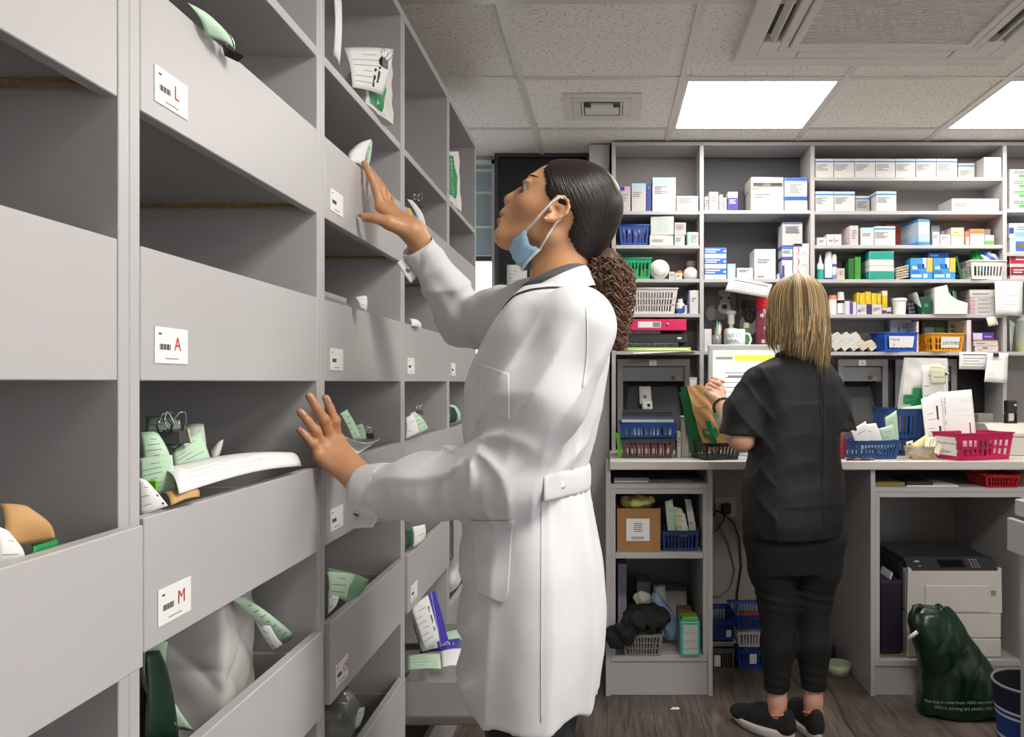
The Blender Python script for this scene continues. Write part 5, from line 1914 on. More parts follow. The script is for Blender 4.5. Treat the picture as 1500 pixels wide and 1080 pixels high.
ct('grey green wallet standing behind the yellow basket', 1389, 1414, 468.5, S, '#b9c2ae', d=IT0 + .13, dp=.045, lid=False, ln=(.15, .7, .6, .85, 2, '#55604c'))
ct('dark green box behind the yellow basket', 1350, 1386, 470, S, '#27452a', d=IT0 + .13, dp=.045, lid=False, blk=[(.1, .5, .5, .8, '#7f99a0'), (.55, .9, .4, .8, '#3f7a35')])
ct('thin white box standing right of the yellow basket', 1416, 1423, 469, S, '#ebe6e2', d=IT0 - .004, dp=.15, lid=False, blk=[(.85, 1, .01, .99, '#e38aa0')])
ct('white and orange carton, lowest of three, right end of the sixth right shelf', 1428, 1464, 507, S, '#e7e1db', dp=.08, blk=[(.1, .3, .2, .5, '#c9b8b0'), (.32, .5, .5, .8, '#d65a3e'), (.95, 1, .05, .95, '#c23340')])
ct('white and orange carton, middle of three, right end of the sixth right shelf', 1426, 1462, 498.6, Z1(507, IT0) + .0002, '#e8e2da', dp=.08, band=[(.8, 1, '#dca06c')], ln=(.1, .5, .3, .6, 1))
ct('purple and white carton, topmost of three, right end of the sixth right shelf', 1424.5, 1456, 487, Z1(498.6, IT0) + .0002, '#6b3fae', dp=.08, blk=[(.02, .45, .05, .9, '#d6cfd9')], ln=(.55, .9, .3, .6, 1, '#bda9de'))
# ---- fourth bay at the right edge
S = shelf(3, 306)
zz = S
for k, top in enumerate((291.5, 277, 262.5, 248)):
    ct('green printed white carton, %s in the stack at the right edge' % ('lowest', 'second lowest', 'third lowest', 'topmost')[k], 1479, 1524, top, zz, '#e8e7df', dp=.12, ln=(.12, .8, .5, .85, 2, '#3f8f3c'), blk=[(.3, .8, .15, .45, '#49a83f')], grp='green printed cartons at the right edge')
    zz = Z1(top, IT0) + .0002
S = shelf(3, 370)
ct('white carton with a blue end, lower one at the right edge', 1479, 1520, 349.3, S, '#dfe6ea', dp=.12, yaw=.04, blk=[(.2, 1, .1, .8, '#2f77c0'), (.25, .6, .3, .6, '#e79a3f')])
ct('light blue carton, upper one at the right edge', 1478, 1520, 327, Z1(349.3, IT0) + .0003, '#cfe0ee', dp=.12, yaw=.02, blk=[(0, .16, .3, .7, '#27458f'), (.2, 1, .1, .4, '#7fb2df')], ln=(.3, .9, .5, .8, 2))
S = shelf(3, 408)
ct('maroon and white carton, lower one at the right edge', 1480, 1524, 391, S, '#d9d2ce', dp=.12, band=[(.3, .98, '#8e2431')], ln=(.1, .6, .45, .85, 2, '#e3cfcf'))
ct('red carton, upper one at the right edge', 1479, 1524, 371.3, Z1(391, IT0) + .0003, '#ddd6d2', dp=.12, band=[(.22, .98, '#b32433')], ln=(.2, .8, .45, .85, 2, '#ecd6d6'))


# ---------------------------------------------------------------- baskets
def basket(label, px0, px1, py0, zb, col, d, dp, n=9, yaw=0.0, rows=1, name='plastic_basket', grp=None, taper=.88, cardtxt=None, solid=.22):
    """moulded basket with slotted walls: floor, posts, slats, flared rim"""
    x0, x1 = X1(px0, d), X1(px1, d)
    w = x1 - x0
    h = Z1(py0, d) - zb - .0006
    T = Matrix.Translation(((x0 + x1) / 2, d + dp / 2, zb + .0005)) @ Matrix.Rotation(yaw, 4, 'Z')
    t = thing(name, label, 'basket', T.translation, grp)
    m = MB(); m.M = T
    mm = pm(col, .4)
    th = .0016

    def pt(a, s, v, inset=0.0):
        # a along the wall -1..1, s which wall, v height fraction
        k = taper + (1 - taper) * v
        W, Dd = w / 2 * k - inset, dp / 2 * k - inset
        return [Vector((a * W, -Dd, v * h)), Vector((W, a * Dd, v * h)), Vector((-a * W, Dd, v * h)), Vector((-W, -a * Dd, v * h))][s]

    def slab(s, a0, a1, v0, v1):
        o = [pt(a0, s, v0), pt(a1, s, v0), pt(a1, s, v1), pt(a0, s, v1)]
        i = [pt(a0, s, v0, th), pt(a1, s, v0, th), pt(a1, s, v1, th), pt(a0, s, v1, th)]
        m.add(o + i, [(0, 1, 2, 3), (7, 6, 5, 4), (0, 4, 5, 1), (3, 2, 6, 7), (0, 3, 7, 4), (1, 5, 6, 2)], mm)
    b0 = pt(-1, 0, 0); b1 = pt(1, 2, 0)
    m.box(b0.x, -b0.x, b0.y, -b0.y, 0, .002, mm)
    for s in range(4):
        ns = n if s % 2 == 0 else max(3, int(n * dp / w))
        slab(s, -1, 1, 0, solid * .6)
        slab(s, -1, 1, 1 - solid, 1)
        for r_ in range(rows - 1):
            v = solid * .6 + (1 - solid * 1.6) * (r_ + 1) / rows
            slab(s, -1, 1, v - .03, v + .03)
        for e in (-1, 1):
            slab(s, e * .86 if e > 0 else -1, 1 if e > 0 else -.86, solid * .6, 1 - solid)
        for k in range(1, ns):
            a = -.86 + 1.72 * k / ns
            g_ = .36 / ns
            slab(s, a - g_, a + g_, solid * .6, 1 - solid)
    rim = [pt(-1, 0, 1, -.003), pt(1, 0, 1, -.003), pt(1, 1, 1, -.003), pt(1, 2, 1, -.003)]
    rim = [Vector((c[0] * (w / 2 + .002), c[1] * (dp / 2 + .002), h)) for c in ((-1, -1), (1, -1), (1, 1), (-1, 1))]
    m.tube(rim, .0032, mm, 6, closed=True)
    m.build('slotted_tub', t)
    if cardtxt:
        a0, a1, v0, v1, s, lines, wall = cardtxt
        c = MB(); c.M = T
        A, Bp, Cc_, Dd_ = [pt(a, wall, v, -.0012) for a, v in ((a0, v0), (a1, v0), (a1, v1), (a0, v1))]
        c.quad(A, Bp, Cc_, Dd_, paper)
        u = (Bp - A).normalized(); vv = (Dd_ - A).normalized(); nn = u.cross(vv)
        H_ = (Dd_ - A).length; W_ = (Bp - A).length
        for k, line in enumerate(lines):
            c.text(line, A + u * W_ * .08 + vv * H_ * (1 - (k + .85) / (len(lines) + .2)) + nn * .0006, u, vv, s * H_, ink, off=.0)
        c.build('paper_label', t)
    return t


basket('small blue basket with purple tubes on the left shelf behind the dark hair', 907, 951, 329.8, shelf(0, 359), '#274f9e', IT0, .13, 8)
basket('small green basket on the left shelf beside the white tub', 905, 954.5, 378.3, shelf(0, 408), '#12a06a', IT0, .13, 8)
basket('white many slotted basket on the left shelf above the pink file', 905, 993, 422.5, shelf(0, 460), '#dcd6d0', IT0 - .004, .15, 18, rows=3, solid=.16)
basket('white basket at the right end of the fourth right shelf', 1419, 1473, 381.8, shelf(2, 409), '#e2e0da', IT0 - .02, .15, 9, yaw=.10, solid=.3)
basket('blue basket with a hand written label on the sixth right shelf', 1291, 1343, 487.5, shelf(2, 516), '#2258bd', IT0 - .02, .14, 9, yaw=.14, cardtxt=(-.72, .8, .22, .82, .30, ['Nos &', '  b'], 0))
basket('yellow basket with a hand written label on the sixth right shelf', 1360, 1412, 488.8, shelf(2, 516), '#eaa417', IT0 - .02, .14, 8, yaw=.16, rows=2, cardtxt=(-.45, .72, .22, .82, .40, ['JOOTMES'], 0))
# what is in the small baskets
for k in range(5):
    m = MB(); x = X1(914 + 7.4 * k, IT0 + .05)
    m.lathe([(.006, 0), (.0065, .004), (.0065, .05), (.004, .056), (.004, .062)], (x, IT0 + .05, shelf(0, 359) + .003), pm('#6d4fc0'), 12)
    m.lathe([(.0048, .060), (.0048, .078), (.003, .08)], (x, IT0 + .05, shelf(0, 359) + .003), pm('#e9e7ec'), 12)
    solo('bottle', m, 'small purple tube with a white cap in the blue basket behind the dark hair', 'bottle', group='purple tubes in the small blue basket')
m = MB()
x = X1(937, IT0 + .085)
m.prism([(x - .03, IT0 + .085, shelf(0, 359) + .004), (x + .03, IT0 + .085, shelf(0, 359) + .004), (x + .028, IT0 + .088, shelf(0, 359) + .09), (x, IT0 + .09, shelf(0, 359) + .114), (x - .028, IT0 + .088, shelf(0, 359) + .09)], (0, .004, 0), paper)
solo('paper_packet', m, 'pointed white paper packet sticking out of the small blue basket', 'packet')
for k in range(6):
    m = MB(); x = X1(912 + 7 * k, IT0 + .05)
    m.lathe([(.007, 0), (.008, .003), (.008, .034), (.005, .038), (.005, .05)], (x, IT0 + .05, shelf(0, 408) + .003), pm('#d3e58f'), 12)
    solo('bottle', m, 'small yellow green bottle in the green basket', 'bottle', group='yellow green bottles in the green basket')


# ---------------------------------------------------------------- bottles, tubs
def bottle(label, px, py0, zb, rpx, prof, d=IT0 + .03, name='bottle', cat='bottle', grp=None):
    """prof: list of (radius fraction, height fraction, colour) turned profile"""
    c = P(px, 0, d)
    h = Z1(py0, d) - zb - .0006
    R = rpx * d / F
    m = MB()
    seg = [prof[0]]
    for a, b_ in zip(prof[:-1], prof[1:]):
        m.lathe([(a[0] * R, a[1] * h), (b_[0] * R, b_[1] * h)], (c.x, d, zb + .0005), pm(b_[2], .35), 20, caps=False)
    m.lathe([(.0001, 0), (prof[0][0] * R, prof[0][1] * h)], (c.x, d, zb + .0005), pm(prof[1][2], .35), 20, caps=False)
    m.lathe([(prof[-1][0] * R, prof[-1][1] * h), (.0001, prof[-1][1] * h)], (c.x, d, zb + .0005), pm(prof[-1][2], .35), 20, caps=False)
    return solo(name, m, label, cat, group=grp)


W_, B_, TL = '#e8e7e4', '#3a55a5', '#2fa39a'
S = shelf(0, 408)
m = MB()
c = P(966, 0, IT0 + .02); R = 14.6 * IT0 / F
m.lathe([(.0001, -.001), (R * .62, -.001), (R * .66, .001), (R * .66, .006), (R * .95, .009), (R, .016), (R, .10), (R * .9, .108), (.0001, .108)], (c.x, IT0, S + R + .0006), pm('#e9e7e3', .35), 32, axis='y')
solo('tub', m, 'round white tub lying on its side with its lid facing out, left shelf', 'tub')
bottle('round white jar in front of the pale tub by the shelf divider', 1011.5, 392, S, 10.5, [(.6, 0, W_), (.95, .2, W_), (1, .45, W_), (.9, .75, W_), (.55, .95, W_), (.3, 1, W_)], d=IT0 + .03, name='jar', cat='jar')
bottle('pale lidded tub behind the round white jar', 1012.5, 383, S, 7, [(1, 0, '#d9cdbf'), (1, .65, '#d9cdbf'), (1.05, .66, '#d2c6b8'), (1.05, .98, '#d2c6b8'), (.95, 1, '#d2c6b8')], d=IT0 + .12, name='tub', cat='tub')
gx = P(994, 0, IT0 + .08)
a_, b_ = sdf_mesh([ell((gx.x, IT0 + .085, S + .027), (.030, .03, .018), .0), ell((gx.x + .005, IT0 + .085, S + .040), (.018, .02, .014), .01), ell((gx.x + .012, IT0 + .08, S + .018), (.026, .03, .016), .01)], .004, disp=lambda p: (.003 * hash_noise(p, 130, 3)).astype(f32), amp=.006)
a_[:, 2] = np.maximum(a_[:, 2], S + .0008)
tag(mesh_from('bag', a_, b_, [pm('#d9822b', .4), pm('#4d8a3f', .4)], None, lambda c: (c[:, 2] < S + .022).astype(int), origin=(gx.x, IT0 + .085, S)), 'small crumpled orange and green bag between the white tub and the round jar', 'bag')
S = shelf(0, 460)
bottle('squat white bottle with a blue label in front of the tall white carton', 996.5, 438, S, 6.5, [(.9, 0, B_), (.95, .35, '#4a66b8'), (.95, .36, W_), (.95, .68, W_), (.6, .75, W_), (.6, .98, W_)], d=IT0 + .03)
ct('low blue and white carton beside the white slotted basket', 1000, 1006.5, 447, S, '#dfe2ec', dp=.05, blk=[(.0, .5, .1, .9, '#2f49a8')])
S = shelf(2, 409)
bottle('white and teal dropper bottle with a pointed cap, left end of the fourth right shelf', 1201.5, 373, S, 4.9, [(1, 0, TL), (1, .42, TL), (1, .43, W_), (1, .6, W_), (.55, .68, W_), (.5, .75, W_), (.16, 1, W_)])
bottle('tall white spray can with a blue foot on the fourth right shelf', 1213.3, 369, S, 5.6, [(1, 0, B_), (1, .08, B_), (1, .09, W_), (1, .72, W_), (.85, .76, W_), (.85, .95, W_), (.6, 1, W_)])
bottle('shorter white bottle with a purple band on the fourth right shelf', 1222, 372.5, S, 3.6, [(1, 0, '#7b8fd0'), (1, .2, '#7b8fd0'), (1, .21, W_), (1, .5, W_), (1, .62, '#6a4bb0'), (1, .63, W_), (1, .9, W_), (.7, 1, W_)])
S = shelf(2, 460)
bottle('white pill bottle with an orange cap on the fifth right shelf', 1219.8, 433, S, 5.6, [(1, 0, '#e6e0dc'), (1, .78, '#e6e0dc'), (1, .79, '#e08a68'), (1, .97, '#e08a68'), (.9, 1, '#e08a68')])
bottle('dark medicine bottle with a white label and white cap on the fifth right shelf', 1231.5, 428, S, 5.6, [(1, 0, '#1d1716'), (1, .05, '#1d1716'), (1, .06, '#dfe0e2'), (1, .5, '#dfe0e2'), (1, .51, '#1d1716'), (1, .64, '#1d1716'), (.85, .7, '#e9e8e6'), (.85, .98, '#e9e8e6'), (.7, 1, '#e9e8e6')])
bottle('white lidded tub right of the yellow cartons', 1317, 437.5, S, 10.5, [(.86, 0, '#e6e6e6'), (.96, .84, '#e6e6e6'), (1.05, .85, '#efefef'), (1.05, .98, '#efefef'), (.98, 1, '#efefef')], name='tub', cat='tub', d=IT0 + .04)
# blister pack with leaflet, display box with its packs
m = MB()
x = X1(1341, IT0 + .03)
m.M = Matrix.Translation((x, IT0 + .03, S + .0006)) @ Matrix.Rotation(-.18, 4, 'Y')
m.box(-.033, .0, -.004, .10, .004, .064, pm('#24262c', .25), .004)
for k in range(3):
    m.lathe([(.001, -.007), (.008, -.006), (.009, 0)], (-.024 + .0 * k, -.004, .014 + .018 * k), pm('#4a4f58', .15), 12, axis='y')
    m.lathe([(.001, -.007), (.008, -.006), (.009, 0)], (-.008, -.004, .014 + .018 * k), pm('#4a4f58', .15), 12, axis='y')
solo('blister_pack', m, 'dark blister pack left of the leaning white leaflet on the fifth right shelf', 'pack')
m = MB()
m.M = Matrix.Translation((X1(1353, IT0 - .01), IT0 - .008, S + .0006)) @ Matrix.Rotation(-.30, 4, 'Y')
m.box(-.0012, .0012, 0, .11, 0, .108, paper, .0004)
solo('leaflet', m, 'thin white leaflet leaning between the dark blister pack and green carton', 'leaflet')
m = MB()
dx0, dx1 = X1(1369.5, IT0 - .02), X1(1416, IT0 - .02)
hz = Z1(413, IT0) - S
dm = pm('#e3e1dc')
prof = [(dx0, S + .0006), (dx1 + .004, S + .0006), (dx1 + .006, S + .052), (dx0 + .105, S + .066), (dx0 + .078, S + .084), (dx0 + .064, S + .102), (dx0 + .058, S + .136), (dx0 + .002, S + .124)]
m.prism([(a, IT0 - .018, b_) for a, b_ in prof][::-1], (0, .002, 0), dm)
m.prism([(a, IT0 + .110, b_) for a, b_ in prof][::-1], (0, .002, 0), dm)
m.box(dx0, dx1 + .004, IT0 - .016, IT0 + .110, S + .0006, S + .0026, dm)
m.box(dx0, dx0 + .002, IT0 - .016, IT0 + .110, S + .0026, S + .124, dm)
m.box(dx1 + .002, dx1 + .004, IT0 - .016, IT0 + .110, S + .0026, S + .05, dm)
solo('display_box', m, 'white cut-away display box holding dark green packs on the fifth right shelf', 'box')
for k in range(5):
    m = MB()
    m.M = Matrix.Translation((dx0 + .066 + .013 * k, IT0 + .05, S + .008)) @ Matrix.Rotation(-.16 + .05 * (k % 2), 4, 'Y')
    m.box(-.0045, .0045, -.05, .05, 0, .122 - .006 * k, pm('#1f7a2f' if k % 2 else '#15171a', .35), .001)
    m.box(-.0048, .0048, -.0505, -.0490, .03, .10, pm('#3f9a40' if k % 2 else '#4a4d52', .3))
    solo('pill_pack', m, 'dark green pack standing in the white display box', 'pack', group='packs in the display box')
S = shelf(2, 409)
for k in range(5):
    m = MB()
    m.M = Matrix.Translation((X1(1322, IT0), IT0 + .05, S + .006 + .0118 * k)) @ Matrix.Rotation(-.20 - .012 * k, 4, 'Y')
    m.box(-.029, .029 + .001 * k, -.05, .05, 0, .008, pm('#e2d4bf'), .001)
    m.box(-.0285, .0295 + .001 * k, -.0505, -.0495, .003, .005, pm('#5d4636'))
    solo('leaflet', m, 'cream leaflet in the leaning pile beside the teal and white cartons', 'leaflet', group='cream leaflets on the fourth right shelf')
m = MB()
m.M = Matrix.Translation((X1(1409, IT0), IT0 + .05, S + .0006)) @ Matrix.Rotation(-.24, 4, 'Y')
m.box(-.006, .006, -.05, .06, .003, .112, pm('#1f5a2a', .4), .001)
for k in range(4):
    m.box(-.020, -.006, -.045, -.02, .012 + .022 * k, .028 + .022 * k, pm('#25282c', .15), .004)
solo('blister_pack', m, 'green and black blister pack leaning on the white basket', 'pack')
a_, b_ = sdf_mesh([ell((X1(1450, IT0), IT0 + .055, S + .095), (.062, .055, .045), 0), cap((X1(1436, IT0), IT0 + .05, S + .08), (X1(1436, IT0), IT0 + .05, S + .145), .022, .016, .02)], .004, disp=lambda p: (.006 * fold(p[:, 0] * 200 + p[:, 2] * 120 + 2 * np.sin(p[:, 1] * 90)) + .004 * hash_noise(p, 120, 4)).astype(f32), amp=.012)
tag(mesh_from('pill_bag', a_, b_, [pm('#2b9a3d', .3), pm('#2d54b4', .3), pm('#c9cede', .3)], None, lambda c: np.where(c[:, 0] < X1(1440, IT0) + .004 * np.sin(c[:, 2] * 200), 0, np.where(np.sin(c[:, 2] * 120 + c[:, 0] * 90) > .1, 1, 2)), origin=(X1(1450, IT0), IT0 + .055, S + .06)), 'green and blue plastic packet heaped in the white basket', 'packet')

# ---- folded dispensing cups / masks: two leaning rows of white stacks
S = shelf(2, 516)
for r_ in range(2):
    for k in range(6 if r_ == 0 else 4):
        m = MB()
        x = X1(1211 + 13.2 * k + 4 * r_, IT0 + .02)
        m.M = Matrix.Translation((x, IT0 + .05 + .002 * r_, S + .003 + .037 * r_)) @ Matrix.Rotation(-.62, 4, 'Y')
        for q in range(9):
            z_ = -.020 + .005 * q
            m.box(-.008 + abs(q - 4) * .0004, .030 - abs(q - 4) * .0008, -.05, .05, z_ + .024, z_ + .0278, pm('#e4dfd8' if k < 4 else '#e8d9c4'), .0015)
        o = m.build('paper_stack', None, Vector((x, IT0 + .05, S + .003 + .037 * r_)))
        tag(o, 'small leaning wad of folded white paper on the sixth right shelf behind the blond hair', 'paper stack', 'wads of folded paper on the sixth right shelf')
# ================================================================ files, notebooks and papers on the left shelf
S = shelf(0, 514)


def slab_thing(name, label, cat, px0, px1, y0, y1, col, d, dp, extra=None, grp=None, rot=0.0, bev=.002):
    """flat lying thing between two photo columns and two photo rows, front at d"""
    m = MB()
    x0, x1, z0, z1 = X1(px0, d), X1(px1, d), Z1(y1, d), Z1(y0, d)
    m.M = Matrix.Translation(((x0 + x1) / 2, d, z0)) @ Matrix.Rotation(rot, 4, 'Z')
    w, h = x1 - x0, z1 - z0
    m.box(-w / 2, w / 2, 0, dp, .0004, h - .0004, pm(col), bev)
    if extra: extra(m, w, h, dp)
    return tag(m.build(name, None, m.M.translation), label, cat, grp)


def spiral(m, w, h, dp):
    for k in range(int(w / .0085)):
        x = -w / 2 + .008 + .0085 * k
        m.tube([(x, .004 + .0075 * math.cos(a), h / 2 + (h * .62) * math.sin(a)) for a in np.linspace(0, 2 * PI, 9)[:-1]], .0011, steel, 4, closed=True)


def file_front(m, w, h, dp):
    m.box(-w * .22, w * .12, -.0008, 0, h * .25, h * .78, paper)
    m.box(w * .0, w * .11, -.0012, 0, h * .3, h * .72, ink_grey)
    m.lathe([(.0001, -.002), (.006, -.002), (.007, 0)], (w * .22, 0, h * .5), steel, 14, axis='y')
    m.lathe([(.0001, -.0022), (.0032, -.0022)], (w * .22, 0, h * .5), black_plastic, 10, axis='y')


slab_thing('document_wallet', 'lime green edged wallet of papers under the black notebooks', 'wallet', 908, 1012, 508.8, 514.2, '#a8c957', YS + .006, .16, lambda m, w, h, dp: m.box(-w * .48, w * .46, -.001, .001, h * .3, h * .6, paper), bev=.001)
slab_thing('spiral_notebook', 'lower black spiral bound notebook in the pile under the pink file', 'notebook', 904, 994, 502.5, 508.6, '#26262a', YS + .012, .16, spiral)
slab_thing('folder', 'thick black folder in the pile under the pink file', 'folder', 905, 1006.5, 489.8, 502.3, '#2b2a2d', YS + .012, .17, lambda m, w, h, dp: m.box(w * .36, w * .42, -.0006, .001, h * .45, h * .65, paper))
slab_thing('spiral_notebook', 'thin spiral bound notebook directly under the pink file', 'notebook', 904, 968, 484.5, 489.6, '#3a393c', YS + .010, .16, spiral)
slab_thing('lever_arch_file', 'bright pink lever arch file lying on the notebooks', 'file', 907, 1005.5, 467.5, 484.2, '#d81e5c', YS + .004, .17, file_front)


def sheet(name, label, cat, corners, mt, lines=0, grp=None, bars=(), txt=(), nu=10, nv=8, bend=0.0, thick=.0006, extra=None, lm=None):
    """sheet of paper through four 3-D corners (top-left, top-right, bottom-right, bottom-left), bowed by bend"""
    A, Bq, Cq, Dq = [Vector(c) for c in corners]
    nrm = (Bq - A).cross(Dq - A).normalized() * -1.0

    def fn(u, v):
        q = A.lerp(Bq, u).lerp(Dq.lerp(Cq, u), v)
        return q + nrm * (bend * math.sin(u * PI) * .6 + bend * math.sin(v * PI) * .6)
    m = MB()
    m.grid(fn, nu, nv, mt, thick=thick)
    up = nrm * .0007
    lm = lm or pm('#a3a3a6', .7)

    def patch(u0, u1, v0, v1, mm, n_=4):
        for s_ in (1,):
            m.grid(lambda a, b_: fn(u0 + (u1 - u0) * a, v0 + (v1 - v0) * b_) + up, n_, 2, mm, smooth=True)
    r2 = random.Random(len(label))
    for i in range(lines):
        v = .12 + .78 * (i + .5) / lines
        w0 = .08 if i % 3 else .3
        patch(w0, w0 + r2.uniform(.2, .6), v - .09 / (lines + 3), v + .07 / (lines + 3), lm)
    for u0, u1, v0, v1, mm in bars:
        if not isinstance(mm, str) and (u1 - u0) > 2 * (v1 - v0):
            v1 = v0 + (v1 - v0) * .55
            mm = pm('#55555a', .7) if mm is ink else pm('#9c9c9f', .7)
        patch(u0, u1, v0, v1, pm(mm) if isinstance(mm, str) else mm)
    for s_, u, v, size, mm in txt:
        o = fn(u, v) + up
        du = (fn(min(1, u + .2), v) - fn(u, v)).normalized(); dv = (fn(u, max(0, v - .2)) - fn(u, v)).normalized()
        m.text(s_, o, du, dv, size, pm(mm), off=.0004 if du.cross(dv).dot(nrm) > 0 else -.0004)
    if extra: extra(m, fn, up)
    c = fn(.5, 1)
    return tag(m.build(name, None, c), label, cat, grp)


def binder_clip(label, pos, yaw=0.0, roll=0.0, s=1.0, grp=None):
    t = thing('binder_clip', label, 'clip', tuple(pos), grp)
    T = Matrix.Translation(pos) @ Matrix.Rotation(yaw, 4, 'Z') @ Matrix.Rotation(roll, 4, 'X') @ Matrix.Scale(s, 4)
    m = MB(); m.M = T
    m.prism([(-.012, -.006, 0), (-.012, .006, 0), (-.012, .001, .014), (-.012, -.001, .014)], (.024, 0, 0), black_plastic)
    m.build('clip_body', t)
    for sg in (-1, 1):
        m = MB(); m.M = T
        m.tube([(-.006, sg * .001, .012), (-.0075, sg * .006, .022), (-.003, sg * .010, .031), (.003, sg * .010, .031), (.0075, sg * .006, .022), (.006, sg * .001, .012)], .0008, chrome, 5)
        m.build('wire_handle', t)
    return t


d_ = YS - .002
sheet('paper', 'white sheets sticking out under the lime green wallet on the left shelf', 'paper', [(X1(925, d_), d_ + .10, Z1(514.3, d_) + .0003), (X1(1019, d_), d_ + .10, Z1(514.3, d_) + .0003), (X1(1019, YS - .03), YS - .03, Z1(514.2, d_) - .002), (X1(927, YS - .07), YS - .07, Z1(514.2, d_) - .018)], paper, thick=.002)
# ---- notices hung on the shelf edges
d_ = YS - .006
Q = lambda a, b_, d=d_: P(a, b_, d)
NOTE = [('#2a2a2c')]
sheet('notice', 'white notice hanging crooked from the shelf above the red lidded bottle', 'notice', [Q(1070, 405.5), Q(1131.5, 417), Q(1124.5, 436.5), Q(1062, 426)], paper, bars=[(.12, .92, .14, .26, ink), (.14, .7, .36, .42, ink_grey), (.14, .8, .50, .56, ink_grey), (.14, .9, .64, .70, ink_grey), (.14, .82, .78, .84, ink_grey)], nu=6, nv=4)
sheet('notice', 'white printed notice taped under the sixth right shelf, half behind a clipped sheet', 'notice', [Q(1405.5, 515.8), Q(1446.5, 516), Q(1446.5, 541.5), Q(1404.5, 541)], paper, bars=[(.12, .95, .12, .24, ink), (.14, .9, .34, .42, ink_grey), (.14, .7, .50, .58, ink_grey), (.14, .95, .66, .74, ink_grey), (.1, .9, .82, .88, ink_grey)], nu=4, nv=4)
sheet('paper', 'white sheet under a black clip on the sixth right shelf edge', 'paper', [Q(1447, 517, d_ - .006), Q(1477, 517.5, d_ - .006), Q(1475, 561.5, d_ - .02), Q(1441.5, 559.5, d_ - .02)], paper, bars=[(.15, .55, .14, .17, ink_grey), (.15, .75, .22, .24, ink_grey), (.15, .4, .70, .72, ink_grey), (.15, .45, .78, .80, ink_grey), (.15, .6, .86, .88, ink_grey)], nu=4, nv=6)
binder_clip('black binder clip holding the white sheet on the sixth right shelf edge', Q(1459, 522, d_ - .012), s=1.0)
sheet('paper', 'white paper note hanging at the right edge over the flat cartons', 'paper', [Q(1457, 412, d_ - .004), Q(1498, 413, d_ - .004), Q(1497, 463, d_ - .012), Q(1458, 461.5, d_ - .012)], paper, lines=9, nu=4, nv=6)
sheet('sticky_note', 'small cream note stuck on the shelf edge below the flat cartons', 'note', [Q(1444.5, 466), Q(1459, 463.2), Q(1462.5, 475.5), Q(1448, 478.5, d_ - .006)], pm('#e6ddc6', .7), nu=3, nv=3)
sheet('paper', 'white sheet standing at the right end of the sixth right shelf', 'paper', [P(1478.5, 468, YS + .03), P(1488, 475, YS + .10), P(1482, 515, YS + .10), P(1480, 515, YS + .03)], paper, nu=4, nv=4)
sheet('notice', 'white paper notice on the black door beside the face mask', 'notice', [P(742.5, 388, Y1 - .048), P(772, 388, Y1 - .048), P(772, 449, Y1 - .048), P(742.5, 449, Y1 - .048)], paper, lines=10, nu=3, nv=3)

# ---- pictures of dogs at the back of the middle bay
def picture(label, px0, px1, y0, y1, kind):
    d = YSB - .006
    m = MB()
    x0, x1, z0, z1 = X1(px0, d), X1(px1, d), Z1(y1, d), Z1(y0, d)
    m.box(x0, x1, d, d + .003, z0, z1, pm('#4e4c4c'))
    w, h = x1 - x0, z1 - z0

    def el(u, v, a, b_, c, k):
        n = 20
        m.add([(x0 + u * w + a * w * math.cos(2 * PI * i / n), d - .0004 * k, z0 + v * h + b_ * h * math.sin(2 * PI * i / n)) for i in range(n)], [tuple(range(n))], pm(c))
    if kind == 0:
        for q in ((.42, .25, .40, .25, '#6f6c69', 1), (.62, .58, .30, .36, '#8d8a86', 2), (.38, .6, .10, .28, '#4a4746', 3), (.88, .6, .10, .28, '#5a5654', 3), (.62, .38, .2, .17, '#a8a4a0', 4), (.62, .42, .09, .08, '#1e1c1c', 5), (.52, .68, .04, .05, '#1e1c1c', 5), (.75, .68, .04, .05, '#1e1c1c', 5), (.2, .2, .14, .2, '#8d8a86', 2)):
            el(*q)
    else:
        for q in ((.5, .28, .42, .28, '#b0aca8', 1), (.55, .62, .34, .32, '#2c2a2a', 2), (.28, .78, .12, .16, '#1f1d1d', 3), (.82, .78, .12, .16, '#1f1d1d', 3), (.55, .5, .15, .1, '#4e4a49', 3), (.55, .53, .06, .05, '#0f0e0e', 4), (.44, .68, .04, .04, '#6e6a69', 4), (.68, .68, .04, .04, '#6e6a69', 4)):
            el(*q)
    return solo('picture', m, label, 'picture')


picture('grey picture of a pale puppy at the back of the shelf behind the mug', 1032, 1079, 421, 470, 0)
picture('grey picture of a black faced puppy behind the red lidded bottle', 1081, 1112, 435, 492, 1)

# ---- mug, pens, pump bottle, drink bottle on the middle shelf
S = shelf(1, 514)
dm_ = YS + .045
m = MB()
mk = pm('#e9e8e6', .25)
cx_ = X1(1078, dm_); R = 13.5 * dm_ / F; h = Z1(483, dm_) - S
m.lathe([(.0001, 0), (R * .92, 0), (R, .004), (R, h), (R - .003, h), (R - .004, .008), (.0001, .006)], (cx_, dm_, S + .0005), mk, 36, caps=False)
m.tube([(cx_ + R * .95, dm_, S + h * .82), (cx_ + R * 1.4, dm_ - .004, S + h * .80), (cx_ + R * 1.62, dm_ - .006, S + h * .55), (cx_ + R * 1.42, dm_ - .004, S + h * .26), (cx_ + R * .95, dm_, S + h * .2)], .0055, mk, 10)


def wrap_text(s, zc, size, a0, col):
    vs, fs = text_mesh(s)
    out = []
    for x, y in vs:
        a = a0 + x * size / R
        out.append((cx_ + (R + .0006) * math.sin(a), dm_ - (R + .0006) * math.cos(a), zc + y * size))
    m.add(out, fs, pm(col))


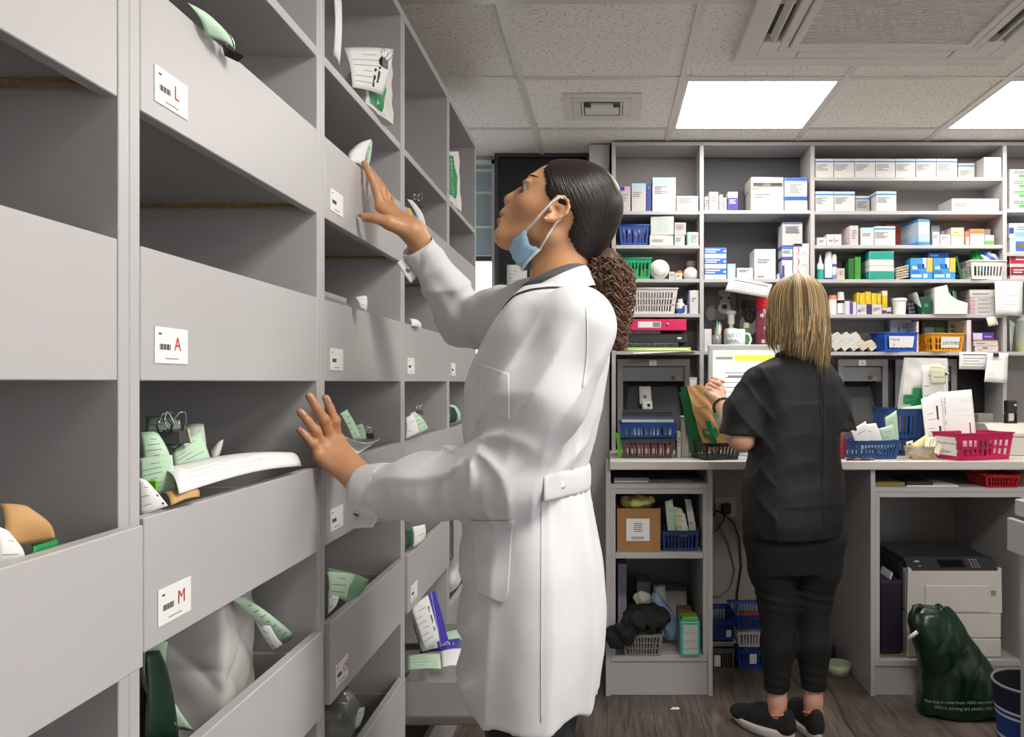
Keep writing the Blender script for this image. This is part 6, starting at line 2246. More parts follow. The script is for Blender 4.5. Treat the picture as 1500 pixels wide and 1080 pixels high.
wrap_text('PARTY', S + h * .62, .029, -1.5, '#5fa596')
wrap_text('ANIMAL', S + h * .37, .024, -1.75, '#27507c')
solo('mug', m, 'white mug lettered in green and blue on the middle shelf', 'mug')
t = thing('pen_pot', 'clear pot on the middle shelf with pens standing in it', 'pot', (X1(1050, YS + .04), YS + .04, S))
m = MB(); glass = mat('clear_plastic', '#e6e8ea', 0.08, trans=.85, alpha=.55, var=0.0)
m.lathe([(.0001, .0), (.020, 0), (.022, .075), (.0205, .075), (.0188, .003), (.0001, .003)], (X1(1050, YS + .04), YS + .04, S + .0006), glass, 24, caps=False)
m.build('pot', t)
for k, (c, dx, tl) in enumerate((('#c53030', -.004, .10), ('#5fae8e', .001, .13), ('#cfc5ba', .008, .125), ('#2a4fb8', -.009, .06), ('#b99a84', .012, .115))):
    m = MB(); bx = X1(1050, YS + .04)
    m.tube([(bx + dx * .5, YS + .038 + .003 * (k % 3), S + .005), (bx + dx * 1.6, YS + .042 - .004 * (k % 2), S + tl)], [.0042, .0042], pm(c, .35), 8)
    m.tube([(bx + dx * 1.6, YS + .042 - .004 * (k % 2), S + tl), (bx + dx * 1.72, YS + .042 - .004 * (k % 2), S + tl + .012)], [.0042, .002], pm(c, .35), 8)
    solo('pen', m, ('red pen', 'green pen', 'tall pale pen', 'short blue pen', 'brown pen')[k] + ' standing in the clear pot on the middle shelf', 'pen')
ct('open white box at the left end of the middle shelf behind the monitor', 1031.5, 1042.5, 482, S, '#e8e8e6', dp=.1, lid=False)
bottle('white pump bottle behind the mug on the middle shelf', 1071, 455, S, 10.5, [(.96, 0, '#dedbd6'), (1, .1, '#dedbd6'), (1, .50, '#dedbd6'), (.8, .56, '#dedbd6'), (.3, .58, '#cfccc8'), (.3, .66, '#cfccc8'), (.48, .67, '#e4e2de'), (.48, .9, '#e4e2de'), (.7, .92, '#e4e2de'), (.7, .98, '#e4e2de'), (.4, 1, '#e4e2de')], d=YS + .11)
bottle('small green bottle between the mug and the red lidded bottle', 1093.5, 473, S, 5.2, [(1, 0, '#9fb8a6'), (1, .4, '#7da58c'), (.7, .6, '#4c9a4a'), (.75, .8, '#4f9d45'), (.9, .82, '#5fae52'), (.9, .96, '#d8c9b5'), (.6, 1, '#d8c9b5')], d=YS + .09)
t = thing('drink_bottle', 'clear drink bottle with a red lid and berry coloured drink on the middle shelf', 'bottle', (X1(1118, YS + .06), YS + .06, S))
R = 11 * 3.8 / F; zb = S + .0006; hh = Z1(437, YS + .06) - S; bx = X1(1118, YS + .06); by = YS + .06
m = MB(); m.lathe([(.0001, 0), (R * .95, 0), (R, .006), (R, hh * .75), (R * .96, hh * .78), (R * .96, hh * .8)], (bx, by, zb), mat('berry_drink_bottle', '#a04a5c', .12, trans=.35, var=.25, vscale=40), 28, caps=False)
for a, z in ((-.35, .66), (.15, .42), (-.2, .18), (.4, .62)):
    for q in range(5):
        an = 2 * PI * q / 5
        m.lathe([(.0001, -.0012), (.0042, -.0008)], (bx + (R + .0004) * math.sin(a) + .006 * math.cos(an), by - (R + .0004) * math.cos(a) - .0004, zb + hh * z + .006 * math.sin(an)), paper, 8, axis='y')
m.build('bottle_body', t)
m = MB(); m.lathe([(R * 1.0, hh * .79), (R * 1.04, hh * .8), (R * 1.06, hh * .86), (R * 1.02, hh * .87), (R * 1.04, hh * .88), (R * 1.04, hh * .985), (R * .98, hh), (.0001, hh)], (bx, by, zb), pm('#d2242a', .35), 28, caps=False)
m.build('lid', t)

# ================================================================ dispensing chutes of the stock robot in the niches
chute_frame = mat('chute_grey_metal', '#838486', .5, var=.04)
chute_dark = mat('chute_dark_metal', '#39393b', .45, var=.06)
niche_black = mat('niche_black', '#1c1b1c', .7, var=.05)


def chute(label, pxa, pxb, letter, grp=None):
    d = YS + .06
    x0, x1 = X1(pxa, d), X1(pxb, d)
    z0, z1 = WT + .0006, Z1(526, d)
    t = thing('dispensing_chute', label, 'chute', ((x0 + x1) / 2, d, WT), grp)
    w = x1 - x0; fr = .026
    m = MB()
    m.box(x0, x1, d, d + .012, z1 - .034, z1, chute_frame, .001)
    m.box(x0, x0 + fr, d, d + .012, z0, z1 - .034, chute_frame, .001)
    m.box(x1 - fr, x1, d, d + .012, z0, z1 - .034, chute_frame, .001)
    m.build('frame', t)
    m = MB()
    m.box(x0 + fr, x1 - fr, d + .018, d + .022, z1 - .105, z1 - .036, chute_frame, .001)
    cx, cz, y = x1 - fr - .026, z1 - .088, d + .0175
    m.add([(cx - .011, y, cz - .009), (cx + .011, y, cz - .009), (cx, y, cz + .011)], [(0, 1, 2)], pm('#d9b93a'))
    m.add([(cx - .0025, y - .0004, cz - .006), (cx + .0025, y - .0004, cz - .006), (cx + .001, y - .0004, cz + .004), (cx - .001, y - .0004, cz + .004)], [(0, 1, 2, 3)], ink)
    cx -= .028
    m.tube([(cx + .0095 * math.cos(a), y, cz + .0095 * math.sin(a)) for a in np.linspace(0, 2 * PI, 19)[:-1]], .0012, ink, 5, closed=True)
    m.tube([(cx - .006, y, cz + .006), (cx + .006, y, cz - .006)], .001, ink, 5)
    m.box(cx - .003, cx + .003, y - .0006, y + .0002, cz - .005, cz + .004, ink)
    m.build('sign_plate', t)
    m = MB()                                        # hopper: sloping floor and side cheeks
    yb = d + .095
    m.add([(x0 + fr, d + .006, z0 + .06), (x1 - fr, d + .006, z0 + .06), (x1 - fr, yb, z1 - .11), (x0 + fr, yb, z1 - .11)], [(0, 1, 2, 3)], chute_dark)
    for xx, e in ((x0 + fr + .0008, .03), (x1 - fr - .0008, -.03)):
        m.add([(xx, d + .004, z0), (xx, d + .004, z1 - .11), (xx + e, yb, z1 - .11), (xx + e, yb, z0)], [(0, 1, 2, 3)], chute_dark)
    m.box(x0 + fr, x1 - fr, d + .002, d + .008, z0, z0 + .06, chute_dark, .001)
    m.box(x0 + fr, x1 - fr, yb, yb + .004, z0, z1, niche_black)
    m.build('hopper', t)
    m = MB()
    px_ = (x0 + x1) / 2 - .004
    m.box(px_ - .017, px_ + .017, d - .0014, d - .0002, z1 - .031, z1 - .005, paper)
    m.text(letter, (px_ - .004, d - .0018, z1 - .025), (1, 0, 0), (0, 0, 1), .016, ink)
    m.build('letter_label', t)
    return t


chute('dark grey robot chute with paper labels, left niche above the stacked trays', 904.5, 1011, '1')
chute('dark grey robot chute lettered S, right of the woman in black', 1228, 1301, 'S')
chute('dark grey robot chute behind the white pharmacy bag', 1312, 1402, '2')
for k, (a, b_, c, e_) in enumerate(((935, 956, 571, 590), (936, 954, 585, 592), (937, 955, 588, 600))):
    pass
d_ = YS + .062
sheet('paper_label', 'upper white slip stuck over the left robot chute', 'slip', [P(936, 566, d_ + .04), P(953, 566, d_ + .04), P(955, 592, d_ + .012), P(937, 592, d_ + .012)], paper, bars=[(.3, .6, .5, .7, ink_grey)], nu=3, nv=3)
sheet('paper_label', 'lower white slip stuck over the left robot chute', 'slip', [P(940, 588, d_ + .006), P(955, 588, d_ + .006), P(956, 600, d_ - .004), P(941, 600, d_ - .004)], paper, bars=[(.5, .8, .3, .7, ink)], nu=3, nv=3)
m = MB(); m.box(X1(1404), X1(1469), YSB - .02, YSB - .012, WT + .001, Z1(521), niche_black); solo('backing_board', m, 'black board at the back of the niche left of the stamp', 'board')

# ================================================================ monitor
t = thing('monitor', 'white framed monitor showing a document beside the woman in black', 'monitor', (X1(1108, 3.50), 3.53, WT))
d = 3.50
x0, x1, z0, z1 = X1(1038, d), X1(1196, d), Z1(622, d), Z1(505, d)
m = MB(); wf = pm('#d9dde0', .35)
for a, b_, c, e in ((x0, x1, z1 - .022, z1), (x0, x1, z0, z0 + .024), (x0, x0 + .019, z0 + .024, z1 - .022), (x1 - .019, x1, z0 + .024, z1 - .022)):
    m.box(a, b_, d, d + .03, c, e, wf, .002)
m.box(x0 + .01, x1 - .01, d + .012, d + .045, z0 + .01, z1 - .01, wf, .004)
m.build('housing', t)
m = MB()
scr = lambda n_, c, s: mat(n_, c, .3, var=0.0, emit=c, estr=s)
sx0, sx1, sz0, sz1 = x0 + .019, x1 - .019, z0 + .024, z1 - .022
m.box(sx0, sx1, d + .008, d + .0115, sz0, sz1, scr('screen_pale_green', '#dde6d4', .55))
yq = d + .0077
w_, h_ = sx1 - sx0, sz1 - sz0
r_ = lambda u0, u1, v0, v1, mm, l=0: m.quad((sx0 + u0 * w_, yq - l * .0003, sz0 + v0 * h_), (sx0 + u1 * w_, yq - l * .0003, sz0 + v0 * h_), (sx0 + u1 * w_, yq - l * .0003, sz0 + v1 * h_), (sx0 + u0 * w_, yq - l * .0003, sz0 + v1 * h_), mm)
sw, sg_, sy, sk_ = scr('screen_white', '#f1f1ee', .6), scr('screen_grey', '#9aa39a', .3), scr('screen_yellow', '#e3e04a', .6), scr('screen_ink', '#8b9094', .3)
r_(.03, .97, .02, .78, sw, 1)
r_(.22, .62, .84, .92, sy, 1)
r_(.03, .2, .86, .9, sg_, 1)
for k in range(8):
    r_(.12, .12 + .3 + .07 * (k % 3), .66 - .07 * k, .675 - .07 * k, sg_ if k % 3 else sk_, 2)
r_(.15, .5, .60, .63, sk_, 2)
m.build('screen', t)
m = MB()
xm = (x0 + x1) / 2
m.box(xm - .03, xm + .03, d + .046, d + .066, WT + .012, z0 + .12, wf, .004)
m.lathe([(.0001, 0), (.11, 0), (.11, .008), (.03, .014), (.0001, .014)], (xm, d + .05, WT + .0005), wf, 32)
m.build('stand', t)

# ================================================================ things on the worktop, left of the woman in black
ZT = WT + .0004
trayc = pm('#3e4247', .45)
basket('dark grey basket at the bottom of the stack of baskets on the worktop', 910, 989.5, 643.5, ZT, '#45464a', 3.38, .24, 12, cardtxt=None)
zz = Z1(643.5, 3.38) + .004
for k in range(7):
    m = MB(); x = X1(917 + 10.4 * k, 3.40)
    m.box(x - .012, x + .012, 3.40, 3.52, ZT + .004, ZT + .058, pm(('#d65b3c', '#c94a4a', '#dd7a55')[k % 3]), .001)
    m.box(x - .010, x + .010, 3.3992, 3.40, ZT + .02, ZT + .04, pm('#e9d6cf'))
    solo('medicine_box', m, 'red medicine box packed in the bottom grey basket on the worktop', 'box', group='red boxes in the grey worktop basket')
basket('blue basket stacked on the dark grey one on the worktop', 908, 992, 620.5, zz, '#234f9c', 3.38, .24, 12, taper=.92, solid=.30)
zb_ = zz
for k in range(8):
    m = MB(); x = X1(919 + 9.2 * k, 3.41)
    m.box(x - .010, x + .010, 3.41, 3.52, zz + .004, zz + .056, pm(('#6fbf4a', '#e9e9e6', '#e4e6e6')[k % 3]), .001)
    solo('medicine_box', m, ('green' if k % 3 == 0 else 'white') + ' medicine box packed in the stacked blue worktop basket', 'box', group=('green' if k % 3 == 0 else 'white') + ' boxes in the blue worktop basket')
zz = Z1(620.5, 3.38) + .004
for k in range(4):
    m = MB(); T0_ = .0122
    z = zz + k * T0_
    x0, x1 = X1(911 + .6 * k, 3.40), X1(987 - .8 * k, 3.40)
    c = pm(('#d9dbdc', '#5b6470', '#3b3f45', '#2f3237')[k], .4)
    m.box(x0, x1, 3.40, 3.60, z, z + .002, c)
    for a, b_, e, f in ((x0, x1, 3.40, 3.403), (x0, x1, 3.597, 3.60), (x0, x0 + .003, 3.403, 3.597), (x1 - .003, x1, 3.403, 3.597)):
        m.box(a, b_, e, f, z + .002, z + T0_ - .0008, c, .0006)
    solo('tray', m, ('pale grey tray directly on the blue basket', 'slate grey tray, second from below on the blue basket', 'dark grey tray, third from below on the blue basket', 'nearly black tray on top of the stacked trays')[k], 'tray')
t = thing('tape_gun', 'lime green plastic bracket standing left of the stacked baskets', 'bracket', (X1(905, 3.42), 3.42, WT))
m = MB(); lime = pm('#74d41f', .35)
m.prism([(X1(900.5, 3.42), 3.42, Z1(642, 3.42)), (X1(900.5, 3.42), 3.42, Z1(635, 3.42)), (X1(913.5, 3.42), 3.42, Z1(635, 3.42)), (X1(913.5, 3.42), 3.42, Z1(640, 3.42)), (X1(908.5, 3.42), 3.42, Z1(642, 3.42)), (X1(911, 3.42), 3.42, ZT), (X1(905.5, 3.42), 3.42, ZT), (X1(903.5, 3.42), 3.42, Z1(642, 3.42))][::-1], (0, .05, 0), lime)
o = m.build('bracket', t)
t.name = 'plastic_bracket'
ct('small white carton right of the stacked baskets on the worktop', 991.5, 997.5, 632.5, ZT, '#dcd9d2', d=3.42, dp=.08, ln=(.2, .8, .4, .8, 3))
ct('beige carton with a printed label between the baskets on the worktop', 998, 1021, 610.5, ZT, '#cdc6ba', d=3.44, dp=.1, blk=[(.35, .95, .06, .5, '#ddd6c8')], ln=(.42, .9, .1, .42, 5))
m = MB(); m.box(X1(1010, 3.60), X1(1021, 3.60), 3.60, 3.63, ZT, Z1(553, 3.60), pm('#c9c3ba'), .001); m.box(X1(1011, 3.60), X1(1020, 3.60), 3.5992, 3.6, Z1(568, 3.60), Z1(556, 3.60), paper)
solo('medicine_box', m, 'tall narrow pale carton behind the green and brown paper bag', 'box')
basket('dark grey basket on the worktop holding the green and brown paper bag', 1020, 1078, 649.5, ZT, '#3a3a3a', 3.30, .21, 8, yaw=.30, cardtxt=(-.95, -.45, .25, .85, .2, ['|||'], 3))

# ---- paper bag, green printed side and kraft front, leaning in the basket
db = 3.37


def gusset_bag(name, label, BL, BR, TL_, TR, depth, front, side, extra=None, group=None, creaseamp=.003):
    """block-bottom paper bag: four lower/upper front corners plus a depth vector"""
    BL, BR, TL_, TR, depth = [Vector(q) for q in (BL, BR, TL_, TR, depth)]
    t = thing(name, label, 'bag', tuple((BL + BR) / 2 + depth / 2), group)
    m = MB()
    nrm = -depth.normalized()

    def ff(u, v):                                    # v 0 bottom -> 1 top
        q = BL.lerp(BR, u).lerp(TL_.lerp(TR, u), v)
        bul = math.sin(u * PI) * math.sin(min(1, v * 1.2) * PI) * .010
        return q + nrm * (bul + creaseamp * math.sin(u * 9 + v * 7) * math.sin(v * 13 + u * 3))
    m.grid(ff, 18, 24, front)
    dep = lambda v: depth * (1 - .55 * v)
    m.grid(lambda u, v: ff(1 - u, v) + dep(v), 18, 24, front)
    m.build('paper_face', t)
    for s_ in (0, 1):
        m = MB()

        def sf(a, v, s_=s_):
            p0 = ff(s_, v); p1 = p0 + dep(v)
            mid = (p0 + p1) / 2 + (ff(.5, v) - p0).normalized() * (.012 * v + .004)
            return p0.lerp(mid, a * 2) if a < .5 else mid.lerp(p1, a * 2 - 1)
        m.grid((lambda a, v: sf(a, v)) if s_ == 1 else (lambda a, v: sf(1 - a, v)), 6, 24, side)
        m.build('side_gusset', t)
    m = MB()
    m.grid(lambda u, v: ff(u, 0) + depth * v, 4, 4, front)
    m.build('base', t)
    if extra: extra(t, ff, nrm)
    return t


def cross_poly(cu, cv, a, b_, n_=6):
    """rounded plus sign outline in (u, v)"""
    pts = []
    for k in range(4):
        an = k * PI / 2
        c, s_ = math.cos(an), math.sin(an)
        r_ = b_ * .55
        arc = [(1 - r_ + r_ * math.cos(q), -b_ + r_ + r_ * math.sin(q)) for q in np.linspace(-PI / 2, 0, n_)]
        arc += [(1 - r_ + r_ * math.cos(q), b_ - r_ + r_ * math.sin(q)) for q in np.linspace(0, PI / 2, n_)]
        for x, y in [(b_, -b_)] + arc + [(b_, b_)]:
            pts.append((x * c - y * s_, x * s_ + y * c))
    return [(cu + p_[0], cv + p_[1]) for p_ in pts]


green_gloss = mat('deep_green_paper', '#0e6b35', .5, bump=.05, bscale=40, var=.05)


def patch_uv(t, ff, nrm, u0, u1, v0, v1, mt, name, n_=8):
    m = MB(); m.grid(lambda a, b_: ff(u0 + (u1 - u0) * a, v0 + (v1 - v0) * b_) + nrm * .0012, n_, n_, mt)
    return m.build(name, t)


def bag_marks(t, ff, nrm):
    m = MB()
    asp = .135 / .215
    poly = cross_poly(0, 0, .36, .36)
    vs = [ff(.40 + x * .30, .27 + y * .30 * asp) + nrm * .0014 for x, y in poly]
    c = ff(.40, .27) + nrm * .0014
    m.add([c] + vs, [(0, i + 1, (i + 1) % len(vs) + 1) for i in range(len(vs))], bag_green)
    m.build('green_cross', t)
    patch_uv(t, ff, nrm, .80, .99, .26, .58, bag_green, 'green_label')
    m = MB()
    o = ff(.93, .30) + nrm * .0022
    m.text('PHARMACY', o, (ff(.93, .5) - ff(.93, .3)), (ff(.7, .3) - ff(.93, .3)), .011, paper, off=-.0)
    m.build('lettering', t)
    m = MB(); m.tube([ff(.25, .66) + nrm * .001, ff(.5, .66) + nrm * .001, ff(.7, .68) + nrm * .001], .0006, pm('#7d5c36'), 4)
    m.build('crease', t)


gusset_bag('paper_bag', 'brown paper bag with a green side and green cross, standing in the dark grey basket', P(1032, 662, db), P(1072, 658, db + .01), P(1006, 566, db), P(1030, 563, db + .02), (-.055, .05, -.01), kraft, green_gloss, bag_marks)
gusset_bag('paper_bag', 'flat dark green paper bag leaning behind the brown one', P(1020, 655, db + .05), P(1034, 655, db + .05), P(994.5, 575, db + .05), P(1006, 569, db + .05), (.0, .022, 0), green_gloss, kraft, creaseamp=.001)

# ================================================================ right part of the worktop
basket('blue basket of folded prescriptions right of the woman in black', 1247, 1316, 646.5, ZT, '#1f4a86', 3.33, .17, 11, yaw=.22)
dd = 3.39
for k, (c4, mt, lab) in enumerate((
    ([(1246, 630), (1268, 617), (1276, 655), (1256, 660)], paper, 'white folded sheet at the left of the blue prescription basket'),
    ([(1262, 622), (1283, 620), (1296, 656), (1262, 656)], paper, 'white sheet in the middle of the blue prescription basket'),
    ([(1276, 626), (1292, 629), (1300, 658), (1282, 658)], paper, 'white narrow sheet leaning right in the blue prescription basket'),
    ([(1296, 612), (1313, 601), (1317, 655), (1300, 655)], green_paper, 'tall pale green prescription at the right of the blue basket'),
    ([(1287, 628), (1308, 622), (1312, 655), (1296, 657)], green_paper, 'shorter pale green prescription in front of the tall one'))):
    y = dd + .022 * (k % 3) + (.05 if k == 3 else 0)
    sheet('prescription' if mt is green_paper else 'paper', lab, 'prescription' if mt is green_paper else 'paper', [P(*q, y) for q in c4], mt, lines=3 if mt is green_paper else 2, bend=.006)
basket('blue basket at the back of the worktop under another blue basket', 1306, 1357, 643.5, ZT, '#1d427a', 3.50, .2, 7)
basket('upper blue basket at the back of the worktop beside the big white papers', 1300, 1358, 599.5, Z1(643.5, 3.50) + .004, '#1d4687', 3.48, .2, 8)
sheet('prescription', 'pale green slip lying on the upper blue basket', 'prescription', [P(1318, 598, 3.52), P(1352, 593, 3.52), P(1352, 604, 3.49), P(1319, 604, 3.49)], green_paper, nu=4, nv=3)
# white pharmacy bag with a green cross, receipts clipped to it
wb_paper = mat('white_bag_paper', '#e2dfda', .65, bump=.15, bscale=50, var=.03)


def white_marks(t, ff, nrm):
    asp = .14 / .19
    m = MB()
    vs = [ff(.30 + x * .28, .27 + y * .28 * asp) + nrm * .0014 for x, y in cross_poly(0, 0, .36, .36)]
    m.add([ff(.30, .27) + nrm * .0014] + vs, [(0, i + 1, (i + 1) % len(vs) + 1) for i in range(len(vs))], bag_green)
    m.build('green_cross', t)
    m = MB()
    ol = [ff(.30 + x * .32, .27 + y * .32 * asp) + nrm * .001 for x, y in cross_poly(0, 0, .36, .36)]
    m.tube(ol, .0007, bag_green, 4, closed=True)
    m.build('cross_outline', t)


dw = 3.60
gusset_bag('pharmacy_bag', 'white paper pharmacy bag with a green cross behind the blue baskets', P(1319, 608, dw), P(1390, 606, dw), P(1327, 524, dw), P(1388, 525, dw), (0, .05, 0), wb_paper, wb_paper, white_marks, creaseamp=.002)
sheet('receipt', 'long white receipt clipped on the white pharmacy bag', 'receipt', [P(1350, 536, dw - .025), P(1378, 533, dw - .025), P(1392, 606, dw - .03), P(1352, 610, dw - .03)], paper, lines=4, bend=.004)
sheet('receipt', 'small yellowish slip clipped over the long receipt on the pharmacy bag', 'receipt', [P(1361, 535, dw - .036), P(1385, 537, dw - .036), P(1386, 562, dw - .04), P(1364, 563, dw - .04)], pm('#e2dfc4', .7), bars=[(.1, .8, .05, .14, '#d6d06a'), (.15, .7, .35, .39, ink_grey), (.2, .85, .62, .68, ink)], bend=.004)
m = MB(); q = P(1386.5, 548, dw - .045)
m.box(q.x - .006, q.x + .004, q.y - .002, q.y + .012, q.z - .006, q.z + .006, pm('#2f8a72'), .001); m.lathe([(.0001, -.003), (.004, -.002), (.005, .002)], (q.x + .008, q.y, q.z + .001), chrome, 12, axis='y')
solo('clip', m, 'small green clip on the edge of the pharmacy bag', 'clip')
dp_ = 3.46
sheet('paper', 'big white form with black bars standing behind the pink basket, left sheet', 'paper', [P(1349, 585, dp_), P(1378, 573, dp_ + .01), P(1386, 672, dp_ - .05), P(1358, 664, dp_ - .05)], paper, bars=[(.68, .78, .20, .42, '#35353a'), (.74, .86, .52, .86, '#35353a'), (.2, .5, .3, .32, ink_grey), (.2, .6, .4, .42, ink_grey), (.2, .5, .55, .57, ink_grey), (.2, .6, .7, .72, ink_grey)], bend=.003)
sheet('paper', 'big white form standing behind the pink basket, right sheet', 'paper', [P(1378, 575, dp_ + .02), P(1423, 570.5, dp_ + .03), P(1431, 655, dp_ - .02), P(1381, 655, dp_ - .02)], paper, bars=[(.82, .86, .58, .76, '#3a3a3e'), (.55, .95, .2, .205, ink_grey), (.3, .9, .35, .355, ink_grey), (.6, .9, .45, .455, ink_grey), (.1, .12, .1, .6, ink_grey)], bend=.004)
# clear tub with yellow papers and brown tablets
t = thing('clear_tub', 'clear plastic tub with yellow paper and brown pieces between blue and pink baskets', 'tub', (X1(1353, 3.32), 3.36, WT))
m = MB(); tubm = mat('clear_tub_plastic', '#ead9bd', .08, trans=.8, alpha=.5, var=0.0)
x0, x1, z1 = X1(1333.5, 3.31), X1(1372, 3.31), Z1(655.5, 3.31)
n = 28
rings = []
for z, k in ((ZT + .001, .84), (ZT + .004, .88), (z1 - .004, 1.0), (z1, 1.06), (z1, 1.0), (ZT + .006, .85)):
    ring = []
    for i in range(n):
        a = 2 * PI * i / n
        c, s_ = math.cos(a), math.sin(a)
        ring.append(((x0 + x1) / 2 + math.copysign(abs(c) ** .5, c) * (x1 - x0) / 2 * k, 3.36 + math.copysign(abs(s_) ** .5, s_) * .048 * k, z))
    rings.append(ring)
m.add([p_ for r_ in rings for p_ in r_], [(i * n + k, i * n + (k + 1) % n, (i + 1) * n + (k + 1) % n, (i + 1) * n + k) for i in range(5) for k in range(n)] + [tuple(range(n - 1, -1, -1)), tuple(range(5 * n, 6 * n))], tubm, True)
m.build('tub', t)
for k in range(7):
    m = MB(); x = X1(1338 + 4.9 * k, 3.32)
    m.M = Matrix.Translation((x, 3.335 + .02 * (k % 2), ZT + .0128)) @ Matrix.Rotation(.5 * k, 4, 'Z') @ Matrix.Rotation(.2 * (k % 3 - 1), 4, 'X')
    m.lathe([(.006, -.005), (.0078, -.004), (.0078, .004), (.006, .006), (.003, .0045), (.0001, .0045)], (0, 0, 0), pm('#b98a2f', .35), 16, axis='y', caps=False)
    m.lathe([(.0001, -.005), (.006, -.005)], (0, 0, 0), pm('#9a6d22', .35), 16, axis='y', caps=False)
    solo('brown_nut', m, 'shiny brown piece at the bottom of the clear tub', 'nut', group='brown pieces in the clear tub')
yel = pm('#efe6a6', .7)
sheet('paper', 'folded pale yellow paper on the clear tub, left one', 'paper', [P(1334, 652, 3.33), P(1358, 636, 3.40), P(1364, 652, 3.40), P(1340, 657, 3.33)], yel, bend=.004, nu=5, nv=5)
sheet('paper', 'pale yellow printed slip sticking out right of the clear tub', 'paper', [P(1356, 641, 3.36), P(1374, 640, 3.40), P(1370, 655, 3.34), P(1354, 655, 3.34)], pm('#eadfc0', .7), bars=[(.4, .5, .2, .9, ink_grey), (.6, .7, .2, .9, ink_grey)], nu=5, nv=5)
sheet('receipt', 'crumpled cream receipt at the right corner of the clear tub', 'receipt', [P(1372, 644, 3.40), P(1383, 648, 3.38), P(1375, 668, 3.33), P(1368, 664, 3.33)], pm('#e6d9c2', .7), lines=4, bend=.006)
sheet('paper', 'small square paper tag at the left of the clear tub', 'paper', [P(1327, 648, 3.42), P(1337, 645, 3.42), P(1338, 655, 3.41), P(1329, 657, 3.41)], pm('#d9d4b8', .7), bars=[(.2, .7, .3, .7, '#6b6f5a')], nu=3, nv=3)
basket('bright pink basket with a paper label at the right end of the worktop', 1386, 1488, 635, ZT, '#c81458', 3.30, .15, 9, yaw=.33, rows=2, solid=.26, cardtxt=(-.82, .75, .16, .86, .17, ['All scripts to read at all', 'top of basket'], 3))
for k in range(2):
    m = MB()
    a, b_ = (P(1240 + 3 * k, 669.5, 3.29), P(1277 + 2 * k, 672.5, 3.285)) if k == 0 else (P(1252, 668, 3.31), P(1282, 671, 3.30))
    a.z = b_.z = ZT + .0045
    m.tube([a, a.lerp(b_, .9), b_], [.0042, .0042, .001], pm('#2b2526' if k == 0 else '#8a5a3c', .35), 8)
    m.tube([a.lerp(b_, .3), a.lerp(b_, .55)], .0045, pm('#a5563c' if k == 0 else '#2a2a2c', .35), 8)
    solo('pen', m, ('dark pen lying in front of the blue prescription basket', 'brown pen lying close to the blue prescription basket')[k], 'pen')
m = MB(); q = P(1232, 662, 3.36)
m.lathe([(.0001, 0), (.022, 0), (.024, .02), (.024, .085), (.02, .1), (.0001, .1)], (q.x, 3.38, ZT), pm('#8e1f24', .3), 20, caps=False)
solo('tin', m, 'dark red tin half hidden between the black tunic and the blue basket', 'tin')
# white label printer at the far right and the stamp standing on it
t = thing('label_printer', 'off-white desktop machine at the right end of the worktop under the stamp', 'printer', (X1(1480, 3.50), 3.52, WT))
m = MB()
x0, x1 = X1(1452, 3.50), X1(1530, 3.50)
zz1 = Z1(622, 3.50)
m.box(x0, x1, 3.50, 3.68, ZT, zz1 - .055, off_white, .004)
m.prism([(x0, 3.50, zz1 - .053), (x0, 3.50, zz1 - .040), (x0, 3.56, zz1), (x0, 3.68, zz1), (x0, 3.68, zz1 - .053)], (x1 - x0, 0, 0), off_white)
m.box(x0 + .004, x1 - .004, 3.501, 3.67, zz1 - .0552, zz1 - .0528, dark_plastic)
m.build('casing', t)
m = MB(); m.prism([(X1(1425, 3.50), 3.48, ZT), (X1(1452, 3.46) - .001, 3.46, ZT), (X1(1452, 3.46) - .001, 3.46, ZT + .055), (X1(1425, 3.50), 3.48, ZT + .085)][::-1], (0, .14, 0), dark_plastic)
m.build('paper_feed', t)
ct('small grey carton behind the dark paper feed of the desktop machine', 1433, 1455, 606, ZT, '#9a9791', d=3.70, dp=.06, ln=(.1, .7, .5, .8, 2))
t = thing('stamp', 'black self-inking stamp standing on the off-white desktop machine', 'stamp', (X1(1482, 3.58), 3.56, zz1))
x0, x1 = X1(1475, 3.58), X1(1491, 3.58)
m = MB(); zt = Z1(586.5, 3.58)
m.box(x0, x1, 3.58, 3.615, zz1 + .045, zt, black_plastic, .006)
m.lathe([(.0001, -.001), (.0055, -.001), (.006, .001)], (x1 - .010, 3.58, zt - .022), pm('#c9c9c6'), 14, axis='y')
m.build('handle', t)
m = MB(); m.box(x0 + .001, x0 + .007, 3.581, 3.614, zz1 + .001, zz1 + .045, black_plastic, .001); m.box(x1 - .007, x1 - .001, 3.581, 3.614, zz1 + .001, zz1 + .045, black_plastic, .001)
m.box(x0 + .001, x1 - .001, 3.581, 3.614, zz1 + .001, zz1 + .007, black_plastic, .001)
m.box(x0 + .012, x1 - .012, 3.588, 3.608, zz1 + .012, zz1 + .047, white_plastic, .001)
m.build('frame', t)
bottle('pale glass jar at the right edge of the sixth right shelf', 1500, 462, shelf(3, 516), 11, [(.9, 0, '#b9bf8a'), (1, .25, '#b9bf8a'), (1, .26, '#aeb5b0'), (1, .85, '#aeb5b0'), (.7, .92, '#aeb5b0'), (.7, 1, '#c3c8c4')], name='jar', cat='jar', d=IT0 + .05)

# ================================================================ under the worktop: left base cabinet
SL1, SL2, SL3 = LB['rail'], LB['mid'], LB['bot']
dc = YB + .02


def Xc(p, d=dc): return X1(p, d)


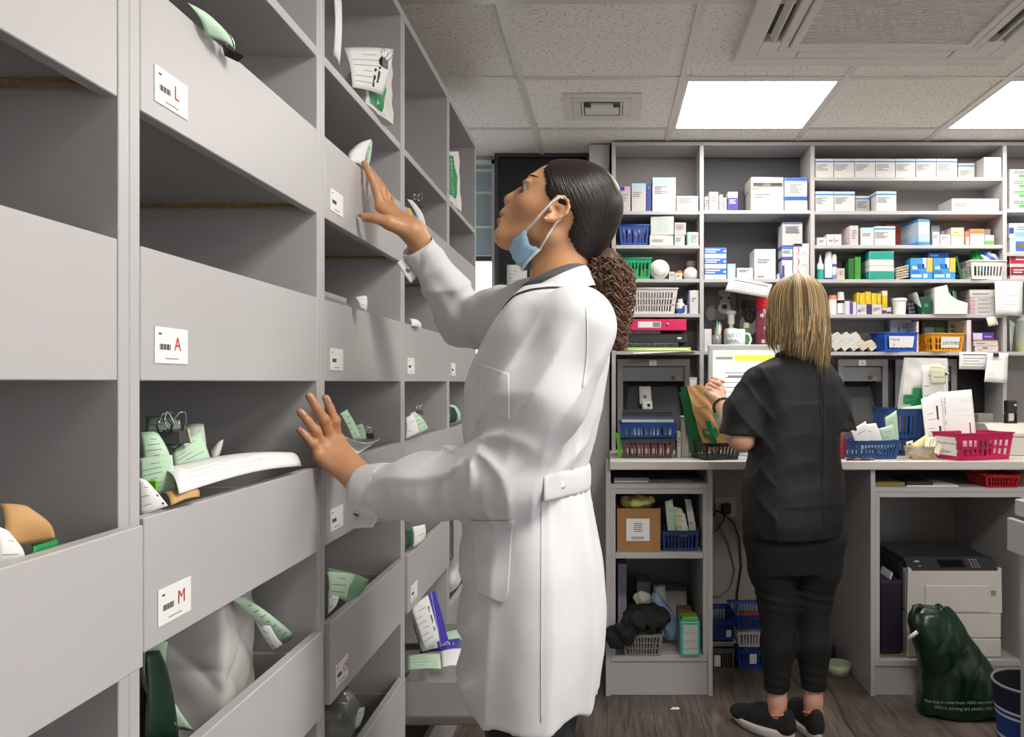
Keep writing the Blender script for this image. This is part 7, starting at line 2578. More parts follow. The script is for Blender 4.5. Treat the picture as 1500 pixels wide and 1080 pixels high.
m = MB(); m.box(Xc(899), Xc(951), dc, dc + .2, SL1 + .0005, SL1 + .022, pm('#6a6460', .5), .002); m.box(Xc(900), Xc(949), dc - .0006, dc, SL1 + .003, SL1 + .010, pm('#bdb6b0'))
solo('paper_pad', m, 'grey wad of envelopes in the slot under the left end of the worktop', 'envelopes')
m = MB(); m.box(Xc(953), Xc(1016), dc + .06, dc + .2, SL1 + .0005, SL1 + .008, pm('#8d8884', .5), .001)
solo('folder', m, 'thin grey folder lying right of the envelopes under the worktop', 'folder')
t = thing('cardboard_box', 'brown cardboard box with a white label in the left base cabinet', 'box', (Xc(935), dc + .1, SL2))
x0, x1, z1 = Xc(904), Xc(967.5), Z1(745, dc)
m = MB()
for a, b_, c, e in ((x0, x1, dc, dc + .003), (x0, x1, dc + .197, dc + .2), (x0, x0 + .003, dc + .003, dc + .197), (x1 - .003, x1, dc + .003, dc + .197)):
    m.box(a, b_, c, e, SL2 + .0005, z1, card, .0006)
m.box(x0 + .003, x1 - .003, dc + .003, dc + .197, SL2 + .0005, SL2 + .004, card)
m.build('carton', t)
m = MB()
a, b_, c, e = Xc(917.5), Xc(951.5), Z1(792.5, dc), Z1(760, dc)
m.box(a, b_, dc - .0008, dc - .0001, c, e, paper)
for k in range(5):
    m.quad((a + .03, dc - .0011, e - .022 - .008 * k), (b_ - .03, dc - .0011, e - .022 - .008 * k), (b_ - .03, dc - .0011, e - .018 - .008 * k), (a + .03, dc - .0011, e - .018 - .008 * k), ink_grey)
for k in range(16):
    m.quad((a + .022 + .0032 * k, dc - .0011, c + .006), (a + .0235 + .0032 * k, dc - .0011, c + .006), (a + .0235 + .0032 * k, dc - .0011, c + .018), (a + .022 + .0032 * k, dc - .0011, c + .018), ink)
m.build('shipping_label', t)


def blob_bag(name, label, cat, prims, mt, amp=.006, freq=90, res=.005, origin=None, floor=None, mats=None, fm=None):
    a_, b_ = sdf_mesh(prims, res, disp=lambda p: (amp * fold(p[:, 0] * freq + p[:, 2] * freq * .7 + 2.3 * np.sin(p[:, 1] * freq * .5), 1.3) + amp * .8 * hash_noise(p, freq * .8, 7)).astype(f32), amp=amp * 2.2)
    if floor is not None: a_[:, 2] = np.maximum(a_[:, 2], floor + .0008)
    lo, hi = a_.min(0), a_.max(0)
    o = mesh_from(name, a_, b_, mats or [mt], None, fm, origin=((lo[0] + hi[0]) / 2, (lo[1] + hi[1]) / 2, lo[2]))
    return tag(o, label, cat)


yb_ = pm('#d9d27a', .35)
blob_bag('plastic_bag', 'thin yellow plastic bag stuffed in the cardboard box', 'bag', [ell((Xc(936), dc + .10, Z1(741, dc)), (.062, .07, .026), 0), cap((Xc(915), dc + .1, Z1(740, dc)), (Xc(955), dc + .08, Z1(735, dc)), .018, .014, .02)], yb_, amp=.006, freq=80)
basket('blue basket of papers beside the cardboard box in the left base cabinet', 969.5, 1024, 778, SL2, '#1d3a6e', dc + .01, .2, 9, taper=.92)
for k, (c4, mt, lab) in enumerate((
    ([(974, 735), (985, 731), (990, 782), (978, 780)], green_paper, 'pale green folded paper at the left of the base cabinet basket'),
    ([(982, 741), (998, 745), (1012, 784), (992, 784)], pm('#dfe0b8', .7), 'yellowish paper in the middle of the base cabinet basket'),
    ([(1003, 731), (1012, 732), (1021, 780), (1010, 780)], paper, 'white paper upright at the right of the base cabinet basket'),
    ([(990, 750), (1003, 752), (1010, 786), (996, 786)], paper, 'white paper among the yellowish ones in the base cabinet basket'))):
    y = dc + .05 + .03 * (k % 3) + (.03 if k == 3 else 0)
    sheet('paper', lab, 'paper', [P(*q, y) for q in c4], mt, lines=2, bend=.006)
# bottom shelf
basket('grey basket under the black cloth at the bottom of the left base cabinet', 911.5, 971, 930, SL3, '#8b8880', dc - .03, .2, 11, rows=3, solid=.14)
blob_bag('cloth', 'black cloth heaped over the grey basket and hanging out of the cabinet', 'cloth', [ell((Xc(944), dc + .05, Z1(908, dc)), (.085, .085, .046), 0), ell((Xc(906), dc - .066, Z1(925, dc)), (.058, .024, .052), .03), ell((Xc(962), dc + .02, Z1(909, dc)), (.055, .07, .036), .04), ell((Xc(928), dc - .035, Z1(908, dc)), (.045, .05, .045), .03)], mat('black_cloth', '#141416', .9, bump=.3, bscale=300, var=.2), amp=.011, freq=75)
ct('turquoise and white carton standing at the front of the left base cabinet', 996.5, 1025.5, 912, SL3, '#d5d6cf', d=dc - .025, dp=.12, lid=False, blk=[(0, .14, .0, 1, '#1fae9d'), (.9, 1, 0, 1, '#1fae9d'), (.14, .9, 0, .06, '#1fae9d'), (.2, .85, .2, .24, '#b9a8a4'), (.2, .85, .42, .46, '#b9a8a4'), (.2, .85, .66, .70, '#b9a8a4')], band=[(.93, 1, '#25b5a4')])
ct('small bright green carton lying on the turquoise one', 999, 1023, 904.5, Z1(912, dc - .025) + .0004, '#7cc24a', d=dc, dp=.07, yaw=.08)
clearblue = mat('pale_blue_polythene', '#9dbfe0', .25, trans=.3, alpha=.85, var=.1, vscale=20)
blob_bag('plastic_bag', 'pale blue polythene bag behind the grey basket', 'bag', [ell((Xc(976), dc + .14, Z1(905, dc + .14)), (.042, .04, .06), 0), ell((Xc(966), dc + .14, Z1(882, dc + .14)), (.03, .03, .035), .03), ell((Xc(990), dc + .13, Z1(925, dc + .13)), (.04, .04, .045), .03)], clearblue, amp=.007, freq=70, floor=SL3)
blob_bag('paper_packet', 'crumpled cream paper on top of the black cloth', 'paper', [ell((Xc(944), dc + .16, Z1(877, dc + .16)), (.036, .03, .03), 0)], pm('#d6cfc2', .8), amp=.007, freq=110)
ct('white carton standing at the back left of the bottom shelf', 905, 918, 826, SL3, '#c9cbd3', d=dc + .30, dp=.2, lid=True)
ct('grey carton at the back of the bottom shelf left of the white jar', 933, 953, 853, SL3, '#b2b2b2', d=dc + .32, dp=.15)
ct('large white carton at the back right of the bottom shelf', 970, 1006, 866, SL3, '#bfc1c4', d=dc + .32, dp=.12)
bottle('white screw top jar at the back of the bottom shelf', 966, 857, SL3, 11, [(1, 0, '#c9c8c4'), (1, .82, '#c9c8c4'), (.75, .86, '#c9c8c4'), (.8, .87, '#d6d5d1'), (.8, 1, '#d6d5d1')], d=dc + .26, name='jar', cat='jar')
ct('brown carton behind the turquoise carton', 993, 1014, 894, SL3, '#8a5f3f', d=dc + .11, dp=.08)
# ---- floor stacks between the cabinet and her legs
zf = .0006
basket('brown grey basket at the bottom of the floor stack beside the base cabinet', 1042, 1076, 950, zf, '#5c5650', 3.58, .25, 8, taper=.95, cardtxt=(-.75, -.2, .2, .7, .2, ['::'], 0))
basket('white rimmed basket in the floor stack beside the base cabinet', 1042, 1077, 941, Z1(950, 3.58) + .004, '#cfcdc8', 3.58, .25, 8, solid=.4)
basket('blue basket on top of the floor stack beside the base cabinet', 1041, 1077, 908, Z1(941, 3.58) + .004, '#1c3f86', 3.58, .25, 7, cardtxt=(.3, .75, .15, .5, .2, ['::'], 0))
basket('blue basket at the bottom of the floor stack behind the black trousers', 1081, 1130, 951, zf, '#1b4390', 3.60, .25, 9, cardtxt=(-.3, .15, .25, .75, .2, ['::'], 0))
basket('white basket in the middle of the floor stack behind the black trousers', 1080, 1130, 925, Z1(951, 3.60) + .004, '#d5d4d0', 3.60, .25, 9)
basket('blue basket on top of the floor stack behind the black trousers', 1078, 1130, 902, Z1(925, 3.60) + .004, '#1b4390', 3.60, .25, 9)
sheet('paper', 'orange edged papers lying in the top blue basket behind the trousers', 'paper', [P(1082, 895, 3.72), P(1124, 896, 3.72), P(1124, 904, 3.64), P(1084, 903, 3.64)], pm('#c7623a', .7), nu=4, nv=3)
sheet('paper', 'white sheet lying over the orange papers in the top blue basket', 'paper', [P(1086, 898, 3.70), P(1122, 901, 3.70), P(1122, 908, 3.63), P(1092, 906, 3.63)], paper, nu=4, nv=3)
# ---- socket, plug and cables on the wall behind the knee hole
yw = Y1
t = thing('wall_socket', 'white double wall socket with a black plug under the worktop', 'socket', (X1(1062, yw), yw, Z1(740, yw)))
m = MB(); m.box(X1(1047, yw), X1(1078, yw), yw - .012, yw - .0005, Z1(757, yw), Z1(727, yw), off_white, .003); m.build('face_plate', t)
m = MB(); m.box(X1(1055, yw), X1(1069, yw), yw - .05, yw - .0125, Z1(752, yw), Z1(736, yw), black_plastic, .008); m.build('plug', t)
m = MB()
m.tube([P(1062, 750, yw - .03), P(1060, 762, yw - .03), P(1052, 775, yw - .02), P(1043, 782, yw - .03), P(1040, 760, yw - .03), P(1050, 748, yw - .05), P(1066, 758, yw - .06), P(1075, 766, yw - .03), P(1083, 790, yw - .015), P(1086, 830, yw - .012), P(1080, 870, yw - .012), P(1080, 900, yw - .014)], .004, black_plastic, 7)
solo('cable', m, 'black cable hanging from the plug behind the black trousers', 'cable')
m = MB()
m.tube([P(1046, 730, yw - .02), P(1052, 765, yw - .02), P(1068, 800, yw - .012), P(1077, 835, yw - .012), P(1070, 862, yw - .012), P(1055, 873, yw - .012), P(1038, 875, yw - .012)], .0035, pm('#8e8c88', .4), 7)
solo('cable', m, 'grey cable looping down the wall beside the base cabinet', 'cable')

# ================================================================ under the worktop: printer cabinet
dr = YB + .03
Rz = RB['bot']
t = thing('laser_printer', 'grey white laser printer with a black control panel under the worktop', 'printer', (X1(1400, dr), dr + .2, Rz))
grey_p = pm('#cbc5be', .45)
x0, x1 = X1(1329, dr), X1(1468, dr)
zA, zB, zC, zD = Z1(836, dr), Z1(899, dr), Z1(936, dr), Rz + .001
m = MB(); m.box(x0, x1, dr + .012, dr + .40, zB + .001, zA - .004, grey_p, .01)
m.prism([(x0, dr, zB + .001), (x0 + .003, dr, zA + .008), (x0 + .006, dr, zA + .012), (x0 + .014, dr, zA + .010), (x0 + .02, dr, zA - .002), (x1 - .02, dr, zA - .002), (x1 - .014, dr, zA + .010), (x1 - .006, dr, zA + .012), (x1 - .003, dr, zA + .008), (x1, dr, zB + .001)][::-1], (0, .02, 0), grey_p)
m.build('body', t)
m = MB(); m.box(X1(1354.5, dr), X1(1450, dr), dr - .006, dr - .0002, Z1(897, dr), Z1(857.5, dr), grey_p, .003); m.build('front_flap', t)
m = MB(); m.box(X1(1452, dr), X1(1459, dr), dr - .004, dr, Z1(872, dr), Z1(865, dr), pm('#8b8781'), .001); m.build('release_button', t)
for a, b_, nm in ((zC, zB, 'upper'), (zD, zC, 'lower')):
    m = MB(); m.box(x0 + .001, x1 - .002, dr + .001, dr + .40, a + .001, b_ - .001, grey_p, .005)
    o = m.build('paper_tray', t)
    if nm == 'upper':
        m = MB(); m.box((x0 + x1) / 2 - .035, (x0 + x1) / 2 + .05, dr - .0006, dr + .0012, a + .004, a + .024, pm('#8d8983'), .002); m.build('tray_grip', o)
m = MB(); zt = Z1(805, dr + .42)
fz = zA - .003
xo = .04
m.prism([(x0 + .004, dr + .002, fz), (x1 - .004, dr + .002, fz), (x1 - .012, dr + .07, fz + .040), (x0 + .012, dr + .07, fz + .040)], (0, .0, .004), dark_plastic)
m.box(x0 + .010, x1 - .010, dr + .07, dr + .395, fz - .002, fz + .043, dark_plastic, .006)
m.box(x0 - .018, x0 - .002, dr + .04, dr + .38, Rz + .014, fz + .03, black_plastic, .006)
m.build('black_top', t)
sl = Vector((0, .068, .040)).normalized(); nn = Vector((0, -.040, .068)).normalized()
m = MB()


def panel_q(u0, u1, w0, w1, mt, l=1):
    o = Vector((0, dr + .002, fz + .004))
    f_ = lambda u, w: Vector((x0 + (x1 - x0) * u, 0, 0)) + o + sl * .078 * w + nn * .0006 * l
    m.add([f_(u0, w0), f_(u1, w0), f_(u1, w1), f_(u0, w1)], [(0, 1, 2, 3)], mt)


for i in range(4):
    for j in range(3):
        panel_q(.70 + .035 * j, .72 + .035 * j, .2 + .18 * i, .3 + .18 * i, pm('#9c9a97'), 1)
panel_q(.12, .17, .6, .72, pm('#c9c6c2'), 1)
panel_q(.14, .17, .25, .35, pm('#9c9a97'), 1)
m.build('keypad', t)
m = MB(); panel_q(.36, .64, .18, .8, black_plastic); panel_q(.38, .62, .24, .74, pm('#15171a', .15), 2); m.build('display', t)
t = thing('box_file', 'dark purple box file standing left of the laser printer', 'box file', (X1(1303, dr), dr + .1, Rz))
m = MB(); m.box(X1(1292, dr), X1(1321, dr), dr + .01, dr + .26, Rz + .013, Z1(856, dr), pm('#1d1426', .5), .002); m.build('case', t)
m = MB(); m.box(X1(1291.5, dr), X1(1321.5, dr), dr + .01, dr + .26, Z1(856, dr) + .0002, Z1(852, dr), pm('#3a1f4e', .5), .001); m.build('lid', t)
m = MB(); m.M = Matrix.Translation((X1(1308, dr), dr + .03, Z1(852, dr) + .0006)) @ Matrix.Rotation(.3, 4, 'Y'); m.box(-.002, .002, 0, .12, 0, .03, paper)
m.build('paper_edge', t)
m = MB(); m.box(X1(1290.3, dr), X1(1330, dr), dr + .02, dr + .25, Rz + .0006, Rz + .012, pm('#9c8a4a', .6), .002)
solo('folder', m, 'yellow brown folder lying under the purple box file', 'folder')
# slot above the printer
m = MB(); m.box(X1(1284, YB), X1(1330, YB), YB + .03, YB + .25, RB['rail'] + .0005, RB['rail'] + .016, pm('#8a7a3a', .5), .002)
solo('folder', m, 'yellow folder in the slot above the printer', 'folder')
m = MB(); m.box(X1(1331, YB), X1(1370, YB), YB + .02, YB + .25, RB['rail'] + .0005, RB['rail'] + .02, pm('#232327', .5), .002)
solo('folder', m, 'black folder in the slot above the printer', 'folder')
m = MB(); m.box(X1(1330, YB), X1(1406, YB), YB + .012, YB + .019, RB['rail'] + .0005, RB['rail'] + .006, paper)
m.box(X1(1371, YB), X1(1406, YB), YB + .0195, YB + .2, RB['rail'] + .0005, RB['rail'] + .006, paper)
solo('paper', m, 'white papers lying right of the black folder in the slot above the printer', 'paper')
basket('red basket in the slot above the printer', 1444, 1496, 696, RB['rail'], '#b0141c', YB - .015, .2, 10, rows=2)

# ================================================================ green carrier bag leaning on the printer, text and all
bagd = 3.13
poly_zf = .0008
pxs = [(1068, 1347, 1476), (1040, 1345, 1474), (1010, 1350, 1477), (985, 1352, 1462), (960, 1346, 1442), (935, 1340, 1424), (915, 1334, 1413), (900, 1338, 1404), (893, 1348, 1396)]
carrier = mat('green_carrier_plastic', '#052818', .28, bump=.5, bscale=22, var=.12, vscale=10)
zz_ = [CAMZ - (a - VY) * bagd / F for a, b_, c in pxs]
zz_[0] = .004
cxs = [((b_ + c) / 2 - VX) * bagd / F for a, b_, c in pxs]
axs = [(c - b_) / 2 * bagd / F for a, b_, c in pxs]
prims = [loft(zz_, cxs, [bagd + .005 * i for i in range(len(pxs))], axs, [.085, .095, .095, .09, .08, .07, .055, .04, .022], 0, n=2.4)]
bgp, bgq = sdf_mesh(prims, .005, disp=lambda p: (.006 * fold(p[:, 0] * 60 - p[:, 2] * 22 + 2 * np.sin(p[:, 2] * 14), 1.3) + .006 * hash_noise(p, 26, 3)).astype(f32), amp=.016)
bgp[:, 2] = np.maximum(bgp[:, 2], .001)
t = thing('carrier_bag', 'dark green plastic carrier bag printed with white words leaning against the printer', 'bag', (cxs[2], bagd, 0))
mesh_from('bag', bgp, bgq, [carrier], t)
bvb = bvh_of(bgp, bgq)
m = MB(); white_ink = pm('#aab8ae', .6)


def bag_text(s, px, py, px1, slope):
    vs, fs = text_mesh(s)
    wmax = max(v[0] for v in vs)
    sc_ = (px1 - px) / wmax
    o = Vector((0, 0, CAMZ)); out = []
    for x, y in vs:
        dr_ = (P(px + x * sc_, py - y * sc_ * .95 + slope * math.sin(x / wmax * PI), 3.0) - o).normalized()
        h = bvb.ray_cast(o, dr_)
        out.append((h[0] + h[1] * .001) if h[0] is not None else P(px + x * sc_, py - y * sc_, bagd - .06))
    m.add(out, fs, white_ink)


bag_text('This bag is made from 100% recycled plastic', 1354, 1029, 1472, 3)
bag_text("We're turning old plastic into new", 1369, 1038, 1468, 3)
m.build('printed_words', t)
for (a, b_, c, e, mt) in ((1345, 893, 1335, 905, black_plastic), (1372, 892, 1381, 900, carrier)):
    m = MB()
    A, Bq = P(a, b_, bagd + .02), P(c, e, bagd + .02)
    m.tube([P(a + 8, 897, bagd + .035), P(a + 2, b_ - 4, bagd + .03), P((a + c) / 2, min(b_, e) - 3, bagd + .02), P(c, e, bagd + .01), P(c + 4, e + 14, bagd + .005)], [.012, .014, .012, .009, .005], mt, 6)
    m.build('handle', t)
m = MB(); m.tube([P(1330, 936, bagd - .01), P(1344, 926, bagd - .02)], .008, white_plastic, 6); m.build('label', t)
# striped bin bag / basket at the right corner, small things on the floor
t = thing('laundry_basket', 'blue and white striped round basket cut by the bottom right corner', 'basket', (P(1510, 0, 2.75).x, 2.75, 0))
bxx = P(1512, 0, 2.75).x
hh_ = CAMZ - (1022 - VY) * 2.62 / F
R_ = .125
m = MB()
for v0, v1, c in ((0, .30, '#163d86'), (.30, .34, '#d9d7d2'), (.34, .60, '#163d86'), (.60, .63, '#d9d7d2'), (.63, .67, '#163d86'), (.67, .70, '#d9d7d2'), (.70, 1.0, '#151a35')):
    m.lathe([(R_ * (.82 + .18 * v0), hh_ * v0), (R_ * (.82 + .18 * v1), hh_ * v1)], (bxx, 2.75, .001), pm(c, .5), 40, caps=False)
m.lathe([(R_ * .98, hh_), (R_ * .8, .004), (.0001, .004)], (bxx, 2.75, .001), pm('#2b2d33', .6), 40, caps=False)
m.build('tub', t)
m = MB(); m.tube([(bxx + R_ * 1.0 * math.cos(a), 2.75 + R_ * 1.0 * math.sin(a), hh_ + .001) for a in np.linspace(0, 2 * PI, 41)[:-1]], .005, pm('#7c7f88', .4), 8, closed=True); m.build('rim', t)
m = MB(); q = P(989, 1039, 3.17); q.z = .001
m.add([(q.x - .02, q.y - .008, .002), (q.x - .005, q.y - .016, .006), (q.x + .018, q.y - .006, .002), (q.x + .015, q.y + .010, .004), (q.x - .010, q.y + .012, .003)], [(0, 1, 2, 3, 4)], paper)
m.box(q.x - .012, q.x + .01, q.y - .008, q.y + .006, .0006, .0022, paper)
solo('paper_scrap', m, 'small white scrap of paper on the floor before the left base cabinet', 'scrap')
m = MB(); q = P(1236, 1000, 3.55)
m.lathe([(.0001, 0), (.045, 0), (.055, .05), (.053, .05), (.043, .004), (.0001, .004)], (1.018, 3.55, .001), pm('#a9ad94', .5), 28, caps=False)
solo('bowl', m, 'pale green bowl on the floor behind the right black trouser leg', 'bowl')
m = MB(); q = P(1222, 990, 3.7)
m.lathe([(.0001, 0), (.085, 0), (.09, .06), (.088, .06), (.08, .006), (.0001, .006)], (.968, 3.74, .001), black_plastic, 28, caps=False)
solo('bowl', m, 'black bowl on the floor at the back of the knee hole', 'bowl')
# ---- drawer unit at the right edge of the photo
t = thing('drawer_unit', 'grey unit with a drawer at the right edge of the photo', 'cabinet', (1.5, 2.2, 0))
dq, dn = 2.50, 1.95
Xq = lambda p: P(p, 0, dq).x
m = MB(); m.box(Xq(1494.5), Xq(1494.5) + .5, dn, dq, 0, P(0, 756, dq).z, grey_board, .002); m.build('carcass', t)
m = MB(); m.box(Xq(1487), Xq(1494.5) + .52, dn - .01, dq + .004, P(0, 755, dq).z, P(0, 731, dq).z, grey_board, .003); m.build('top', t)
m = MB(); m.box(Xq(1475), Xq(1475) + .018, dn + .02, dq, P(0, 806, dq).z, P(0, 758, dq).z, grey_board, .002)
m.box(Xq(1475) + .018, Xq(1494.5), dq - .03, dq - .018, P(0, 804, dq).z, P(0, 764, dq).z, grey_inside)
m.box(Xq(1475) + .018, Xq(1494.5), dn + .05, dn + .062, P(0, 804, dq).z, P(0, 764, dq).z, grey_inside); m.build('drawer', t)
# ================================================================ what lies in the pigeonhole drawers
def form(label, c4, ds, lines=5, mt=None, bend=.008, name='prescription', bars=(), grp=None, nu=8, nv=8):
    """sheet by four photo positions and their distances"""
    ds = ds if hasattr(ds, '__len__') else [ds] * 4
    return sheet(name, label, name.replace('_', ' '), [P(*q, d) for q, d in zip(c4, ds)], mt or green_paper, lines=lines, bend=bend, bars=bars, grp=grp, nu=nu, nv=nv, lm=pm('#5d7a66') if (mt or green_paper) is green_paper else None)


# --- drawer with the red M: prescriptions, clips, a long white printed sheet over the front
form('pale green prescription at the back left of the M drawer behind the clips', [(214, 612), (264, 616), (262, 660), (213, 650)], [1.20, 1.22, 1.18, 1.16], 4)
form('grey edged sheet behind the clips in the M drawer', [(262, 628), (298, 622), (304, 680), (262, 680)], [1.16, 1.18, 1.14, 1.12], 0, mt=pm('#bfc4bd', .7))
form('crumpled green prescription at the far left of the M drawer', [(204, 634), (231, 635), (252, 690), (206, 700)], [1.04, 1.06, 1.06, 1.03], 6, bend=.012)
form('bright green prescription in front, centre of the M drawer', [(252, 660), (292, 631), (311, 684), (258, 705)], [1.11, 1.15, 1.14, 1.09], 6, bend=.005)
form('green prescription lying at the bottom left of the M drawer', [(204, 672), (252, 667), (256, 716), (206, 735)], [1.00, 1.02, 1.02, .99], 6, bend=.006)
form('curled grey sheet right of the bright green prescription in the M drawer', [(304, 665), (327, 644), (316, 681), (309, 684)], [1.16, 1.19, 1.165, 1.15], 0, mt=pm('#c3c1bd', .7), bend=.014, name='paper')
form('long white printed sheet curving over the front of the M drawer', [(232, 688), (418, 663.5), (441, 683), (262, 724)], [1.02, 1.37, 1.36, .985], 14, mt=paper, bend=.016, name='leaflet', nu=16)
form('white barcode sheet at the left of the M drawer', [(204, 700), (216, 706), (246, 741), (204, 756)], [.955, .96, .965, .95], 3, mt=paper, name='paper', bend=.004, bars=[(.84, .94, .2, .9, '#3a3a3c')])
m = MB(); a, b_ = P(216, 704, .975), P(231, 718, .975)
m.box(a.x, b_.x, .972, .978, b_.z, a.z, pm('#6fc01f', .4), .001)
solo('tag', m, 'bright green plastic tag beside the barcode sheet in the M drawer', 'tag')
form('brown paper bag edge in the front of the M drawer', [(240, 722), (286, 716), (292, 728), (250, 741)], [.99, 1.04, 1.02, .975], 2, mt=kraft, name='paper_bag', bend=.006)
binder_clip('black binder clip left of the wire loops in the M drawer', P(243, 652, 1.085), yaw=.6, roll=-.3, s=1.3)
binder_clip('black binder clip with upright wire loops in the M drawer', P(257, 650, 1.105), yaw=1.1, s=1.4)
form('yellow note behind the black clips in the M drawer', [(266, 630), (278, 628), (280, 652), (268, 652)], 1.13, 0, mt=pm('#d6d27c', .7), name='note', bend=.002, nu=3, nv=3)
# --- top drawer L
form('pale green paper curving out over the top drawer with the red L card', [(274, 4), (318, 36), (341, 70), (300, 52)], [1.02, 1.075, 1.10, 1.05], 0, bend=.010)
binder_clip('silver and black binder clip on the edge of the top L drawer', P(343, 82, 1.108), yaw=1.2, roll=-.6, s=1.0)
# --- near drawer at the far left: kraft bag and white paper
form('brown kraft bag curving out of the drawer at the left edge of the photo', [(0, 738), (44, 746), (80, 790), (-6, 806)], [.72, .745, .785, .71], 0, mt=kraft, name='paper_bag', bend=.014)
form('dark green edge of the kraft bag at the left edge of the photo', [(44, 796), (82, 790), (84, 806), (46, 814)], [.75, .79, .785, .745], 0, mt=bag_green, name='paper_bag', bend=.003)
form('white sheet in front of the kraft bag at the left edge of the photo', [(-8, 770), (16, 786), (36, 822), (-8, 832)], [.70, .72, .735, .70], 2, mt=paper, name='paper', bend=.006)
# --- bottom drawer of the second cabinet
wbag = mat('white_wrapping', '#c9c6c1', .6, bump=.1, bscale=40, var=.04)
pc, ph_ = np.array((-.662, 1.325, .824), f32), np.array((.058, .088, .118), f32)


def parcel_fn(p):
    q = p - pc
    q = np.stack([q[:, 0] * .985 + q[:, 1] * .17, q[:, 1] * .985 - q[:, 0] * .17, q[:, 2] * (1.0 + .9 * np.clip(q[:, 1] + .02, 0, .2) * (q[:, 2] > 0))], 1)
    a_ = np.abs(q) - (ph_ - .010) * np.array([1, 1, 1], f32)
    return np.sqrt((np.maximum(a_, 0) ** 2).sum(1)) + np.minimum(a_.max(1), 0) - .010


bp1, bq1 = sdf_mesh([custom(parcel_fn, pc - .17, pc + .17)], .004, disp=lambda p: (.0035 * fold(p[:, 1] * 46 + p[:, 2] * 30 + 2 * np.sin(p[:, 2] * 22), 2.0) + .003 * fold(p[:, 2] * 52 - p[:, 1] * 25 + p[:, 0] * 60, 2.2) + .0015 * hash_noise(p, 40, 6)).astype(f32), amp=.01)
tag(mesh_from('wrapped_parcel', bp1, bq1, [wbag], None, origin=(-.662, 1.325, float(bp1[:, 2].min()))), 'white paper wrapped parcel standing in the bottom drawer under the M drawer', 'parcel')
form('pale green prescription strip lying over the wrapped parcel', [(336, 876), (352, 870), (430, 930), (408, 946)], [1.25, 1.28, 1.45, 1.43], 7, bend=.010)
form('white slip folded under the green strip on the wrapped parcel', [(372, 905), (395, 915), (414, 944), (400, 952)], [1.34, 1.36, 1.42, 1.40], 3, mt=paper, name='paper', bend=.008)
form('long green prescription curling down the left of the wrapped parcel', [(214, 948), (246, 940), (285, 1072), (258, 1062)], [1.0, 1.05, 1.12, 1.08], 6, bend=-.030, nu=8, nv=16)
form('dark green bag behind the long curling prescription', [(212, 955), (236, 952), (262, 1090), (212, 1090)], [1.03, 1.06, 1.10, 1.02], 0, mt=pm('#12301f', .4), name='bag', bend=.008)
# --- third cabinet
form('white printed sheet sticking up in the upper drawer beside the raised hand', [(508, 226), (544, 204), (533, 246), (514, 240)], [1.72, 1.76, 1.745, 1.70], 2, mt=paper, name='paper', bend=.012)
form('pale green folded slip beside the raised fingers', [(538, 210), (545, 206), (541, 240), (534, 246)], [1.775, 1.785, 1.775, 1.765], 2, bend=.004)
form('white page of the tall open shelf, half hidden behind the cabinet side', [(489, -6), (500, 2), (497, 96), (488, 80)], [1.60, 1.62, 1.61, 1.595], 0, mt=paper, name='paper', bend=.006)


def nbag(t, ff, nrm):
    patch_uv(t, ff, nrm, .10, .55, .06, .55, bag_green, 'green_triangle')
    m = MB(); o = ff(.42, .10) + nrm * .0026
    m.text('TION', o, ff(.42, .5) - ff(.42, .1), ff(.2, .1) - ff(.42, .1), .024, paper)
    m.build('lettering', t)


gusset_bag('paper_bag', 'white prescription bag with a green panel on the shelf above the raised hand', P(535, 151, 1.78), P(576, 183, 1.93), P(538, 84, 1.80), P(574, 92, 1.93), (-.07, .02, 0), wb_paper, wb_paper, nbag, creaseamp=.003)
form('white prescription form clipped over the green panelled bag', [(504, 70), (576, 72), (560, 140), (516, 128)], [1.715, 1.84, 1.81, 1.72], 6, mt=paper, name='paper', bend=.010, bars=[(.55, .62, .5, .9, '#2c2c2e'), (.66, .73, .45, .8, '#2c2c2e')])
binder_clip('black binder clip on the form over the green panelled bag', P(560, 97, 1.80), yaw=1.4, roll=.4, s=1.2)
m = MB()
for k in range(4):
    z = ROWZ[4] + DH - .020 + .012 * k
    m.box(-.66, -.556 - .003 * k, 1.60, 1.765 - .004 * k, z, z + .0112, pm('#a9a7a4' if k % 2 else '#8b8986', .6), .001)
solo('envelope_stack', m, 'grey stack of envelopes in the third cabinet behind the plain card', 'envelopes')
form('white twisted slip sticking out right of the grey envelopes', [(520, 436), (537, 434), (536, 458), (527, 452)], [1.67, 1.69, 1.68, 1.67], 2, mt=paper, name='paper', bend=.008)
form('white newspaper like leaflet curving over the drawer above the lower hand', [(494, 634), (534, 650), (557, 643), (520, 668)], [1.585, 1.60, 1.72, 1.585], 10, mt=paper, name='leaflet', bend=-.012)
form('upright green prescription leaning behind the leaflet above the lower hand', [(498, 606), (508, 600), (529, 642), (518, 646)], [1.64, 1.66, 1.67, 1.65], 4, bend=.004)
form('short green prescription right of the leaning one above the lower hand', [(519, 624), (531, 621), (537, 643), (525, 646)], [1.70, 1.71, 1.71, 1.70], 3, bend=.003)
binder_clip('small black binder clip behind the leaflet above the lower hand', P(541, 643, 1.72), yaw=.8, s=.8)
form('green plastic folder lying in the third cabinet drawer above the OR card', [(479, 832), (540, 850), (510, 888), (478, 872)], [1.63, 1.78, 1.68, 1.59], 0, mt=pm('#7fa883', .3), name='plastic_folder', bend=.014)
form('pale green sheet under the plastic folder above the OR card', [(479, 838), (520, 842), (508, 880), (480, 876)], [1.60, 1.70, 1.66, 1.57], 3, bend=.006)
form('white sheet in the front of the drawer above the OR card', [(480, 872), (496, 874), (492, 888), (480, 900)], [1.58, 1.60, 1.58, 1.565], 2, mt=paper, name='paper', bend=.003)
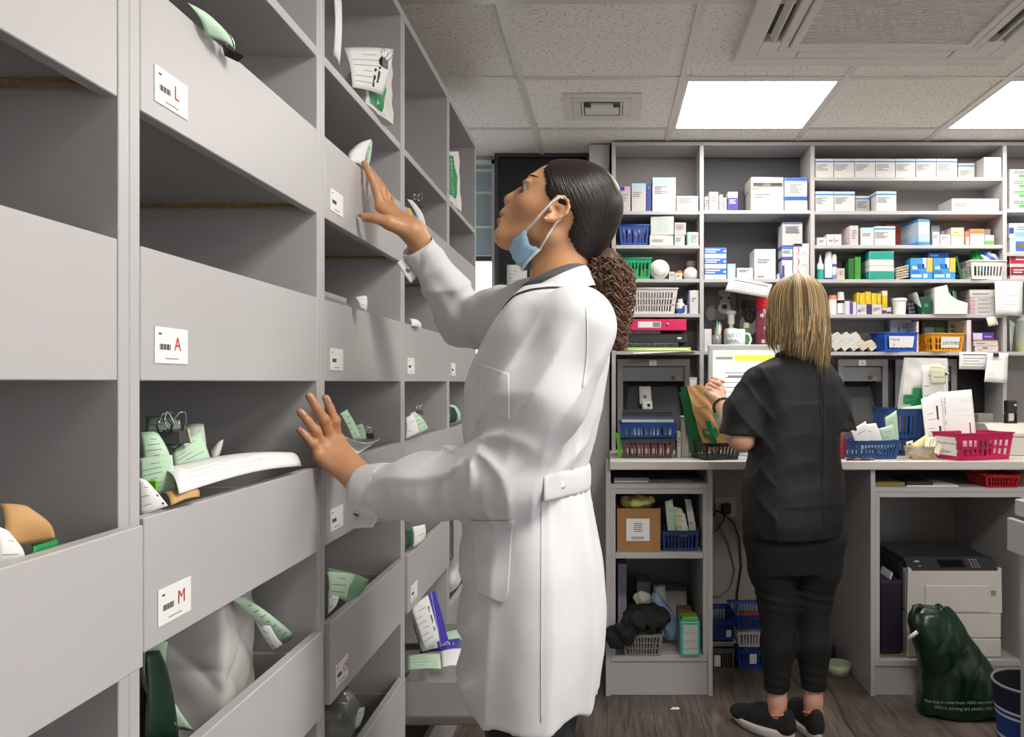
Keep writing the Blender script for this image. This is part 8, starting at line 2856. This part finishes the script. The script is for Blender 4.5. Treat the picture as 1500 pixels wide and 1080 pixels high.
blob_bag('plastic_bag', 'clear grey plastic bag in the lowest drawer of the third cabinet', 'bag', [ell(P(496, 1040, 1.66), (.035, .05, .04), 0), ell(P(488, 1060, 1.64), (.04, .05, .04), .02)], mat('clear_grey_polythene', '#8d908d', .2, trans=.3, alpha=.9, var=.2, vscale=30), amp=.006, freq=80)
form('pale green sheet right of the clear plastic bag in the lowest drawer', [(512, 1040), (534, 1036), (526, 1064), (500, 1078)], [1.68, 1.74, 1.70, 1.64], 3, bend=.005)
# --- fourth cabinet
form('white curled packet in the drawer behind the raised wrist', [(596, 292), (604, 296), (622, 326), (617, 338)], [2.15, 2.18, 2.25, 2.22], 0, mt=paper, name='packet', bend=.012)
binder_clip('black binder clip on the curled packet behind the raised wrist', P(612, 304, 2.2), yaw=1.0, s=1.2)
form('yellow folded slip beside the curled packet behind the raised wrist', [(595, 304), (601, 306), (606, 322), (597, 318)], [2.14, 2.15, 2.16, 2.14], 0, mt=pm('#d6bd5f', .7), name='slip', bend=.004)
form('small white slip in the fourth cabinet under the raised sleeve', [(599, 467), (613, 470), (616, 482), (602, 478)], [2.18, 2.24, 2.25, 2.18], 0, mt=paper, name='slip', bend=.008)
form('white folded sheet in the fourth cabinet left of a green prescription', [(594, 612), (604, 606), (614, 634), (594, 643)], [2.13, 2.16, 2.16, 2.12], 2, mt=paper, name='paper', bend=.006)
form('green prescription curving out of the fourth cabinet', [(600, 606), (607, 603), (627, 628), (614, 636)], [2.18, 2.22, 2.28, 2.20], 4, bend=.010)
binder_clip('small binder clip on the green prescription in the fourth cabinet', P(615, 608, 2.25), yaw=1.0, s=.9)
form('dark green packet in the fourth cabinet behind the near sleeve cuff', [(594, 776), (602, 774), (602, 798), (594, 804)], [2.14, 2.16, 2.16, 2.14], 0, mt=pm('#1f5a36', .5), name='packet', bend=.004)
form('white packet right of the dark green one behind the near sleeve cuff', [(604, 772), (622, 768), (622, 790), (605, 802)], [2.18, 2.24, 2.24, 2.18], 1, mt=paper, name='packet', bend=.006)
# --- the drawer pulled out beside the coat
def purple(t, ff, nrm):
    patch_uv(t, ff, nrm, .86, .99, .0, 1, pm('#4a3fae', .5), 'purple_edge')
    patch_uv(t, ff, nrm, .01, .06, .0, .6, pm('#4a3fae', .5), 'purple_edge')


gusset_bag('paper_bag', 'white bag with purple edges standing in the pulled out drawer', P(617, 955, 2.30), P(646, 948, 2.32), P(597, 890, 2.28), P(632, 868, 2.32), (.01, .06, 0), wb_paper, pm('#4a3fae', .5), purple, creaseamp=.002)
form('white form with a bar code on the purple edged bag', [(601, 888), (627, 873), (644, 938), (622, 952)], [2.255, 2.295, 2.285, 2.265], 6, mt=paper, name='paper', bend=.004, bars=[(.8, .9, .2, .75, '#6a6a6c')])
pbg = form('purple lettered bag lying across the pulled out drawer', [(618, 948), (674, 935), (672, 955), (616, 956)], [2.42, 2.44, 2.34, 2.34], 0, mt=pm('#4a3fae', .5), name='paper_bag', bend=.004, bars=[(.1, .45, .1, .6, paper)])
m = MB(); m.text('resc', P(666, 941, 2.385), (-1, 0, .12), (0, -.3, -1), .030, paper); m.build('lettering', pbg, origin=pbg.location)
form('pale green sheet at the back of the pulled out drawer', [(649, 928), (676, 922), (676, 938), (652, 938)], [2.52, 2.54, 2.5, 2.48], 0, bend=.004)
form('grey green form lying in the front of the pulled out drawer', [(596, 961), (644, 958), (646, 980), (597, 982)], [2.22, 2.24, 2.15, 2.14], 4, bend=.004)
form('white paper corner beside the grey green form in the pulled out drawer', [(645, 955), (676, 950), (674, 976), (648, 978)], [2.28, 2.32, 2.2, 2.18], 0, mt=paper, name='paper', bend=.006)
blob_bag('plastic_bag', 'dark crumpled bag under the pulled out drawer', 'bag', [ell((-.66, 2.36, .19), (.06, .1, .08), 0)], pm('#1d2a22', .3), amp=.006, freq=60)
# --- fifth cabinet
def pbag(t, ff, nrm):
    patch_uv(t, ff, nrm, .0, .42, .12, .92, bag_green, 'green_band')
    m = MB(); o = ff(.10, .86) + nrm * .0026
    m.text('PRESCRIPTION', o, ff(.1, .5) - ff(.1, .86), ff(.4, .86) - ff(.1, .86), .026, paper)
    m.build('lettering', t)


gusset_bag('paper_bag', 'white prescription bag with a green band in the last cabinet by the window', P(658, 293, 2.73), P(676, 311, 2.93), P(658, 222, 2.73), P(672, 222, 2.93), (-.08, .01, 0), wb_paper, wb_paper, pbag, creaseamp=.003)
form('rolled dark and white booklet in the last cabinet', [(657, 596), (666, 598), (669, 616), (658, 620)], [2.74, 2.8, 2.82, 2.74], 0, mt=pm('#20443a', .5), name='booklet', bend=.008)
form('curled pale green sheet round the booklet in the last cabinet', [(657, 593), (667, 595), (673, 616), (668, 620)], [2.76, 2.84, 2.9, 2.84], 0, bend=.014)
blob_bag('paper_bag', 'crumpled white bag in the last cabinet behind the coat', 'bag', [ell(P(661, 846, 2.9), (.03, .07, .05), 0), ell(P(662, 822, 2.95), (.025, .05, .045), .03)], wb_paper, amp=.006, freq=50)
